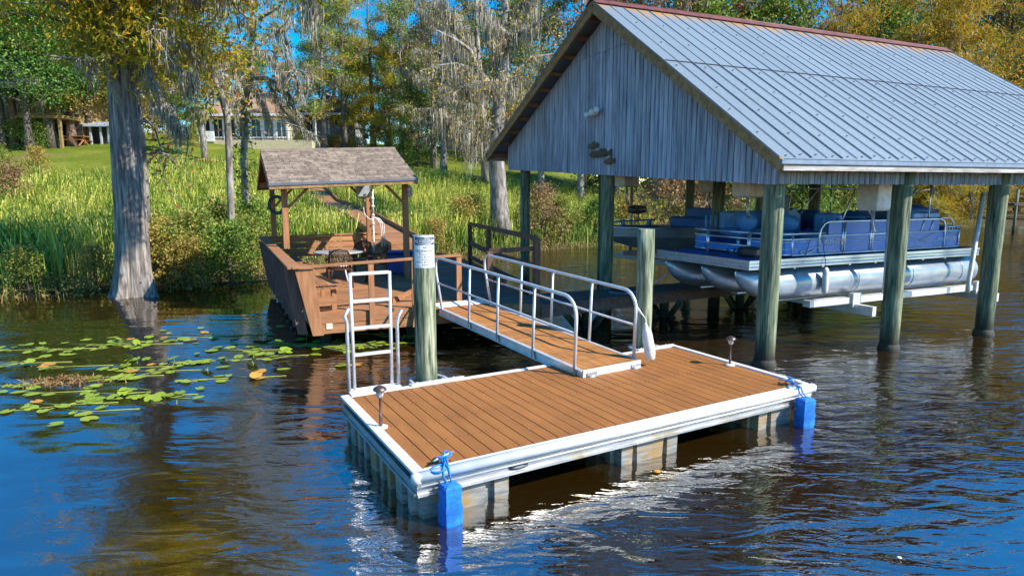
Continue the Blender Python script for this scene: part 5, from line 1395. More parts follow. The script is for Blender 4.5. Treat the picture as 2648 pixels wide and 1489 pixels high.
def grow(rs, h, r0, f0=.35, n=16, ll=3.5, e0=10, e1=50, sag=.2, lean=(0, 0), sub=4, wob=.12, flare=1.5, az0=None, thin=.10):
    """trunk and limbs as tubes (local coordinates), with bough points and twig points"""
    mb = MB(); m = 10; tp = []; tr = []
    for i in range(m + 1):
        f = i / m
        tp.append(Vector((lean[0] * f ** 1.3 + rs.normal() * wob * min(f * 2, 1), lean[1] * f ** 1.3 + rs.normal() * wob * min(f * 2, 1), h * f - (.4 if i == 0 else 0))))
        tr.append(r0 * ((1 - f) * (1 - thin) + thin) * (1 + (flare - 1) * max(0, 1 - f * 9)))
    mb.tube(tp, tr, 10)
    def at(f):
        k = min(int(f * m), m - 1); return tp[k].lerp(tp[k + 1], f * m - k), tr[k] + (tr[k + 1] - tr[k]) * (f * m - k)
    bough = []; twig = []
    for i in range(n):
        q = (i + rs.uniform(0, 1)) / n; f = f0 + (.98 - f0) * q
        az = R(137.5 * i) + rs.uniform(-.4, .4)
        L_ = ll * (1 - .6 * q ** 1.3) * rs.uniform(.65, 1.25); e = R(e0 + (e1 - e0) * q + rs.uniform(-12, 12))
        p, r_ = at(f); d = Vector((math.cos(az) * math.cos(e), math.sin(az) * math.cos(e), math.sin(e)))
        pts = [p]; K = 5
        for k in range(K):
            dd = d + Vector(rs.normal(size=3) * .16); dd.z -= sag * (k + 1) / K
            pts.append(pts[-1] + dd.normalized() * (L_ / K))
        rb = min(r_ * .5, .035 * L_ + .02)
        mb.tube(pts, [rb * (1 - .8 * k / K) for k in range(K + 1)], 5, cap=False)
        for k in range(2, K + 1): bough.append(pts[k]); 
        for k in range(1, K): bough.append(pts[k].lerp(pts[k + 1], .5))
        twig.append(pts[-1])
        for j in range(sub):
            t = .3 + .65 * (j + rs.uniform(0, 1)) / sub; k = min(int(t * K), K - 1); s0 = pts[k].lerp(pts[k + 1], t * K - k)
            a2 = az + rs.choice([-1, 1]) * rs.uniform(.4, 1.2); L2 = L_ * .42 * rs.uniform(.6, 1.3); e2 = e + rs.uniform(-.35, .45)
            d2 = Vector((math.cos(a2) * math.cos(e2), math.sin(a2) * math.cos(e2), math.sin(e2)))
            pp = [s0]
            for k2 in range(3):
                dd = d2 + Vector(rs.normal(size=3) * .22); dd.z -= sag * .8 * (k2 + 1) / 3; pp.append(pp[-1] + dd.normalized() * L2 / 3)
            mb.tube(pp, [rb * .45, rb * .33, rb * .2, rb * .08], 4, cap=False)
            twig += pp[1:]; bough += pp[1:3]
    return mb, np.array([tuple(p) for p in bough]), np.array([tuple(p) for p in twig])
class Kind: pass
def kind_mesh(seed, bark, leaf, h, r0, leaves=6000, L=.25, Wd=.14, cr=.55, moss=0, mlen=1.0, mper=26, mw=.03, mspread=.16, bias=None, lift=0.0, **kw):
    rs = np.random.default_rng(seed); mb, bo, tw = grow(rs, h, r0, **kw)
    k = Kind(); k.parts = []; k.h = h
    k.parts.append(('trunk', mb, bark))
    if leaves:
        pts = tw[rs.integers(0, len(tw), leaves)] + rs.normal(size=(leaves, 3)) * cr * np.array([1, 1, .7]); pts[:, 2] += lift
        k.parts.append(('crown', leaf_polys(rs, pts, L, Wd, bias), leaf))
    if moss:
        pts = bo[rs.integers(0, len(bo), moss)]
        k.parts.append(('spanish_moss', moss_polys(rs, pts, mlen, mspread, mper, mw), M['moss']))
    return k
def plant(kind, name, label, cat, p, s=1.0, rz=None, group=None):
    rz = random.uniform(0, 6.28) if rz is None else rz
    t = thing(name, label, cat, p, rz, group); t.scale = (s, s, s)
    if not hasattr(kind, 'meshes'):
        kind.meshes = []
        for nm, d, mt in kind.parts:
            if isinstance(d, MB):
                me = bpy.data.meshes.new(nm); me.from_pydata(d.v, [], d.f); me.materials.append(mt); me.polygons.foreach_set('use_smooth', [True] * len(d.f)); me.update()
                kind.meshes.append((nm, me))
            else:
                o = np_mesh(nm, d, 4, mt); kind.meshes.append((nm, o.data)); bpy.data.objects.remove(o)
    for nm, me in kind.meshes:
        o = bpy.data.objects.new(nm, me); COL.objects.link(o); o.parent = t
    return t

# ---------------------------------------------------------------- tree kinds
K = {}
K['oak'] = kind_mesh(1, M['bark_dark'], M['lf_green'], 17, .46, 15000, .30, .17, .75, moss=25, mlen=1.1, f0=.26, n=20, ll=6.5, e0=12, e1=60, sub=5, sag=.12)
K['oak2'] = kind_mesh(2, M['bark_red'], M['lf_mid'], 15, .34, 13000, .26, .15, .7, moss=40, mlen=1.2, f0=.24, n=18, ll=5.5, e0=5, e1=60, sub=5, sag=.2)
K['yellow'] = kind_mesh(3, M['bark_red'], M['lf_yellow'], 11, .22, 14000, .20, .13, .55, f0=.12, n=20, ll=3.6, e0=5, e1=60, sub=5, sag=.15)
K['pine'] = kind_mesh(4, M['bark_red'], M['lf_mid'], 21, .34, 5200, .30, .06, .42, moss=45, mlen=1.3, f0=.42, n=16, ll=3.8, e0=-5, e1=40, sub=4, sag=.25, wob=.08)
K['pine2'] = kind_mesh(5, M['bark_dark'], M['lf_cyp'], 20, .33, 9000, .36, .06, .45, moss=40, mlen=1.2, f0=.22, n=24, ll=3.9, e0=-12, e1=35, sub=5, sag=.3, wob=.1)
K['cyp'] = kind_mesh(6, M['bark_pale'], M['lf_cypor'], 19, .36, 21000, .40, .075, .62, moss=40, mlen=1.6, f0=.10, n=26, ll=5.0, e0=-18, e1=40, sub=5, sag=.35, bias=(0, 0, -.5))
K['cyp2'] = kind_mesh(16, M['bark_pale'], M['lf_cyp'], 18, .34, 18000, .40, .08, .6, moss=50, mlen=1.5, f0=.12, n=24, ll=4.6, e0=-12, e1=40, sub=5, sag=.3, bias=(0, 0, -.5))
K['mossy'] = kind_mesh(7, M['bark_pale'], M['lf_mixed'], 17, .36, 6500, .22, .12, .5, moss=150, mlen=1.3, mper=30, mw=.026, mspread=.26, f0=.22, n=20, ll=5.2, e0=0, e1=50, sub=4, sag=.2)
K['mossy2'] = kind_mesh(8, M['bark_pale'], M['lf_mid'], 18, .30, 8500, .24, .12, .55, moss=95, mlen=1.2, mper=28, mw=.026, mspread=.24, f0=.28, n=18, ll=4.4, e0=0, e1=55, sub=4, sag=.2)
K['mixed'] = kind_mesh(9, M['bark_dark'], M['lf_mixed'], 19, .36, 14000, .30, .17, .75, f0=.10, n=24, ll=5.5, e0=5, e1=60, sub=5, sag=.15)
K['russet'] = kind_mesh(10, M['bark_pale'], M['lf_russet'], 19, .32, 7500, .26, .13, .6, moss=25, mlen=1.0, f0=.15, n=24, ll=5.0, e0=15, e1=62, sub=5, sag=.1)
K['green'] = kind_mesh(11, M['bark_dark'], M['lf_mid'], 19, .36, 17000, .30, .17, .75, moss=18, mlen=1.2, f0=.08, n=26, ll=5.2, e0=0, e1=60, sub=5, sag=.15)
K['thin'] = kind_mesh(12, M['bark_pale'], M['lf_mixed'], 13, .14, 3000, .2, .11, .45, moss=30, mlen=.9, mper=20, f0=.35, n=14, ll=2.6, e0=10, e1=55, sub=4)
K['birch'] = kind_mesh(13, flat('white_bark', (.55, .52, .48), .8), M['lf_mixed'], 8.0, .12, 260, .16, .1, .4, f0=.35, n=11, ll=2.4, e0=15, e1=55, sub=3, sag=.05)
K['shrub'] = kind_mesh(14, M['bark_dark'], M['lf_shrub'], 1.5, .05, 4200, .085, .05, .17, f0=.05, n=20, ll=1.0, e0=5, e1=75, sub=4, sag=.1, wob=.03)
K['shrub2'] = kind_mesh(15, M['bark_dark'], M['lf_yellow'], 1.4, .05, 3600, .085, .045, .17, f0=.05, n=18, ll=1.0, e0=0, e1=75, sub=4, sag=.15, wob=.03)
K['shrub3'] = kind_mesh(17, M['bark_dark'], M['lf_mid'], 1.6, .05, 4200, .10, .055, .18, f0=.05, n=20, ll=1.1, e0=5, e1=75, sub=4, sag=.1, wob=.03)
K['shrub4'] = kind_mesh(18, M['bark_dark'], M['lf_russet'], 2.0, .05, 3800, .10, .05, .2, f0=.05, n=20, ll=1.3, e0=5, e1=75, sub=4, sag=.1, wob=.03)

# ---------------------------------------------------------------- big cypress at the water's edge
hp0 = U(352, 764, 0)
HY = hp0.y
hero = thing('cypress_tree', 'big grey-trunked bald cypress with flared base standing at the water edge, orange foliage above', 'tree', hp0)
def HV(u, v, dy=0.0): return V(u, v, HY + dy)
path = [(352, 790, 58), (351, 764, 54), (349, 740, 47), (346, 700, 41), (342, 640, 38), (337, 560, 36), (331, 470, 35), (325, 380, 33.5), (319, 290, 32), (314, 200, 30), (310, 110, 28), (307, 20, 26), (304, -90, 20), (300, -200, 13), (297, -310, 5)]
mb = MB(); vs = []; fs = []; n = 40
for i, (u, v, w) in enumerate(path):
    c = HV(u, v); r_ = w / F * HY
    fl = max(0, (v - 560) / 200) ** 1.4
    for k in range(n):
        a = 2 * math.pi * k / n
        ridge = .05 * math.sin(9 * a + .006 * v) + .035 * math.sin(17 * a + 1.0)
        but = fl * (.17 * math.cos(3 * a + .55) + .15 * math.cos(5 * a + 2.0))
        rr = r_ * (1 + ridge * (1 + fl) + but)
        vs.append(c + Vector((math.cos(a) * rr, math.sin(a) * rr, 0)))
for i in range(len(path) - 1):
    for k in range(n): fs.append((i * n + k, i * n + (k + 1) % n, (i + 1) * n + (k + 1) % n, (i + 1) * n + k))
fs = [f[::-1] for f in fs]
mb.add(vs, fs, True)
htw = []; hbo = []
def hbough(pts, r0, twigs=True, sub=0, rs=np.random.default_rng(5)):
    P_ = [HV(*p) for p in pts]; mb.tube(P_, [r0 * (1 - .8 * i / (len(P_) - 1)) for i in range(len(P_))], 7, cap=False)
    for a, b in zip(P_[:-1], P_[1:]):
        for t in (0, .25, .5, .75): hbo.append(a.lerp(b, t))
    for _ in range(sub):
        k = rs.integers(0, len(P_) - 1); s0 = P_[k].lerp(P_[k + 1], rs.uniform()); pp = [s0]
        d = Vector(rs.normal(size=3) * (1, 1, .5)); d.normalize()
        for j in range(4): d = (d + Vector(rs.normal(size=3) * .25) - UP * .12).normalized(); pp.append(pp[-1] + d * rs.uniform(.22, .42))
        mb.tube(pp, [r0 * .35, r0 * .28, r0 * .2, r0 * .12, r0 * .05], 5, cap=False); htw.extend(pp[1:]); hbo.extend(pp[1:])
hbough([(288, 172, 0), (255, 166, -.3), (215, 158, -.6), (165, 149, -.8), (125, 144, -1.0)], .075)
hbough([(165, 149, -.8), (150, 155, -1.1), (128, 152, -1.4)], .03)
hbough([(215, 158, -.6), (240, 150, -.9), (268, 143, -1.2)], .03)
hbough([(340, 215, 0), (365, 190, -.4), (378, 168, -.7), (392, 200, -1.0), (425, 262, -1.4), (452, 305, -1.6), (466, 332, -1.7)], .075)
hbough([(335, 235, 0), (372, 240, -.8), (400, 280, -1.3), (428, 300, -1.5)], .04)
hbough([(330, 140, 0), (390, 120, -.6), (435, 140, -1.0), (470, 185, -1.3), (500, 195, -1.5)], .08)
hbough([(322, 90, 0), (400, 70, -.9), (450, 95, -1.4), (485, 125, -1.8)], .09, sub=8)
hbough([(306, -60, 0), (420, -95, -.6), (560, -100, -1.2), (700, -80, -1.8), (830, -45, -2.4)], .09, sub=26)  # this and next two boughs: added above view, dapple the trunk with shade
hbough([(308, -10, 0), (420, -50, -.5), (540, -50, -1.1), (650, -20, -1.6)], .08, sub=18)
hbough([(305, -110, 0), (420, -150, -.8), (620, -170, -1.9), (800, -150, -2.9), (930, -110, -3.6)], .09, sub=26)
for k in range(34):
    rs = np.random.default_rng(100 + k); v0 = 150 - k * 13; az = R(137.5 * k); L_ = 2.5 * rs.uniform(.6, 1.2) * (1 if v0 > -150 else .75)
    c = HV(312 + (v0 - 150) * .03, v0); pp = [c]; d = Vector((math.cos(az), math.sin(az) * .9, .25)).normalized()
    for j in range(5): d = (d + Vector(rs.normal(size=3) * .15) - UP * .10).normalized(); pp.append(pp[-1] + d * L_ / 5)
    mb.tube(pp, [.07, .055, .045, .03, .02, .008], 5, cap=False); htw.extend(pp[2:]); hbo.extend(pp[1:])
    for j in range(6):
        s0 = pp[rs.integers(1, 6)]; d2 = Vector(rs.normal(size=3) * (1, 1, .4)); d2.normalize(); q = [s0]
        for _ in range(3): d2 = (d2 - UP * .2).normalized(); q.append(q[-1] + d2 * rs.uniform(.2, .38))
        mb.tube(q, [.02, .015, .01, .005], 4, cap=False); htw.extend(q[1:]); hbo.extend(q[1:2])
mb.build('trunk', M['bark_grey'], hero)
rs = np.random.default_rng(55)
tw = np.array([tuple(p) for p in htw]); bo = np.array([tuple(p) for p in hbo])
# feathery drooping sprays: every spray is a fan of narrow leaflets
ns = 10500; c = tw[rs.integers(0, len(tw), ns)] + rs.normal(size=(ns, 3)) * np.array([.26, .26, .22])
ax = unit(rs, ns) * .8 + np.array([0, 0, -.75]); ax /= np.linalg.norm(ax, axis=1, keepdims=True)
cc = np.repeat(c, 5, 0) + np.repeat(ax, 5, 0) * rs.uniform(0, .26, (ns * 5, 1))
inv = np.array([tuple(XF[hero].inverted() @ Vector(p)) for p in cc[:1]])
off = np.array(hp0)
np_mesh('crown', leaf_polys(rs, cc - off, .17, .036, np.repeat(ax, 5, 0) * 1.3), 4, M['lf_cyp'], hero)
mp = [moss_polys(rs, bo[rs.integers(0, len(bo), 60)] - off, .8, .10, 26, .014)]
hi = bo[bo[:, 0] > hp0.x + 2.0]
mp.append(moss_polys(rs, hi[rs.integers(0, len(hi), 70)] - off, 1.0, .10, 26, .014))
low = np.array([tuple(p) for p in hbo[28:96]])
mp.append(moss_polys(rs, low[rs.integers(0, len(low), 26)] - off, .30, .05, 18, .010))
np_mesh('spanish_moss', np.concatenate(mp), 4, M['moss'], hero)

def drape(paths, Y, par, per, r, wd, seed):
    rs = np.random.default_rng(seed); out = []
    o = np.array(XF[par].translation)
    for pth in paths:
        P_ = [np.array(tuple(V(u, v, Y + dy))) for u, v, dy in pth]; seg = len(P_) - 1; n = per * seg
        k = rs.integers(0, seg, n); f = rs.uniform(size=(n, 1)); A_ = np.array(P_); c = A_[k] * (1 - f) + A_[k + 1] * f
        d = A_[k + 1] - A_[k]; d /= np.linalg.norm(d, axis=1, keepdims=True)
        tt = ((k[:, None] + f) / seg); c = c + rs.normal(size=(n, 3)) * r * (1 - .75 * tt)
        d2 = d * .6 + np.array([0, 0, -.6]) + rs.normal(size=(n, 3)) * .25; ln = rs.uniform(.10, .34, (n, 1)); s_ = np.cross(d2, unit(rs, n)); s_ /= np.linalg.norm(s_, axis=1, keepdims=True); s_ *= wd * rs.uniform(.5, 1.4, (n, 1))
        out.append(np.stack([c - s_, c + s_, c + d2 * ln + s_ * .2, c + d2 * ln - s_ * .2], 1) - o)
    np_mesh('spanish_moss', np.concatenate(out), 4, M['moss'], par)
drape([[(378, 165, -.7), (392, 200, -1.0), (425, 262, -1.4), (452, 305, -1.6), (468, 338, -1.7)], [(376, 200, -.8), (400, 260, -1.2), (420, 290, -1.4), (436, 304, -1.5)], [(283, 140, -.3), (290, 190, -.5), (300, 240, -.6)]], HY, hero, 240, .06, .007, 3)
# leaning trunks with moss between the cypress and the gazebo
def custom_tree(name, label, Y, trunk, bark, boughs, leaf, nleaf, L, Wd, cr, moss, mlen, mper=28, mw=.016, mspread=.10, vines=0, seed=1):
    rs = np.random.default_rng(seed)
    base = V(trunk[0][0], trunk[0][1], Y); t = thing(name, label, 'tree', base)
    mb = MB(); pts = [V(u, v, Y + dy) for u, v, w, dy in trunk]; mb.tube(pts, [w / F * Y / 2 for u, v, w, dy in trunk], 12)
    bo = []; tw = []
    for b in boughs:
        P_ = [V(u, v, Y + dy) for u, v, w, dy in b]; mb.tube(P_, [w / F * Y / 2 for u, v, w, dy in b], 6, cap=False)
        for p, q in zip(P_[:-1], P_[1:]):
            for f in (0, .2, .4, .6, .8): bo.append(p.lerp(q, f))
        for _ in range(5):
            k = rs.integers(0, len(P_) - 1); s0 = P_[k].lerp(P_[k + 1], rs.uniform()); q = [s0]; d = Vector(rs.normal(size=3) * (1, 1, .5)); d.normalize()
            for j in range(4): d = (d + Vector(rs.normal(size=3) * .3) - UP * .05).normalized(); q.append(q[-1] + d * rs.uniform(.2, .5))
            mb.tube(q, [.022, .018, .013, .008, .003], 4, cap=False); tw += q[1:]; bo += q[1:4]
    mb.build('trunk', bark, t)
    bo = np.array([tuple(p) for p in bo]) - np.array(base); tw = np.array([tuple(p) for p in tw]) - np.array(base)
    if nleaf: np_mesh('crown', leaf_polys(rs, tw[rs.integers(0, len(tw), nleaf)] + rs.normal(size=(nleaf, 3)) * cr, L, Wd), 4, leaf, t)
    if moss: np_mesh('spanish_moss', moss_polys(rs, bo[rs.integers(0, len(bo), moss)], mlen, mspread, mper, mw), 4, M['moss'], t)
    if vines:
        a = np.array([tuple(p) for p in pts]) - np.array(base); k = rs.integers(0, len(a) - 1, vines); f = rs.uniform(size=(vines, 1))
        c = a[k] * (1 - f) + a[k + 1] * f + rs.normal(size=(vines, 3)) * .19
        np_mesh('vines', leaf_polys(rs, c, .15, .09), 4, M['lf_shrub'], t)
    return t
custom_tree('mossy_tree', 'leaning grey trunk hung with moss between the big cypress and the gazebo', 21.5,
    [(602, 690, 18, 0), (598, 560, 17, 0), (594, 450, 17, 0), (591, 360, 17, 0), (587, 300, 17, 0), (572, 245, 16, -.2), (545, 190, 15, -.4), (505, 140, 14, -.6), (478, 105, 11, -.8), (450, 60, 7, -1.0)], M['bark_pale'],
    [[(545, 190, 9, -.4), (560, 150, 7, -.6), (600, 140, 5, -.9), (660, 145, 3, -1.2)], [(505, 140, 8, -.6), (520, 90, 6, -.8), (560, 40, 5, -1), (600, -20, 3, -1.2)], [(572, 245, 6, -.2), (540, 225, 5, -.6), (490, 222, 4, -.9), (430, 232, 2, -1.2)], [(478, 105, 6, -.8), (440, 100, 5, -1), (400, 70, 3, -1.1)], [(587, 300, 6, 0), (600, 250, 5, .3), (625, 200, 3, .5)]],
    M['lf_mixed'], 900, .13, .07, .25, 45, .45, mper=18, mw=.013, mspread=.08, seed=21)
vt = custom_tree('mossy_tree', 'vine-covered trunk with a mossy horizontal bough left of the gazebo roof', 23.0,
    [(636, 620, 19, 0), (636, 500, 17, 0), (630, 420, 17, 0), (634, 340, 17, 0), (630, 280, 16, 0), (645, 210, 15, 0), (652, 140, 13, 0), (655, 60, 11, 0), (650, -60, 8, 0), (640, -200, 4, 0)], M['bark_pale'],
    [[(646, 205, 11, 0), (600, 200, 9, -.3), (560, 192, 6, -.6)], [(646, 200, 12, 0), (690, 204, 10, -.4), (725, 216, 9, -.7), (745, 240, 6, -.9), (760, 262, 4, -1)], [(690, 204, 8, -.4), (720, 270, 6, -.8), (770, 330, 4, -1.1), (805, 345, 3, -1.3)], [(650, 140, 9, 0), (690, 100, 7, .4), (740, 60, 5, .7), (790, -10, 3, 1)], [(655, 60, 9, 0), (610, 20, 7, -.4), (570, -50, 4, -.7)], [(655, 60, 7, 0), (720, 20, 5, -.4), (760, -40, 3, -.7)], [(725, 216, 5, -.7), (760, 180, 4, -1), (800, 190, 3, -1.3)]],
    M['lf_mixed'], 600, .13, .07, .28, 36, .7, mper=20, mw=.012, mspread=.09, vines=1300, seed=22)
drape([[(690, 195, -.4), (720, 270, -.8), (770, 330, -1.1), (815, 350, -1.4)], [(700, 140, -.5), (725, 200, -.8), (745, 262, -1)], [(735, 215, -.7), (752, 270, -1.0), (775, 300, -1.2)], [(655, 215, -.2), (680, 270, -.5), (700, 330, -.7)], [(560, 190, -.6), (600, 250, -.5), (612, 290, -.4)], [(740, 120, -.7), (765, 200, -1), (780, 250, -1.2)]], 23.0, vt, 260, .10, .010, 4)
custom_tree('thin_tree', 'thin grey trunk close behind the right side of the big cypress', 18.6,
    [(382, 590, 15, 0), (378, 500, 15, 0), (372, 400, 14, 0), (362, 300, 13, 0), (352, 200, 11, .3), (345, 60, 9, .4), (345, -60, 6, .4)], M['bark_pale'],
    [[(362, 300, 7, 0), (400, 330, 5, .5), (420, 400, 4, .6), (430, 430, 2, .6)], [(352, 200, 6, .3), (420, 230, 4, .6), (470, 240, 2, .8)], [(372, 400, 6, 0), (410, 395, 5, .3), (440, 400, 3, .5)]], M['lf_mixed'], 500, .13, .07, .2, 0, .5, seed=23)
custom_tree('mossy_tree', 'large moss-draped hardwood with a forked trunk beside the left end of the boathouse roof', 31.0,
    [(1297, 610, 60, 0), (1292, 560, 48, 0), (1288, 480, 42, 0), (1284, 400, 38, 0), (1285, 330, 36, 0), (1292, 260, 34, .1), (1300, 200, 32, .2), (1302, 120, 27, .3), (1306, 40, 21, .3), (1312, -60, 14, .3), (1318, -200, 6, .3)], M['bark_pale'],
    [[(1292, 250, 22, .1), (1262, 215, 18, -.4), (1238, 185, 16, -.6), (1215, 130, 12, -.9), (1180, 105, 9, -1.1), (1130, 80, 5, -1.3)], [(1262, 215, 12, -.4), (1225, 212, 9, -1), (1190, 228, 6, -1.4), (1160, 260, 3, -1.6)],
     [(1302, 150, 16, .2), (1322, 95, 14, -.3), (1350, 85, 11, -.6), (1390, 60, 8, -.9), (1440, 35, 4, -1.2)], [(1322, 95, 11, -.3), (1270, 60, 9, -.6), (1240, 10, 6, -.8), (1225, -50, 4, -1)], [(1292, 260, 13, .1), (1330, 190, 10, .6), (1375, 150, 8, 1), (1430, 140, 4, 1.2)],
     [(1285, 330, 11, 0), (1250, 315, 9, -.6), (1222, 312, 6, -.9), (1190, 330, 3, -1.1)], [(1238, 185, 10, -.6), (1180, 165, 7, -1), (1130, 170, 5, -1.2), (1085, 185, 3, -1.4)], [(1306, 40, 12, .3), (1360, 10, 9, .2), (1410, -40, 5, 0)], [(1285, 345, 9, 0), (1330, 300, 8, .5), (1370, 250, 5, .8)],
     [(1230, 370, 3, -.6), (1250, 355, 6, -.3), (1284, 352, 8, 0)]],
    M['lf_yellow'], 3800, .15, .08, .34, 190, 1.0, mper=24, mw=.015, mspread=.16, seed=24)
custom_tree('mossy_tree', 'pale slim trunk with moss just left of the forked hardwood', 36.0,
    [(1255, 470, 20, 0), (1252, 400, 19, 0), (1250, 330, 18, 0), (1246, 240, 16, 0), (1236, 140, 13, 0), (1232, 40, 9, 0), (1230, -60, 5, 0)], M['bark_pale'],
    [[(1200, 330, 4, -.5), (1160, 300, 9, -.9), (1205, 345, 11, -.5), (1250, 365, 10, 0)], [(1246, 240, 8, 0), (1200, 180, 6, .4), (1140, 150, 3, .6)], [(1236, 140, 8, 0), (1190, 70, 6, -.5), (1150, 20, 3, -.8)]], M['lf_mixed'], 500, .18, .1, .3, 150, 1.4, mspread=.18, mw=.02, seed=25)

# ---------------------------------------------------------------- trees round the houses
def T_(kind, label, u, v, s=1.0, name='tree', group=None, rz=None, Y=None):
    p = ground_at(u, v) if Y is None else Vector(((u - CX) / F * Y * 1.0, Y, 0))
    if Y is not None: p.z = gz(p.x, p.y)
    return plant(K[kind], name, label, 'tree', p, s, rz, group)
T_('oak', 'dark oak with a stout trunk in front of the left-hand two-storey house', 135, 383, .82, 'oak_tree')
T_('oak', 'tall dark oak at the far left edge of the photo beside the two-storey house', 8, 384, .88, 'oak_tree')
T_('oak2', 'green oak with a slim trunk between the two-storey house and the grey shed', 188, 378, 1.0, 'oak_tree')
T_('oak2', 'second slim-trunked oak just right of the leftmost dark oak', 38, 381, .9, 'oak_tree')
T_('oak', 'low spreading dark oak hiding part of the two-storey house porch', 78, 390, .62, 'oak_tree')
T_('yellow', 'yellow-brown leafy tree directly left of the big cypress trunk', 236, 372, 1.0, 'autumn_tree')
T_('yellow', 'smaller yellow-brown tree seen just right of the big cypress trunk', 398, 366, .62, 'autumn_tree')
T_('green', 'broad green tree behind the roof of the two-storey house', 70, 0, .75, 'green_tree', Y=74)
T_('green', 'broad green tree behind the grey shed', 255, 0, .7, 'green_tree', Y=78)
T_('oak2', 'green tree behind the palm and left of the tan-roofed house', 425, 0, .72, 'green_tree', Y=84)
T_('green', 'low green tree on the lawn behind the cypress and left of the palm', 470, 0, .42, 'green_tree', Y=80)
T_('pine', 'tall thin pine rising behind the left half of the tan roof', 610, 0, 1.0, 'pine_tree', Y=88)
T_('pine', 'tall thin pine rising behind the right end of the tan roof', 765, 0, .95, 'pine_tree', Y=86)
T_('pine2', 'dark straight pine with yellow lower boughs right of the porch stairs', 892, 393, .95, 'pine_tree')
T_('pine', 'straight red-barked pine next to the red birdhouse', 966, 393, .95, 'pine_tree')
T_('cyp2', 'yellow-green cypress right of the porch, in front of the brick foundation', 915, 388, .62, 'cypress_tree')
T_('cyp2', 'olive cypress left of the two pale leaning trunks', 1000, 398, .72, 'cypress_tree')
T_('mossy2', 'pale leaning mossy trunk behind the right corner of the gazebo roof', 1040, 406, .85, 'mossy_tree')
T_('thin', 'slim pale trunk beside the leaning mossy trunk', 1056, 405, .95, 'thin_tree')
T_('mossy', 'thick red-barked mossy tree standing by the boardwalk fence', 1122, 436, .92, 'mossy_tree')
T_('thin', 'thin ivy-clad trunk just right of the thick red-barked tree', 1148, 432, .9, 'thin_tree')
T_('birch', 'small bare white-barked tree in front of the porch stairs', 818, 391, 1.0, 'white_barked_tree')
T_('mossy', 'mossy tree rising beside the white house', 1150, 0, .92, 'mossy_tree', Y=62)
T_('mossy2', 'mossy tree standing behind the forked hardwood and the boathouse rake', 1400, 0, 1.0, 'mossy_tree', Y=52)
T_('mossy2', 'grey mossy tree above the middle of the gazebo roof', 850, 0, .95, 'mossy_tree', Y=70)
T_('green', 'bushy green tree between the red birdhouse and the white house', 1085, 0, .50, 'green_tree', Y=66)
T_('thin', 'slender bare-topped tree in front of the right end of the tan-roofed house', 742, 396, .6, 'thin_tree')
for kd, lab, u, Y, s in (('oak2', 'round green tree behind the gap between the cypress and the tan-roofed house', 385, 88, .62), ('green', 'leafy tree at the far edge of the lawn left of the tan-roofed house', 455, 92, .52), ('mixed', 'tree with reddish leaves behind the left end of the tan-roofed house', 520, 92, .72),
    ('oak2', 'green tree behind the middle of the tan roof', 665, 96, .80), ('pine2', 'feathery pine behind the gap between the tan roof and the dark roof', 735, 98, .95), ('mixed', 'mottled green tree behind the dark-roofed wing', 845, 98, .72),
    ('cyp2', 'yellow-green tree far behind the red birdhouse', 935, 94, .78), ('green', 'dense green tree far behind the olive cypress', 1015, 96, .72), ('oak2', 'green tree far behind the thick mossy tree', 1110, 92, .80), ('green', 'green tree behind the white house', 1210, 90, .85),
    ('mossy2', 'grey mossy tree behind the left slope of the tan roof', 575, 76, .98), ('mossy2', 'grey mossy tree far behind the straight dark pine', 880, 82, 1.1),
    ('mossy', 'grey mossy tree far behind the bushy green tree', 1065, 80, 1.15), ('mixed', 'tall mottled tree far behind the forked hardwood', 1345, 76, 1.1), ('mossy2', 'grey mossy tree above the white house gable', 1215, 78, 1.1),
    ('oak2', 'green tree left of the white house, above the boardwalk fence', 1300, 84, .85), ('mixed', 'mottled tree behind the top of the yellow-brown tree', 310, 84, .75), ('green', 'dark green tree between the two-storey house and the shed', 165, 72, .72)):
    T_(kd, lab, u, 0, s, {'oak2': 'green_tree', 'green': 'green_tree', 'mixed': 'mixed_leaf_tree', 'pine2': 'pine_tree', 'cyp2': 'cypress_tree', 'mossy': 'mossy_tree', 'mossy2': 'mossy_tree'}[kd], 'trees behind the houses', Y=Y)
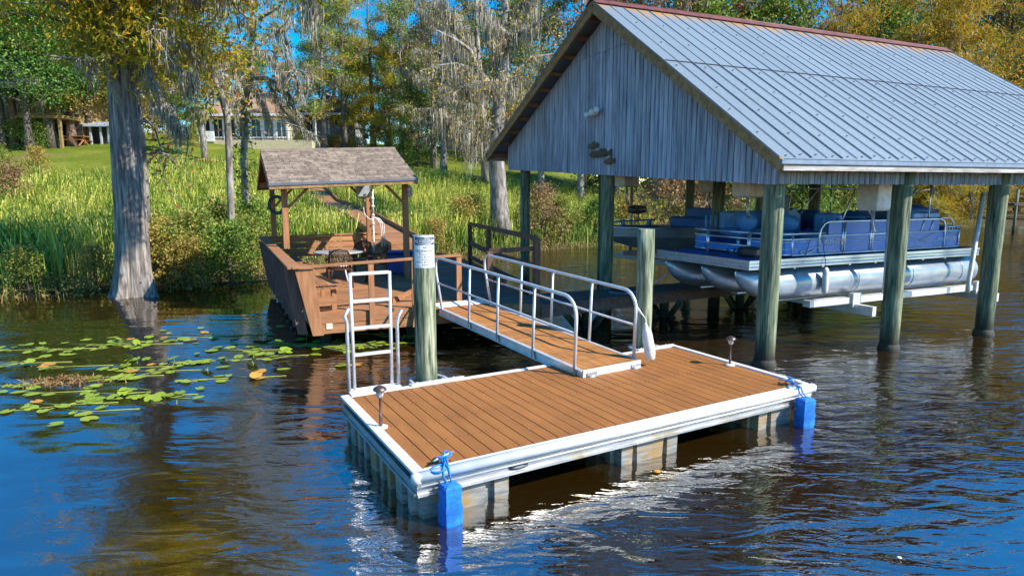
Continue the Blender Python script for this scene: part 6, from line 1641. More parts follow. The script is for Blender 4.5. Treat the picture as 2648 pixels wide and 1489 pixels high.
# forest beyond the boathouse
for kd, lab, u, Y, s in (
    ('russet', 'pinkish-brown tree peeking over the peak of the boathouse roof', 1500, 50, 1.0), ('mixed', 'tree with red and green leaves behind the top of the boathouse ridge', 1590, 54, 1.0),
    ('russet', 'pinkish-brown tree behind the left third of the red ridge cap', 1690, 52, 1.0), ('green', 'green tree behind the left third of the red ridge cap', 1770, 56, 1.05),
    ('mixed', 'mottled red and green tree above the middle of the ridge cap', 1865, 60, 1.1), ('green', 'green tree above the middle of the ridge cap', 1960, 60, 1.1),
    ('russet', 'russet tree right of the middle of the ridge cap', 2040, 64, 1.1), ('cyp', 'orange cypress behind the right third of the ridge cap', 2130, 60, 1.1),
    ('green', 'dark green tree between two orange cypresses above the roof', 2230, 68, 1.2), ('cyp', 'orange cypress just right of the far end of the ridge cap', 2350, 60, 1.08),
    ('cyp', 'orange cypress above the slanting far edge of the metal roof', 2450, 62, 1.1), ('mixed', 'mottled tree in the top right corner of the forest', 2560, 70, 1.25),
    ('cyp', 'rightmost orange cypress, at the right edge of the photo', 2660, 64, 1.1), ('cyp', 'orange cypress whose boughs hang to the water between the two front right posts', 2500, 57, .62),
    ('green', 'tall dark green tree far behind the slanting far edge of the metal roof', 2400, 82, 1.35), ('mixed', 'tall mottled tree at the back of the forest near the top right corner', 2540, 86, 1.4), ('green', 'tall green tree at the back above the far end of the ridge cap', 2270, 84, 1.3),
    ('cyp2', 'olive cypress low on the far bank beyond the stern of the pontoon boat', 2400, 55, .55), ('green', 'dark green tree behind the distant wooden dock', 2620, 72, .8),
    ('green', 'low green tree on the bank seen beneath the middle of the boathouse', 2160, 50, .55), ('mixed', 'low mottled tree on the bank seen beneath the boathouse', 1990, 48, .5)):
    nm = {'russet': 'russet_tree', 'mixed': 'mixed_leaf_tree', 'green': 'green_tree', 'cyp': 'cypress_tree', 'cyp2': 'cypress_tree'}[kd]
    T_(kd, lab, u, 0, s, nm, 'forest trees beyond the boathouse', Y=Y)

# palm on the lawn
pp_ = ground_at(531, 415); palm = thing('palm_tree', 'cabbage palm with a bare trunk on the lawn in front of the tan-roofed house', 'palm', pp_)
ht = (415 - 268) / F * pp_.y
mb = MB(); mb.tube([pp_ - UP * .3, pp_ + Vector((-.05, 0, ht * .35)), pp_ + Vector((-.25, 0, ht * .75)), pp_ + Vector((-.3, 0, ht))], [.30, .24, .23, .26], 12); mb.build('trunk', M['bark_pale'], palm)
rs = np.random.default_rng(77); top = pp_ + Vector((-.3, 0, ht)); qs = []
for k in range(46):
    az = rs.uniform(0, 6.28); e = R(rs.uniform(-55, 65)); d = np.array([math.cos(az) * math.cos(e), math.sin(az) * math.cos(e), math.sin(e)])
    st = np.array(top); c = st + d * rs.uniform(.7, 1.1) + np.array([0, 0, -.1]); side = np.cross(d, [0, 0, 1]); side /= np.linalg.norm(side); nn = np.cross(side, d)
    qs.append(np.stack([st - side * .012, st + side * .012, c + side * .012, c - side * .012]))
    for j in range(22):
        t = (j / 21 - .5) * 2.6; dd = d * math.cos(t) + side * math.sin(t); Ln = rs.uniform(.75, 1.05) * (1 - .25 * abs(t) / 1.3)
        m_ = c + dd * Ln * .6; tip = c + dd * Ln + np.array([0, 0, -.22 - .15 * rs.uniform()]); w = np.cross(dd, nn) * .055
        qs.append(np.stack([c - w * .4, c + w * .4, m_ + w, m_ - w])); qs.append(np.stack([m_ - w, m_ + w, tip + w * .1, tip - w * .1]))
np_mesh('crown', np.array(qs) - np.array(pp_), 4, M['lf_palm'], palm)
mb = MB()
for k in range(14):
    az = R(k * 26 + 5); p = top - UP * .35; mb.tube([p, p + Vector((math.cos(az) * .35, math.sin(az) * .35, -.35)), p + Vector((math.cos(az) * .45, math.sin(az) * .45, -1.1 - .4 * (k % 3)))], [.03, .10, .02], 5)
mb.build('dead_fronds', surf('dead_fronds', [(.3, (.16, .075, .03)), (.7, (.30, .15, .06))], scale=8, rough=.9), palm)
mb = MB(); mb.lathe(pp_ + UP * .02, [(1.1, -.12), (.95, .03), (.4, .10)], 20); mb.build('mulch_ring', surf('orange_mulch', [(.3, (.30, .12, .04)), (.7, (.42, .19, .07))], scale=14, rough=.95, bump=.5), palm)

# ---------------------------------------------------------------- reeds, bank weeds
def near_path(x, y):
    d = np.full(len(x), 99.0)
    for (a, b) in zip(BW[:-1], BW[1:]):
        ax_, ay_ = a[0], a[1]; dx, dy = b[0] - ax_, b[1] - ay_; t = np.clip(((x - ax_) * dx + (y - ay_) * dy) / (dx * dx + dy * dy), 0, 1)
        d = np.minimum(d, np.hypot(x - ax_ - t * dx, y - ay_ - t * dy))
    return d
def blades(n, x, y, z, hmin, hmax, w, bend, rs):
    h = rs.uniform(hmin, hmax, n); az = rs.uniform(0, 2 * np.pi, n); lean = rs.uniform(.02, bend, n) * h
    d = np.stack([np.cos(az), np.sin(az), 0 * az], 1); sd = np.stack([-np.sin(az + .6), np.cos(az + .6), 0 * az], 1) * (w * rs.uniform(.6, 1.4, n))[:, None]
    b = np.stack([x, y, z - .05], 1); q = []
    fr = [(0, 0), (.4, .12), (.75, .45), (1.0, 1.0)]
    for (f0, l0), (f1, l1) in zip(fr[:-1], fr[1:]):
        c0 = b + d * (lean * l0)[:, None]; c0[:, 2] += h * f0 * (1 - .10 * l0); c1 = b + d * (lean * l1)[:, None]; c1[:, 2] += h * f1 * (1 - .25 * l1)
        w0, w1 = 1 - .5 * f0, (1 - .5 * f1) if f1 < 1 else .08
        q.append(np.stack([c0 - sd * w0, c0 + sd * w0, c1 + sd * w1, c1 - sd * w1], 1))
    return np.stack(q, 1).reshape(-1, 4, 3)
def scatter(n, x0, x1, y0, y1, dlo, dhi, rs, keep=None):
    x = rs.uniform(x0, x1, n); y = rs.uniform(y0, y1, n); d = bank_dist(x, y)
    m = (d > dlo) & (d < dhi) & (near_path(x, y) > .75)
    if keep is not None: m &= keep(x, y, d)
    return x[m], y[m]
rs = np.random.default_rng(31)
def patchy(x, y, d): return (np.sin(x * 1.3 + 2 * np.sin(y * .4)) * np.cos(y * 1.1 + np.sin(x * .7)) + rs.uniform(-.9, .9, len(x))) > -.45
x, y = scatter(150000, -36, 13, 16, 56, 1.6, 25.5, rs, patchy)
keepsh = ~((x > -10.3) & (x < -5.6) & (bank_dist(x, y) < 3.0)) & ~((np.hypot(x - hp0.x, y - hp0.y) < 1.5)) & ~((bank_dist(x, y) > 21) & (x < -22))
x, y = x[keepsh], y[keepsh]
dd_ = bank_dist(x, y); q1 = blades(len(x), x, y, ground_z(x, y), 1.35, 2.65 + np.clip(dd_ - 10, 0, 8) * .07, .024, .6, rs)
o = np_mesh('reeds', q1, 4, M['reed']); tag(o, 'wide bed of tall yellow-green reeds between the water and the lawn', 'reeds', kind='stuff')
x, y = scatter(26000, -30, 8, 15, 48, .3, 7.0, rs, patchy)
m = ~((x > -10.3) & (x < -5.6) & (bank_dist(x, y) < 2.6)) & (np.hypot(x - hp0.x, y - hp0.y) > 1.2)
x, y = x[m], y[m]
q1 = blades(len(x), x, y, ground_z(x, y), 1.0, 2.3, .022, .55, rs)
o = np_mesh('cattails', q1, 4, M['reed_green']); tag(o, 'dark green cattail leaves along the front of the reed bed', 'cattails', kind='stuff')
x, y = scatter(60000, 5, 34, 28, 64, 1.2, 14, rs, patchy)
q1 = blades(len(x), x, y, ground_z(x, y), 1.0, 2.1, .026, .5, rs)
o = np_mesh('reeds', q1, 4, M['reed']); tag(o, 'reed bed on the bank seen beneath the boathouse roof', 'reeds', kind='stuff')
x, y = scatter(100000, -32, 40, 13, 62, -.45, 2.4, rs)
z = np.maximum(ground_z(x, y), -.02)
q1 = blades(len(x), x, y, z, .10, .62, .012, 1.3, rs)
c = np.stack([x, y, z + rs.uniform(0, .35, len(x))], 1)
q2 = leaf_polys(rs, np.repeat(c, 2, 0) + rs.normal(size=(len(c) * 2, 3)) * .12, .09, .05)
o = np_mesh('bank_weeds', np.concatenate([q1, q2]), 4, M['weed']); tag(o, 'low tangled weeds hanging over the waterline', 'weeds', kind='stuff')
x, y = scatter(110000, -60, 40, 38, 110, 21, 90, rs, lambda x, y, d: rs.uniform(size=len(x)) < np.clip(60 / y - .55, .08, 1) * .8)
m = gz and (ground_z(x, y) > 2.6); x, y = x[m], y[m]
q1 = blades(len(x), x, y, ground_z(x, y), .06, .16, .012, .8, rs)
o = np_mesh('lawn_grass', q1, 4, leafmat('lawn_blades', [(.06, .13, .012), (.12, .21, .02), (.19, .27, .035), (.27, .29, .06)], .3)); tag(o, 'short mown lawn grass in front of the houses', 'grass', kind='stuff')
# shrubs
def S_(kind, label, u, v, s, Y=None, group='shrubs along the bank'):
    p = ground_at(u, v) if Y is None else Vector(((u - CX) / F * Y, Y, max(0, gz((u - CX) / F * Y, Y))))
    plant(K[kind], 'shrub', label, 'shrub', p, s, None, group)
for kd, lab, u, Y, s in (
    ('shrub2', 'orange-tinged shrub pressed against the right side of the cypress trunk', 400, 18.4, 1.0), ('shrub', 'dark green shrub just right of the cypress base', 440, 18.6, .95),
    ('shrub2', 'yellowish low shrub overhanging the water right of the cypress base', 480, 18.2, .85), ('shrub3', 'bright green rounded shrub at the foot of the leaning grey trunk', 590, 19.4, .95),
    ('shrub', 'tall green shrub between the cypress and the leaning grey trunk', 510, 20.2, 1.1), ('shrub', 'leafy green shrub behind the leaning grey trunk', 575, 22.0, 1.2),
    ('shrub2', 'brownish shrub low behind the cypress trunk', 425, 20.4, 1.0), ('shrub', 'green shrub close to the left wall of the gazebo bench', 645, 20.8, 1.0),
    ('shrub3', 'green shrub hiding the foot of the vine-covered trunk', 655, 23.0, 1.1), ('shrub2', 'brown-green shrub at the waterline left of the cypress base', 235, 17.6, .75),
    ('shrub', 'small dark shrub at the waterline far left', 60, 17.2, .7), ('shrub4', 'reddish shrub among the reeds at the left edge', 45, 30, 1.1),
    ('shrub2', 'golden bush at the edge of the lawn left of the cypress', 120, 42, 1.0), ('shrub', 'green bush at the edge of the lawn on the far left', 20, 42, 1.0)):
    S_(kd, lab, u, 0, s, Y)
for kd, lab, u, Y, s in (
    ('shrub2', 'yellowish bank shrub behind the brown corner railing', 1200, 31.0, 1.3), ('shrub', 'green bank shrub left of the forked hardwood trunk', 1235, 32.5, 1.3),
    ('shrub4', 'reddish bank shrub right of the left boathouse post', 1400, 33.5, 1.2), ('shrub', 'green bank shrub between the two left boathouse posts', 1450, 34, 1.3),
    ('shrub3', 'bright green bank shrub behind the second boathouse post', 1540, 35.5, 1.2), ('shrub2', 'brown bank shrub left of the fishing boat motor', 1620, 37, 1.4),
    ('shrub4', 'tall russet bush on the bank above the fishing boat', 1730, 39, 2.0), ('shrub4', 'russet bush on the bank between the two inner wooden posts', 1820, 40, 2.1),
    ('shrub3', 'green bush on the bank above the bow of the pontoon boat', 1910, 41, 2.0), ('shrub3', 'light green bush on the bank behind the boat windscreen', 2080, 43, 2.1),
    ('shrub', 'green bush on the bank beyond the boat console', 2180, 45, 2.2), ('shrub2', 'low brown shrub at the bank near the boardwalk end', 1130, 27.0, .9)):
    S_(kd, lab, u, 0, s, Y)
for kd, lab, u, v, s in (('shrub3', 'round green bush beside the two blue barrels', 1140, 398, 1.5), ('shrub3', 'green bush at the right of the red birdhouse', 1010, 398, 1.3), ('shrub3', 'green bush by the porch of the white house', 1165, 385, 1.3),
    ('shrub', 'dark bush below the left end of the tan-roofed house', 500, 378, 1.1), ('shrub', 'green foundation bush in front of the two-storey house', 45, 384, 1.2), ('shrub3', 'yellow-green foundation bush before the two-storey house', 92, 384, 1.1),
    ('shrub', 'dark bush left of the porch stairs', 780, 384, 1.0), ('shrub3', 'green bush in front of the boardwalk gate', 1075, 412, 1.6)):
    S_(kd, lab, u, v, s, None, 'bushes round the houses')

# ---------------------------------------------------------------- water lilies
LIL = [(30, 907, 14, .9), (46, 941, 14, .9), (147, 905, 10, .7), (300, 893, 22, 1.3), (370, 884, 14, .9), (166, 950, 7, .8), (275, 977, 14, .9), (343, 952, 16, .8), (395, 962, 18, .9), (450, 938, 14, .7),
       (118, 1018, 12, .7), (168, 1049, 13, .7), (294, 1021, 7, .5), (382, 1027, 22, .7), (238, 1066, 6, .6), (46, 1062, 4, .5), (30, 1120, 3, .45), (519, 984, 5, .4), (553, 972, 3, .3), (597, 933, 9, .6), (641, 908, 14, .8),
       (656, 978, 7, .5), (490, 874, 9, 1.0), (578, 869, 13, 1.1), (695, 893, 10, .8), (744, 922, 9, .6), (832, 897, 18, 1.2), (884, 893, 12, .9), (872, 951, 4, .6), (971, 866, 5, .5), (1040, 872, 10, .6), (1005, 890, 10, .8), (10, 1000, 5, .6), (705, 958, 2, .3)]
WH = ['in the far left row by the bank', 'at the left edge, second row', 'near the bank left of the trunk reflection', 'in the widest raft, over the trunk reflection', 'right of the widest raft', 'next to the drift of brown leaves', 'in the middle raft, its left part', 'in the middle raft over the trunk reflection', 'in the middle raft right of the trunk reflection', 'at the right end of the middle raft',
      'left of the lowest raft', 'in the lowest raft with large leaves', 'just left of the lower trunk reflection', 'covering the lower trunk reflection', 'with a trailing pale leaf below the lowest raft', 'low at the left edge with a long stem', 'lowest of all at the left edge', 'alone on the open blue water', 'two upright leaves alone on the blue water', 'between the middle raft and the pier', 'in front of the leaning trunk reflection',
      'small and alone left of the pier reflection', 'thin and stringy near the bank', 'stringy with raised leaf tips near the bank', 'with reddish leaves left of the pier', 'in front of the pier corner', 'under the pier front, left part', 'under the pier front beside the ladder', 'over the pier reflection left of the ladder', 'behind the ladder', 'left of the signed piling', 'between the ladder and the signed piling', 'half out of the picture at the left edge', 'a single pale pair left of the pier reflection']
rs = np.random.default_rng(91)
for k, (u, v, n, sp) in enumerate(LIL):
    c0 = U(u, v, 0)
    t = thing('water_lily', 'floating lily pads ' + WH[k], 'water lily', c0, 0, 'lily pads on the dark water')
    mb = MB(); ms = MB()
    for j in range(max(2, int(n * .78))):
        x, y = c0.x + rs.normal() * sp * .55, c0.y + rs.normal() * sp * .30
        r_ = rs.uniform(.07, .13); el = rs.uniform(.55, .85); az = rs.uniform(0, 6.28); z = rs.uniform(.008, .03) if rs.uniform() < .85 else rs.uniform(.04, .10)
        tilt = rs.normal(size=2) * (.05 if z < .035 else .28); m = 12; ps = []
        for q in range(m):
            a = 2 * math.pi * q / m; rr = r_ * (1.0 if q else .35) * (1 + .04 * math.sin(5 * a + j))
            lx, ly = rr * math.cos(a), rr * el * math.sin(a)
            px, py = lx * math.cos(az) - ly * math.sin(az), lx * math.sin(az) + ly * math.cos(az)
            ps.append((x + px, y + py, max(z + px * tilt[0] + py * tilt[1] + .25 * (rr * rr), .006)))
        cz = (x, y, max(z - .004, .006))
        mb = MB(); mb.cur = 1 if rs.uniform() < (.22 if k in (5, 24, 28) else .05) else 0
        mb.add(ps + [cz], [(q, (q + 1) % m, m) for q in range(m)], True); mb.build('pad', [M['lily'], M['lily_old']], t)
        if z > .035: ms.tube([(x, y, cz[2]), (x + rs.normal() * .03, y + rs.normal() * .03, -.05)], .006, 4, cap=False)
        elif rs.uniform() < .3:
            ms.tube([(x, y, .008), ((x + c0.x) / 2 + rs.normal() * .05, (y + c0.y) / 2, .012), (c0.x, c0.y, .006)], .005, 4, cap=False)
    if n > 4: ms.tube([c0 + Vector((-sp * .8, .1, .008)), c0 + Vector((0, .0, .014)), c0 + Vector((sp * .9, .12, .008))], .006, 4)
    if ms.v: ms.build('stems', M['stem'], t)
ld_ = U(161, 990, 0); rs = np.random.default_rng(5)
cc = np.array(ld_) + rs.normal(size=(420, 3)) * np.array([.30, .13, .012]) + np.array([0, 0, .03])
o = np_mesh('leaf_litter', leaf_polys(rs, cc, .10, .02, (0, 0, 0)), 4, leafmat('dead_leaves', [(.14, .08, .03), (.22, .13, .05), (.30, .22, .10), (.26, .09, .02)], .1, gain=1.0)); tag(o, 'drift of dead brown leaves floating among the lily pads', 'dead leaves', kind='stuff')
for k, (u, v) in enumerate(((1697, 1217), (1490, 1310))):
    p = U(u, v, .012) if k == 0 else U(2325, 1440, .012)
    mb = MB(); s_ = 1 if k == 0 else .45; mb.lathe(p, [(.03 * s_, -.004), (.045 * s_, 0), (.02 * s_, .004)], 9); o = mb.build('floating_leaf', M['lily_old'] if k == 0 else M['white']); tag(o, ['small orange leaf floating in front of the dock floats', 'tiny pale leaf floating at the lower right of the water'][k], 'leaf')
# ---------------------------------------------------------------- houses beyond the lawn
M['house_cream'] = surf('cream_siding', [(.3, (.46, .42, .31)), (.7, (.55, .50, .38))], (1, 1, 12), 1.5, .85)
M['house_yellow'] = surf('yellow_siding', [(.3, (.24, .16, .055)), (.7, (.32, .22, .08))], (1, 1, 12), 1.5, .85)
M['house_grey'] = surf('grey_siding', [(.3, (.33, .35, .37)), (.7, (.42, .44, .46))], (1, 1, 12), 1.5, .85)
M['tan_roof'] = surf('tan_shingles', [(.3, (.30, .17, .10)), (.7, (.40, .25, .16))], (2, 2, 6), 3, .95, spots=(1.2, .5, .8, (.27, .17, .11)))
M['dark_roof'] = surf('dark_shingles', [(.3, (.05, .045, .055)), (.7, (.09, .08, .09))], (2, 2, 6), 3, .95)
M['metal_roof_blue'] = surf('pale_metal_roof', [(.3, (.42, .47, .58)), (.7, (.56, .60, .68))], scale=4, rough=.5, metal=.2)
M['pane'] = flat('window_glass', (.02, .035, .04), .08, spec=.8)
M['brick'] = surf('orange_brick', [(.3, (.30, .12, .045)), (.7, (.42, .20, .08))], (8, 8, 16), 2, .9)
M['stone'] = surf('pale_stone', [(.3, (.46, .38, .23)), (.7, (.58, .50, .33))], scale=5, rough=.9)
M['red'] = flat('red_paint', (.50, .02, .02), .5)
M['house_dark'] = flat('dark_interior', (.03, .028, .026), .9)
class House:
    def __init__(s, name, label, u, v, rz=0.0, Y=None):
        s.p = ground_at(u, v); s.t = thing(name, label, 'house', s.p, rz); s.X = Matrix.Translation(s.p) @ Matrix.Rotation(rz, 4, 'Z'); s.k = s.p.y / F; s.u = u; s.v = v; s.rz = rz
    def w(s, x, y, z): return s.X @ Vector((x, y, z))
    def px(s, u, v): return ((u - s.u) * s.k, (s.v - v) * s.k)     # picture offset to metres on the front plane
    def box(s, name, mat, x0, x1, y0, y1, z0, z1, par=None, mb=None):
        m = mb or MB(); m.box(s.w((x0 + x1) / 2, (y0 + y1) / 2, (z0 + z1) / 2), (abs(x1 - x0), abs(y1 - y0), abs(z1 - z0)), s.rz)
        if mb is None: return m.build(name, mat, par or s.t)
    def hip(s, name, mat, x0, x1, y0, y1, z0, z1, inset):
        m = MB(); yc = (y0 + y1) / 2
        lo = [s.w(x0, y0, z0), s.w(x1, y0, z0), s.w(x1, y1, z0), s.w(x0, y1, z0)]; hi = [s.w(x0 + inset, yc, z1), s.w(x1 - inset, yc, z1)]
        dn = [p - UP * .18 for p in lo]
        m.add(lo + hi + dn, [(0, 1, 5, 4), (1, 2, 5), (2, 3, 4, 5), (3, 0, 4), (6, 7, 1, 0), (7, 8, 2, 1), (8, 9, 3, 2), (9, 6, 0, 3), (9, 8, 7, 6)]); return m.build(name, mat, s.t)
    def gable(s, name, mat, x0, x1, y0, y1, z0, z1, axis='y'):
        m = MB(); xc = (x0 + x1) / 2; th = .18
        if axis == 'y':
            for a, b in ((x0, xc), (x1, xc)):
                q = [s.w(a, y0, z0), s.w(a, y1, z0), s.w(b, y1, z1), s.w(b, y0, z1)]; m.prism(q, UP * th)
        else:
            yc = (y0 + y1) / 2
            for a in (y0, y1): m.prism([s.w(x0, a, z0), s.w(x1, a, z0), s.w(x1, yc, z1), s.w(x0, yc, z1)], UP * th)
        return m.build(name, mat, s.t)
    def window(s, x, z, w, h, y=0.0, par=None):
        m = MB()
        for a, b, c, d in ((x - w / 2 - .06, x - w / 2 + .04, z - h / 2, z + h / 2), (x + w / 2 - .04, x + w / 2 + .06, z - h / 2, z + h / 2), (x - w / 2 - .06, x + w / 2 + .06, z + h / 2 - .02, z + h / 2 + .09), (x - w / 2 - .06, x + w / 2 + .06, z - h / 2 - .09, z - h / 2 + .02), (x - .03, x + .03, z - h / 2, z + h / 2)):
            s.box('', None, a, b, y - .07, y - .005, c, d, mb=m)
        f = m.build('window', M['white'], par or s.t)
        m = MB(); s.box('', None, x - w / 2, x + w / 2, y - .04, y - .02, z - h / 2, z + h / 2, mb=m); m.build('pane', M['pane'], f)
# tan-roofed house
h = House('lake_house', 'single-storey house with a tan hip roof, white window frames and a railed terrace', 660, 378)
X0, X1 = h.px(522, 0)[0], h.px(745, 0)[0]
h.box('wall', M['house_cream'], X0, X1, .0, 9, -.3, 3.05)
h.box('terrace', M['stone'], X0 - 1.0, X1 + 3.2, -2.6, 0, -.9, .35)
h.hip('roof', M['tan_roof'], X0 - .8, X1 + .6, -.9, 9.8, 3.1, 6.1, 4.1)
h.box('eave_trim', M['white'], X0 - .75, X1 + .55, -.95, -.89, 2.86, 3.1)
n = 7
for k in range(n):
    xw = X0 + (X1 - X0) * (k + .5) / n; h.window(xw, 1.75, (X1 - X0) / n * .74, 1.75)
for k in range(n + 1): m = MB(); h.box('', None, X0 + (X1 - X0) * k / n - .09, X0 + (X1 - X0) * k / n + .09, -.12, -.02, .45, 2.86, mb=m); m.build('column', M['white'], h.t)
m = MB()
for k in range(46): xx = X0 - .9 + (X1 + 4.0 - X0) * k / 45; h.box('', None, xx - .015, xx + .015, -2.56, -2.53, .35, 1.25, mb=m)
for z in (.45, 1.25): h.box('', None, X0 - .95, X1 + 3.1, -2.575, -2.52, z - .025, z + .025, mb=m)
m.build('terrace_railing', M['dark'], h.t)
a, b = h.px(552, 0)[0], h.px(588, 0)[0]
m = MB(); h.box('', None, a, b, -2.75, -2.60, .2, 1.2, mb=m); m.build('white_panel', M['white'], h.t)
# dark-roofed wing with stairs
h2 = House('house_wing', 'dark-roofed wing of the lake house with a blue porch staircase and brick foundation', 830, 380)
a, b = h2.px(757, 0)[0], h2.px(893, 0)[0]
h2.box('wall', M['house_grey'], a, b, 1.6, 10, -.2, 3.7)
h2.box('foundation', M['brick'], h2.px(858, 0)[0], b + .2, .2, 1.6, -.5, 1.05)
h2.box('porch_floor', M['stone'], a, h2.px(858, 0)[0] - .003, .2, 1.6, .75, 1.0)
h2.hip('roof', M['dark_roof'], a - .4, b + .3, -.1, 10.5, 3.65, 6.6, 3.4)
h2.box('eave_trim', M['white'], a - .35, b + .25, -.16, -.1, 3.42, 3.66)
for q in (775, 800, 868, 884): h2.window(h2.px(q, 0)[0], 2.2, .85, 1.6, 1.6)
for q in (760, 812, 850, 888): m = MB(); xx = h2.px(q, 0)[0]; h2.box('', None, xx - .1, xx + .1, .25, .45, .9, 3.5, mb=m); m.build('column', M['white'], h2.t)
x0, x1 = h2.px(816, 0)[0], h2.px(847, 0)[0]
m = MB()
for k in range(7): h2.box('', None, x0, x1, .2 - .28 * (k + 1), .2 - .28 * k - .002, -.6, .98 - .16 * k, mb=m)
m.build('stairs', surf('blue_grey_steps', [(.3, (.12, .16, .24)), (.7, (.17, .22, .31))], scale=6, rough=.7), h2.t)
m = MB()
for xx in (x0 - .05, x1 + .05): m.beam(h2.w(xx, .2, 1.95), h2.w(xx, -1.8, .8), .06, .08)
for k in range(14): xx = h2.px(850 + 3.2 * k, 0)[0]; h2.box('', None, xx - .015, xx + .015, .23, .26, 1.0, 1.95, mb=m)
h2.box('', None, h2.px(850, 0)[0], b, .22, .27, 1.92, 1.98, mb=m)
m.build('railing', flat('navy_rail', (.03, .05, .12), .5), h2.t)
# left two-storey house
h3 = House('two_storey_house', 'yellow two-storey house with porches and a pale metal roof at the left edge', 80, 381)
a, b = h3.px(-60, 0)[0], h3.px(163, 0)[0]
h3.box('wall', M['house_yellow'], a, b, 2.2, 11, -.3, 5.0)
h3.box('porch_floor', M['house_yellow'], a, b + .2, -.1, 2.2, 2.25, 2.5)
h3.gable('roof', M['metal_roof_blue'], a - .5, b + .6, -.8, 12.2, 4.75, 8.2, 'x')
h3.box('eave_trim', M['house_grey'], a - .4, b + .5, -.7, -.62, 4.45, 4.75)
for q in (-40, -5, 32, 46, 85, 122, 158):
    m = MB(); xx = h3.px(q, 0)[0]; h3.box('', None, xx - .10, xx + .10, -.05, .15, -.2, 4.5, mb=m); m.build('column', M['house_yellow'], h3.t)
m = MB()
for k in range(60): xx = a + (b - a) * k / 59; h3.box('', None, xx - .02, xx + .02, 0, .04, 2.5, 3.35, mb=m)
for z in (2.6, 3.38): h3.box('', None, a, b, -.02, .06, z - .04, z + .04, mb=m)
m.build('railing', M['house_yellow'], h3.t)
for q in (-20, 15, 72, 112, 145): h3.window(h3.px(q, 0)[0], 3.65, 1.1, 1.5, 2.2)
for q in (-20, 20, 105, 145):
    xx = h3.px(q, 0)[0]; m = MB(); h3.box('', None, xx - .8, xx + .8, 2.12, 2.19, 0, 2.0, mb=m); m.build('door_opening', M['house_dark'], h3.t)
# white house to the right
h4 = House('white_house', 'white and grey house with a tall gable and a wooden balcony behind the mossy trees', 1225, 391)
a, b = h4.px(1160, 0)[0], h4.px(1345, 0)[0]
h4.box('wall', M['house_grey'], a + .4, b, 2.5, 11, -.4, 6.3)
gx0, gx1, gp = h4.px(1172, 0)[0], h4.px(1275, 0)[0], h4.px(1222, 0)[0]
m = MB(); z0, z1 = (391 - 250) * h4.k, (391 - 205) * h4.k
m.prism([h4.w(gx0, .3, z0), h4.w(gx1, .3, z0), h4.w(gp, .3, z1)], h4.w(0, 8, 0) - h4.w(0, 0, 0)); m.build('gable_wall', M['white'], h4.t)
m = MB()
for e in (gx0 - .3, gx1 + .3): m.prism([h4.w(e, -.2, z0 - .15), h4.w(e, 9, z0 - .15), h4.w(gp, 9, z1 + .12), h4.w(gp, -.2, z1 + .12)], UP * .16)
m.build('roof', M['white'], h4.t)
h4.box('beam', M['house_grey'], gx0, gx1 + 2, .25, .55, z0 - .5, z0 - .003)
h4.box('balcony', M['rake'], gp - 1.2, b, .1, 2.5, 2.25, 2.75); h4.box('balcony_slab', M['white'], gp - 1.3, b, .15, 2.5, 1.75, 2.247)
for q in (1214, 1262, 1310): m = MB(); xx = h4.px(q, 0)[0]; h4.box('', None, xx - .16, xx + .16, .2, .5, 2.75, z0 - .5, mb=m); m.build('column', M['rake'], h4.t)
for q in (1214, 1262, 1310): m = MB(); xx = h4.px(q, 0)[0]; h4.box('', None, xx - .2, xx + .2, .2, .6, -.2, 1.75, mb=m); m.build('column', M['stone'], h4.t)
m = MB()
for k in range(30): xx = gp - .3 + k * .17; h4.box('', None, xx - .02, xx + .02, .14, .18, 2.75, 3.7, mb=m)
h4.box('', None, gp - .4, gp + 4.8, .12, .2, 3.68, 3.76, mb=m); m.build('railing', M['rake'], h4.t)
for q in (1200, 1238, 1290): h4.window(h4.px(q, 0)[0], 4.2, 1.2, 2.0, 2.5)
for q in (1180, 1240): xx = h4.px(q, 0)[0]; m = MB(); h4.box('', None, xx - .9, xx + .9, 2.42, 2.49, -.2, 1.6, mb=m); m.build('door_opening', M['house_dark'], h4.t)
h4.box('plinth', M['stone'], a, b, -.4, .1, -.5, -.02)
# grey shed, picnic table, birdhouse, barrels, tub, fences, distant dock
h5 = House('garden_shed', 'low blue-roofed shed in the shade between the yellow-brown tree and the cypress', 250, 374)
a, b = h5.px(212, 0)[0], h5.px(283, 0)[0]
h5.box('wall', M['house_dark'], a, b, .6, 3.5, -.2, 1.5); h5.gable('roof', M['metal_roof_blue'], a - .2, b + .3, -.2, 4.2, 1.45, 1.9, 'x')
for q in (214, 236, 262, 281): m = MB(); xx = h5.px(q, 0)[0]; h5.box('', None, xx - .07, xx + .07, 0, .14, -.2, 1.45, mb=m); m.build('post', M['house_grey'], h5.t); h5.t['category'] = 'shed'
p = ground_at(195, 378); t = thing('picnic_table', 'wooden picnic table under the trees left of the shed', 'table', p)
m = MB(); m.box(p + UP * .75, (2.0, .75, .05)); m.build('tabletop', M['redwood'], t)
for s_ in (-1, 1):
    m = MB(); m.box(p + Vector((0, .65 * s_, .45)), (2.0, .28, .05)); m.build('bench', M['redwood'], t)
    m = MB(); m.beam(p + Vector((.75 * s_, -.7, -.05)), p + Vector((.75 * s_, .3, .74)), .06, .1); m.beam(p + Vector((.75 * s_, .7, -.05)), p + Vector((.75 * s_, -.3, .74)), .06, .1); m.build('leg', M['redwood'], t)
p = ground_at(948, 391); t = thing('birdhouse', 'bright red birdhouse on a pale pole on the lawn', 'birdhouse', p); k = p.y / F
m = MB(); m.tube([p - UP * .2, p + UP * (28 * k)], .045, 8); m.build('pole', M['white'], t)
m = MB(); c = p + UP * (34 * k); m.box(c, (.48, .4, .36)); m.build('body', M['red'], t)
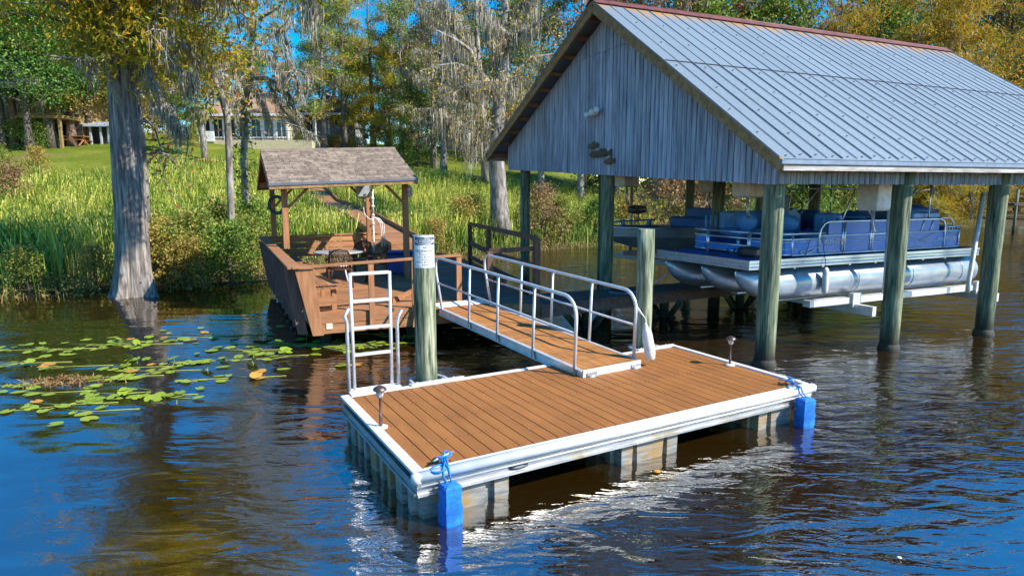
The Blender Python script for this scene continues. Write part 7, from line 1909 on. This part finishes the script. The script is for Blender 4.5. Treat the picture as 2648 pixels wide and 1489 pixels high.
m = MB(); m.prism([c + Vector((-.32, -.26, .17)), c + Vector((.32, -.26, .17)), c + Vector((0, -.26, .44))], (0, .52, 0)); m.build('roof', M['red'], t)
m = MB(); m.lathe(c + Vector((0, -.215, 0)), [(.06, -.012), (.06, .012)], 10, Matrix.Rotation(R(90), 4, 'X')); m.build('hole', M['black'], t)
for u, lab in ((1177, 'left one of the two blue barrels by the white house'), (1197, 'right one of the two blue barrels by the white house')):
    p = ground_at(u, 393); t = thing('blue_barrel', lab, 'barrel', p, 0, 'blue barrels by the white house')
    m = MB(); m.lathe(p + UP * .35, [(.30, -.05), (.34, 0), (.36, .1), (.34, .28), (.36, .30), (.34, .33), (.34, .58), (.36, .60), (.34, .63), (.36, .8), (.33, .9), (.28, .92)], 16); m.build('body', flat('barrel_blue', (.01, .05, .50), .4), t)
    m = MB(); m.lathe(p + UP * 1.27, [(.30, -.01), (.31, .02), (.1, .03)], 14); m.build('lid', flat('barrel_lid', (.01, .04, .35), .4), t)
    m = MB(); m.box(p + UP * .16, (.8, .8, .36)); m.build('stand', M['redwood'], t)
p = ground_at(1151, 408); t = thing('planter_tub', 'pale green tub on the grass beside the thick mossy tree', 'tub', p)
m = MB(); m.lathe(p, [(.26, -.05), (.33, .3), (.36, .42), (.34, .45), (.28, .40)], 16); m.build('body', flat('tub_green', (.22, .36, .34), .5), t)
m = MB(); m.lathe(p, [(.37, .40), (.385, .42), (.385, .45), (.36, .46)], 16); m.build('rim', flat('tub_rim', (.28, .42, .40), .5), t)
fe = thing('iron_fence', 'low black iron fence along the lower edge of the lawn', 'fence', ground_at(540, 436)); pts = [ground_at(u, 436 + .004 * (u - 430)) for u in range(430, 700, 4)]
m = MB(); [m.box(q + UP * .30, (.02, .02, .9)) for q in pts]
m.build('pickets', M['dark'], fe)
m = MB()
for q, r_ in zip(pts[:-1], pts[1:]):
    for z in (.25, .68): m.beam(q + UP * z, r_ + UP * z, .03, .03)
m.build('rail', M['dark'], fe)
fe = thing('garden_fence', 'dark slatted fence panel at the foot of the thick mossy tree', 'fence', ground_at(1095, 428)); q0, q1 = ground_at(1072, 430), ground_at(1112, 424)
m = MB()
for k in range(15): q = q0.lerp(q1, k / 14); m.box(q + UP * .6, (.07, .03, 1.4))
m.build('slats', M['dark'], fe)
m = MB(); m.beam(q0 + UP * 1.1, q1 + UP * 1.1, .05, .08); m.beam(q0 + UP * .3, q1 + UP * .3, .05, .08); m.build('rail', M['dark'], fe)
dd = V(2640, 520, 46); t = thing('distant_dock', 'distant grey wooden dock with a railing at the right edge of the photo', 'dock', (dd.x, dd.y, 0))
z = V(2640, 524, 46).z; z2 = V(2640, 500, 46).z
m = MB(); m.box((dd.x + 2.3, dd.y, z - .1), (7.0, 2.0, .16)); m.build('deck', M['catwalk'], t)
for k in range(5):
    x = dd.x - 1.0 + 1.6 * k; m = MB(); m.tube([(x, dd.y - .9, -1), (x, dd.y - .9, z2 + .25)], .09, 8); m.build('post', M['piling_dark'], t)
m = MB(); m.beam((dd.x - 1.2, dd.y - .9, z2 + .12), (dd.x + 5.6, dd.y - .9, z2 + .12), .06, .12); m.beam((dd.x - 1.2, dd.y - .9, (z + z2) / 2 + .1), (dd.x + 5.6, dd.y - .9, (z + z2) / 2 + .1), .05, .1); m.build('railing', M['catwalk'], t)
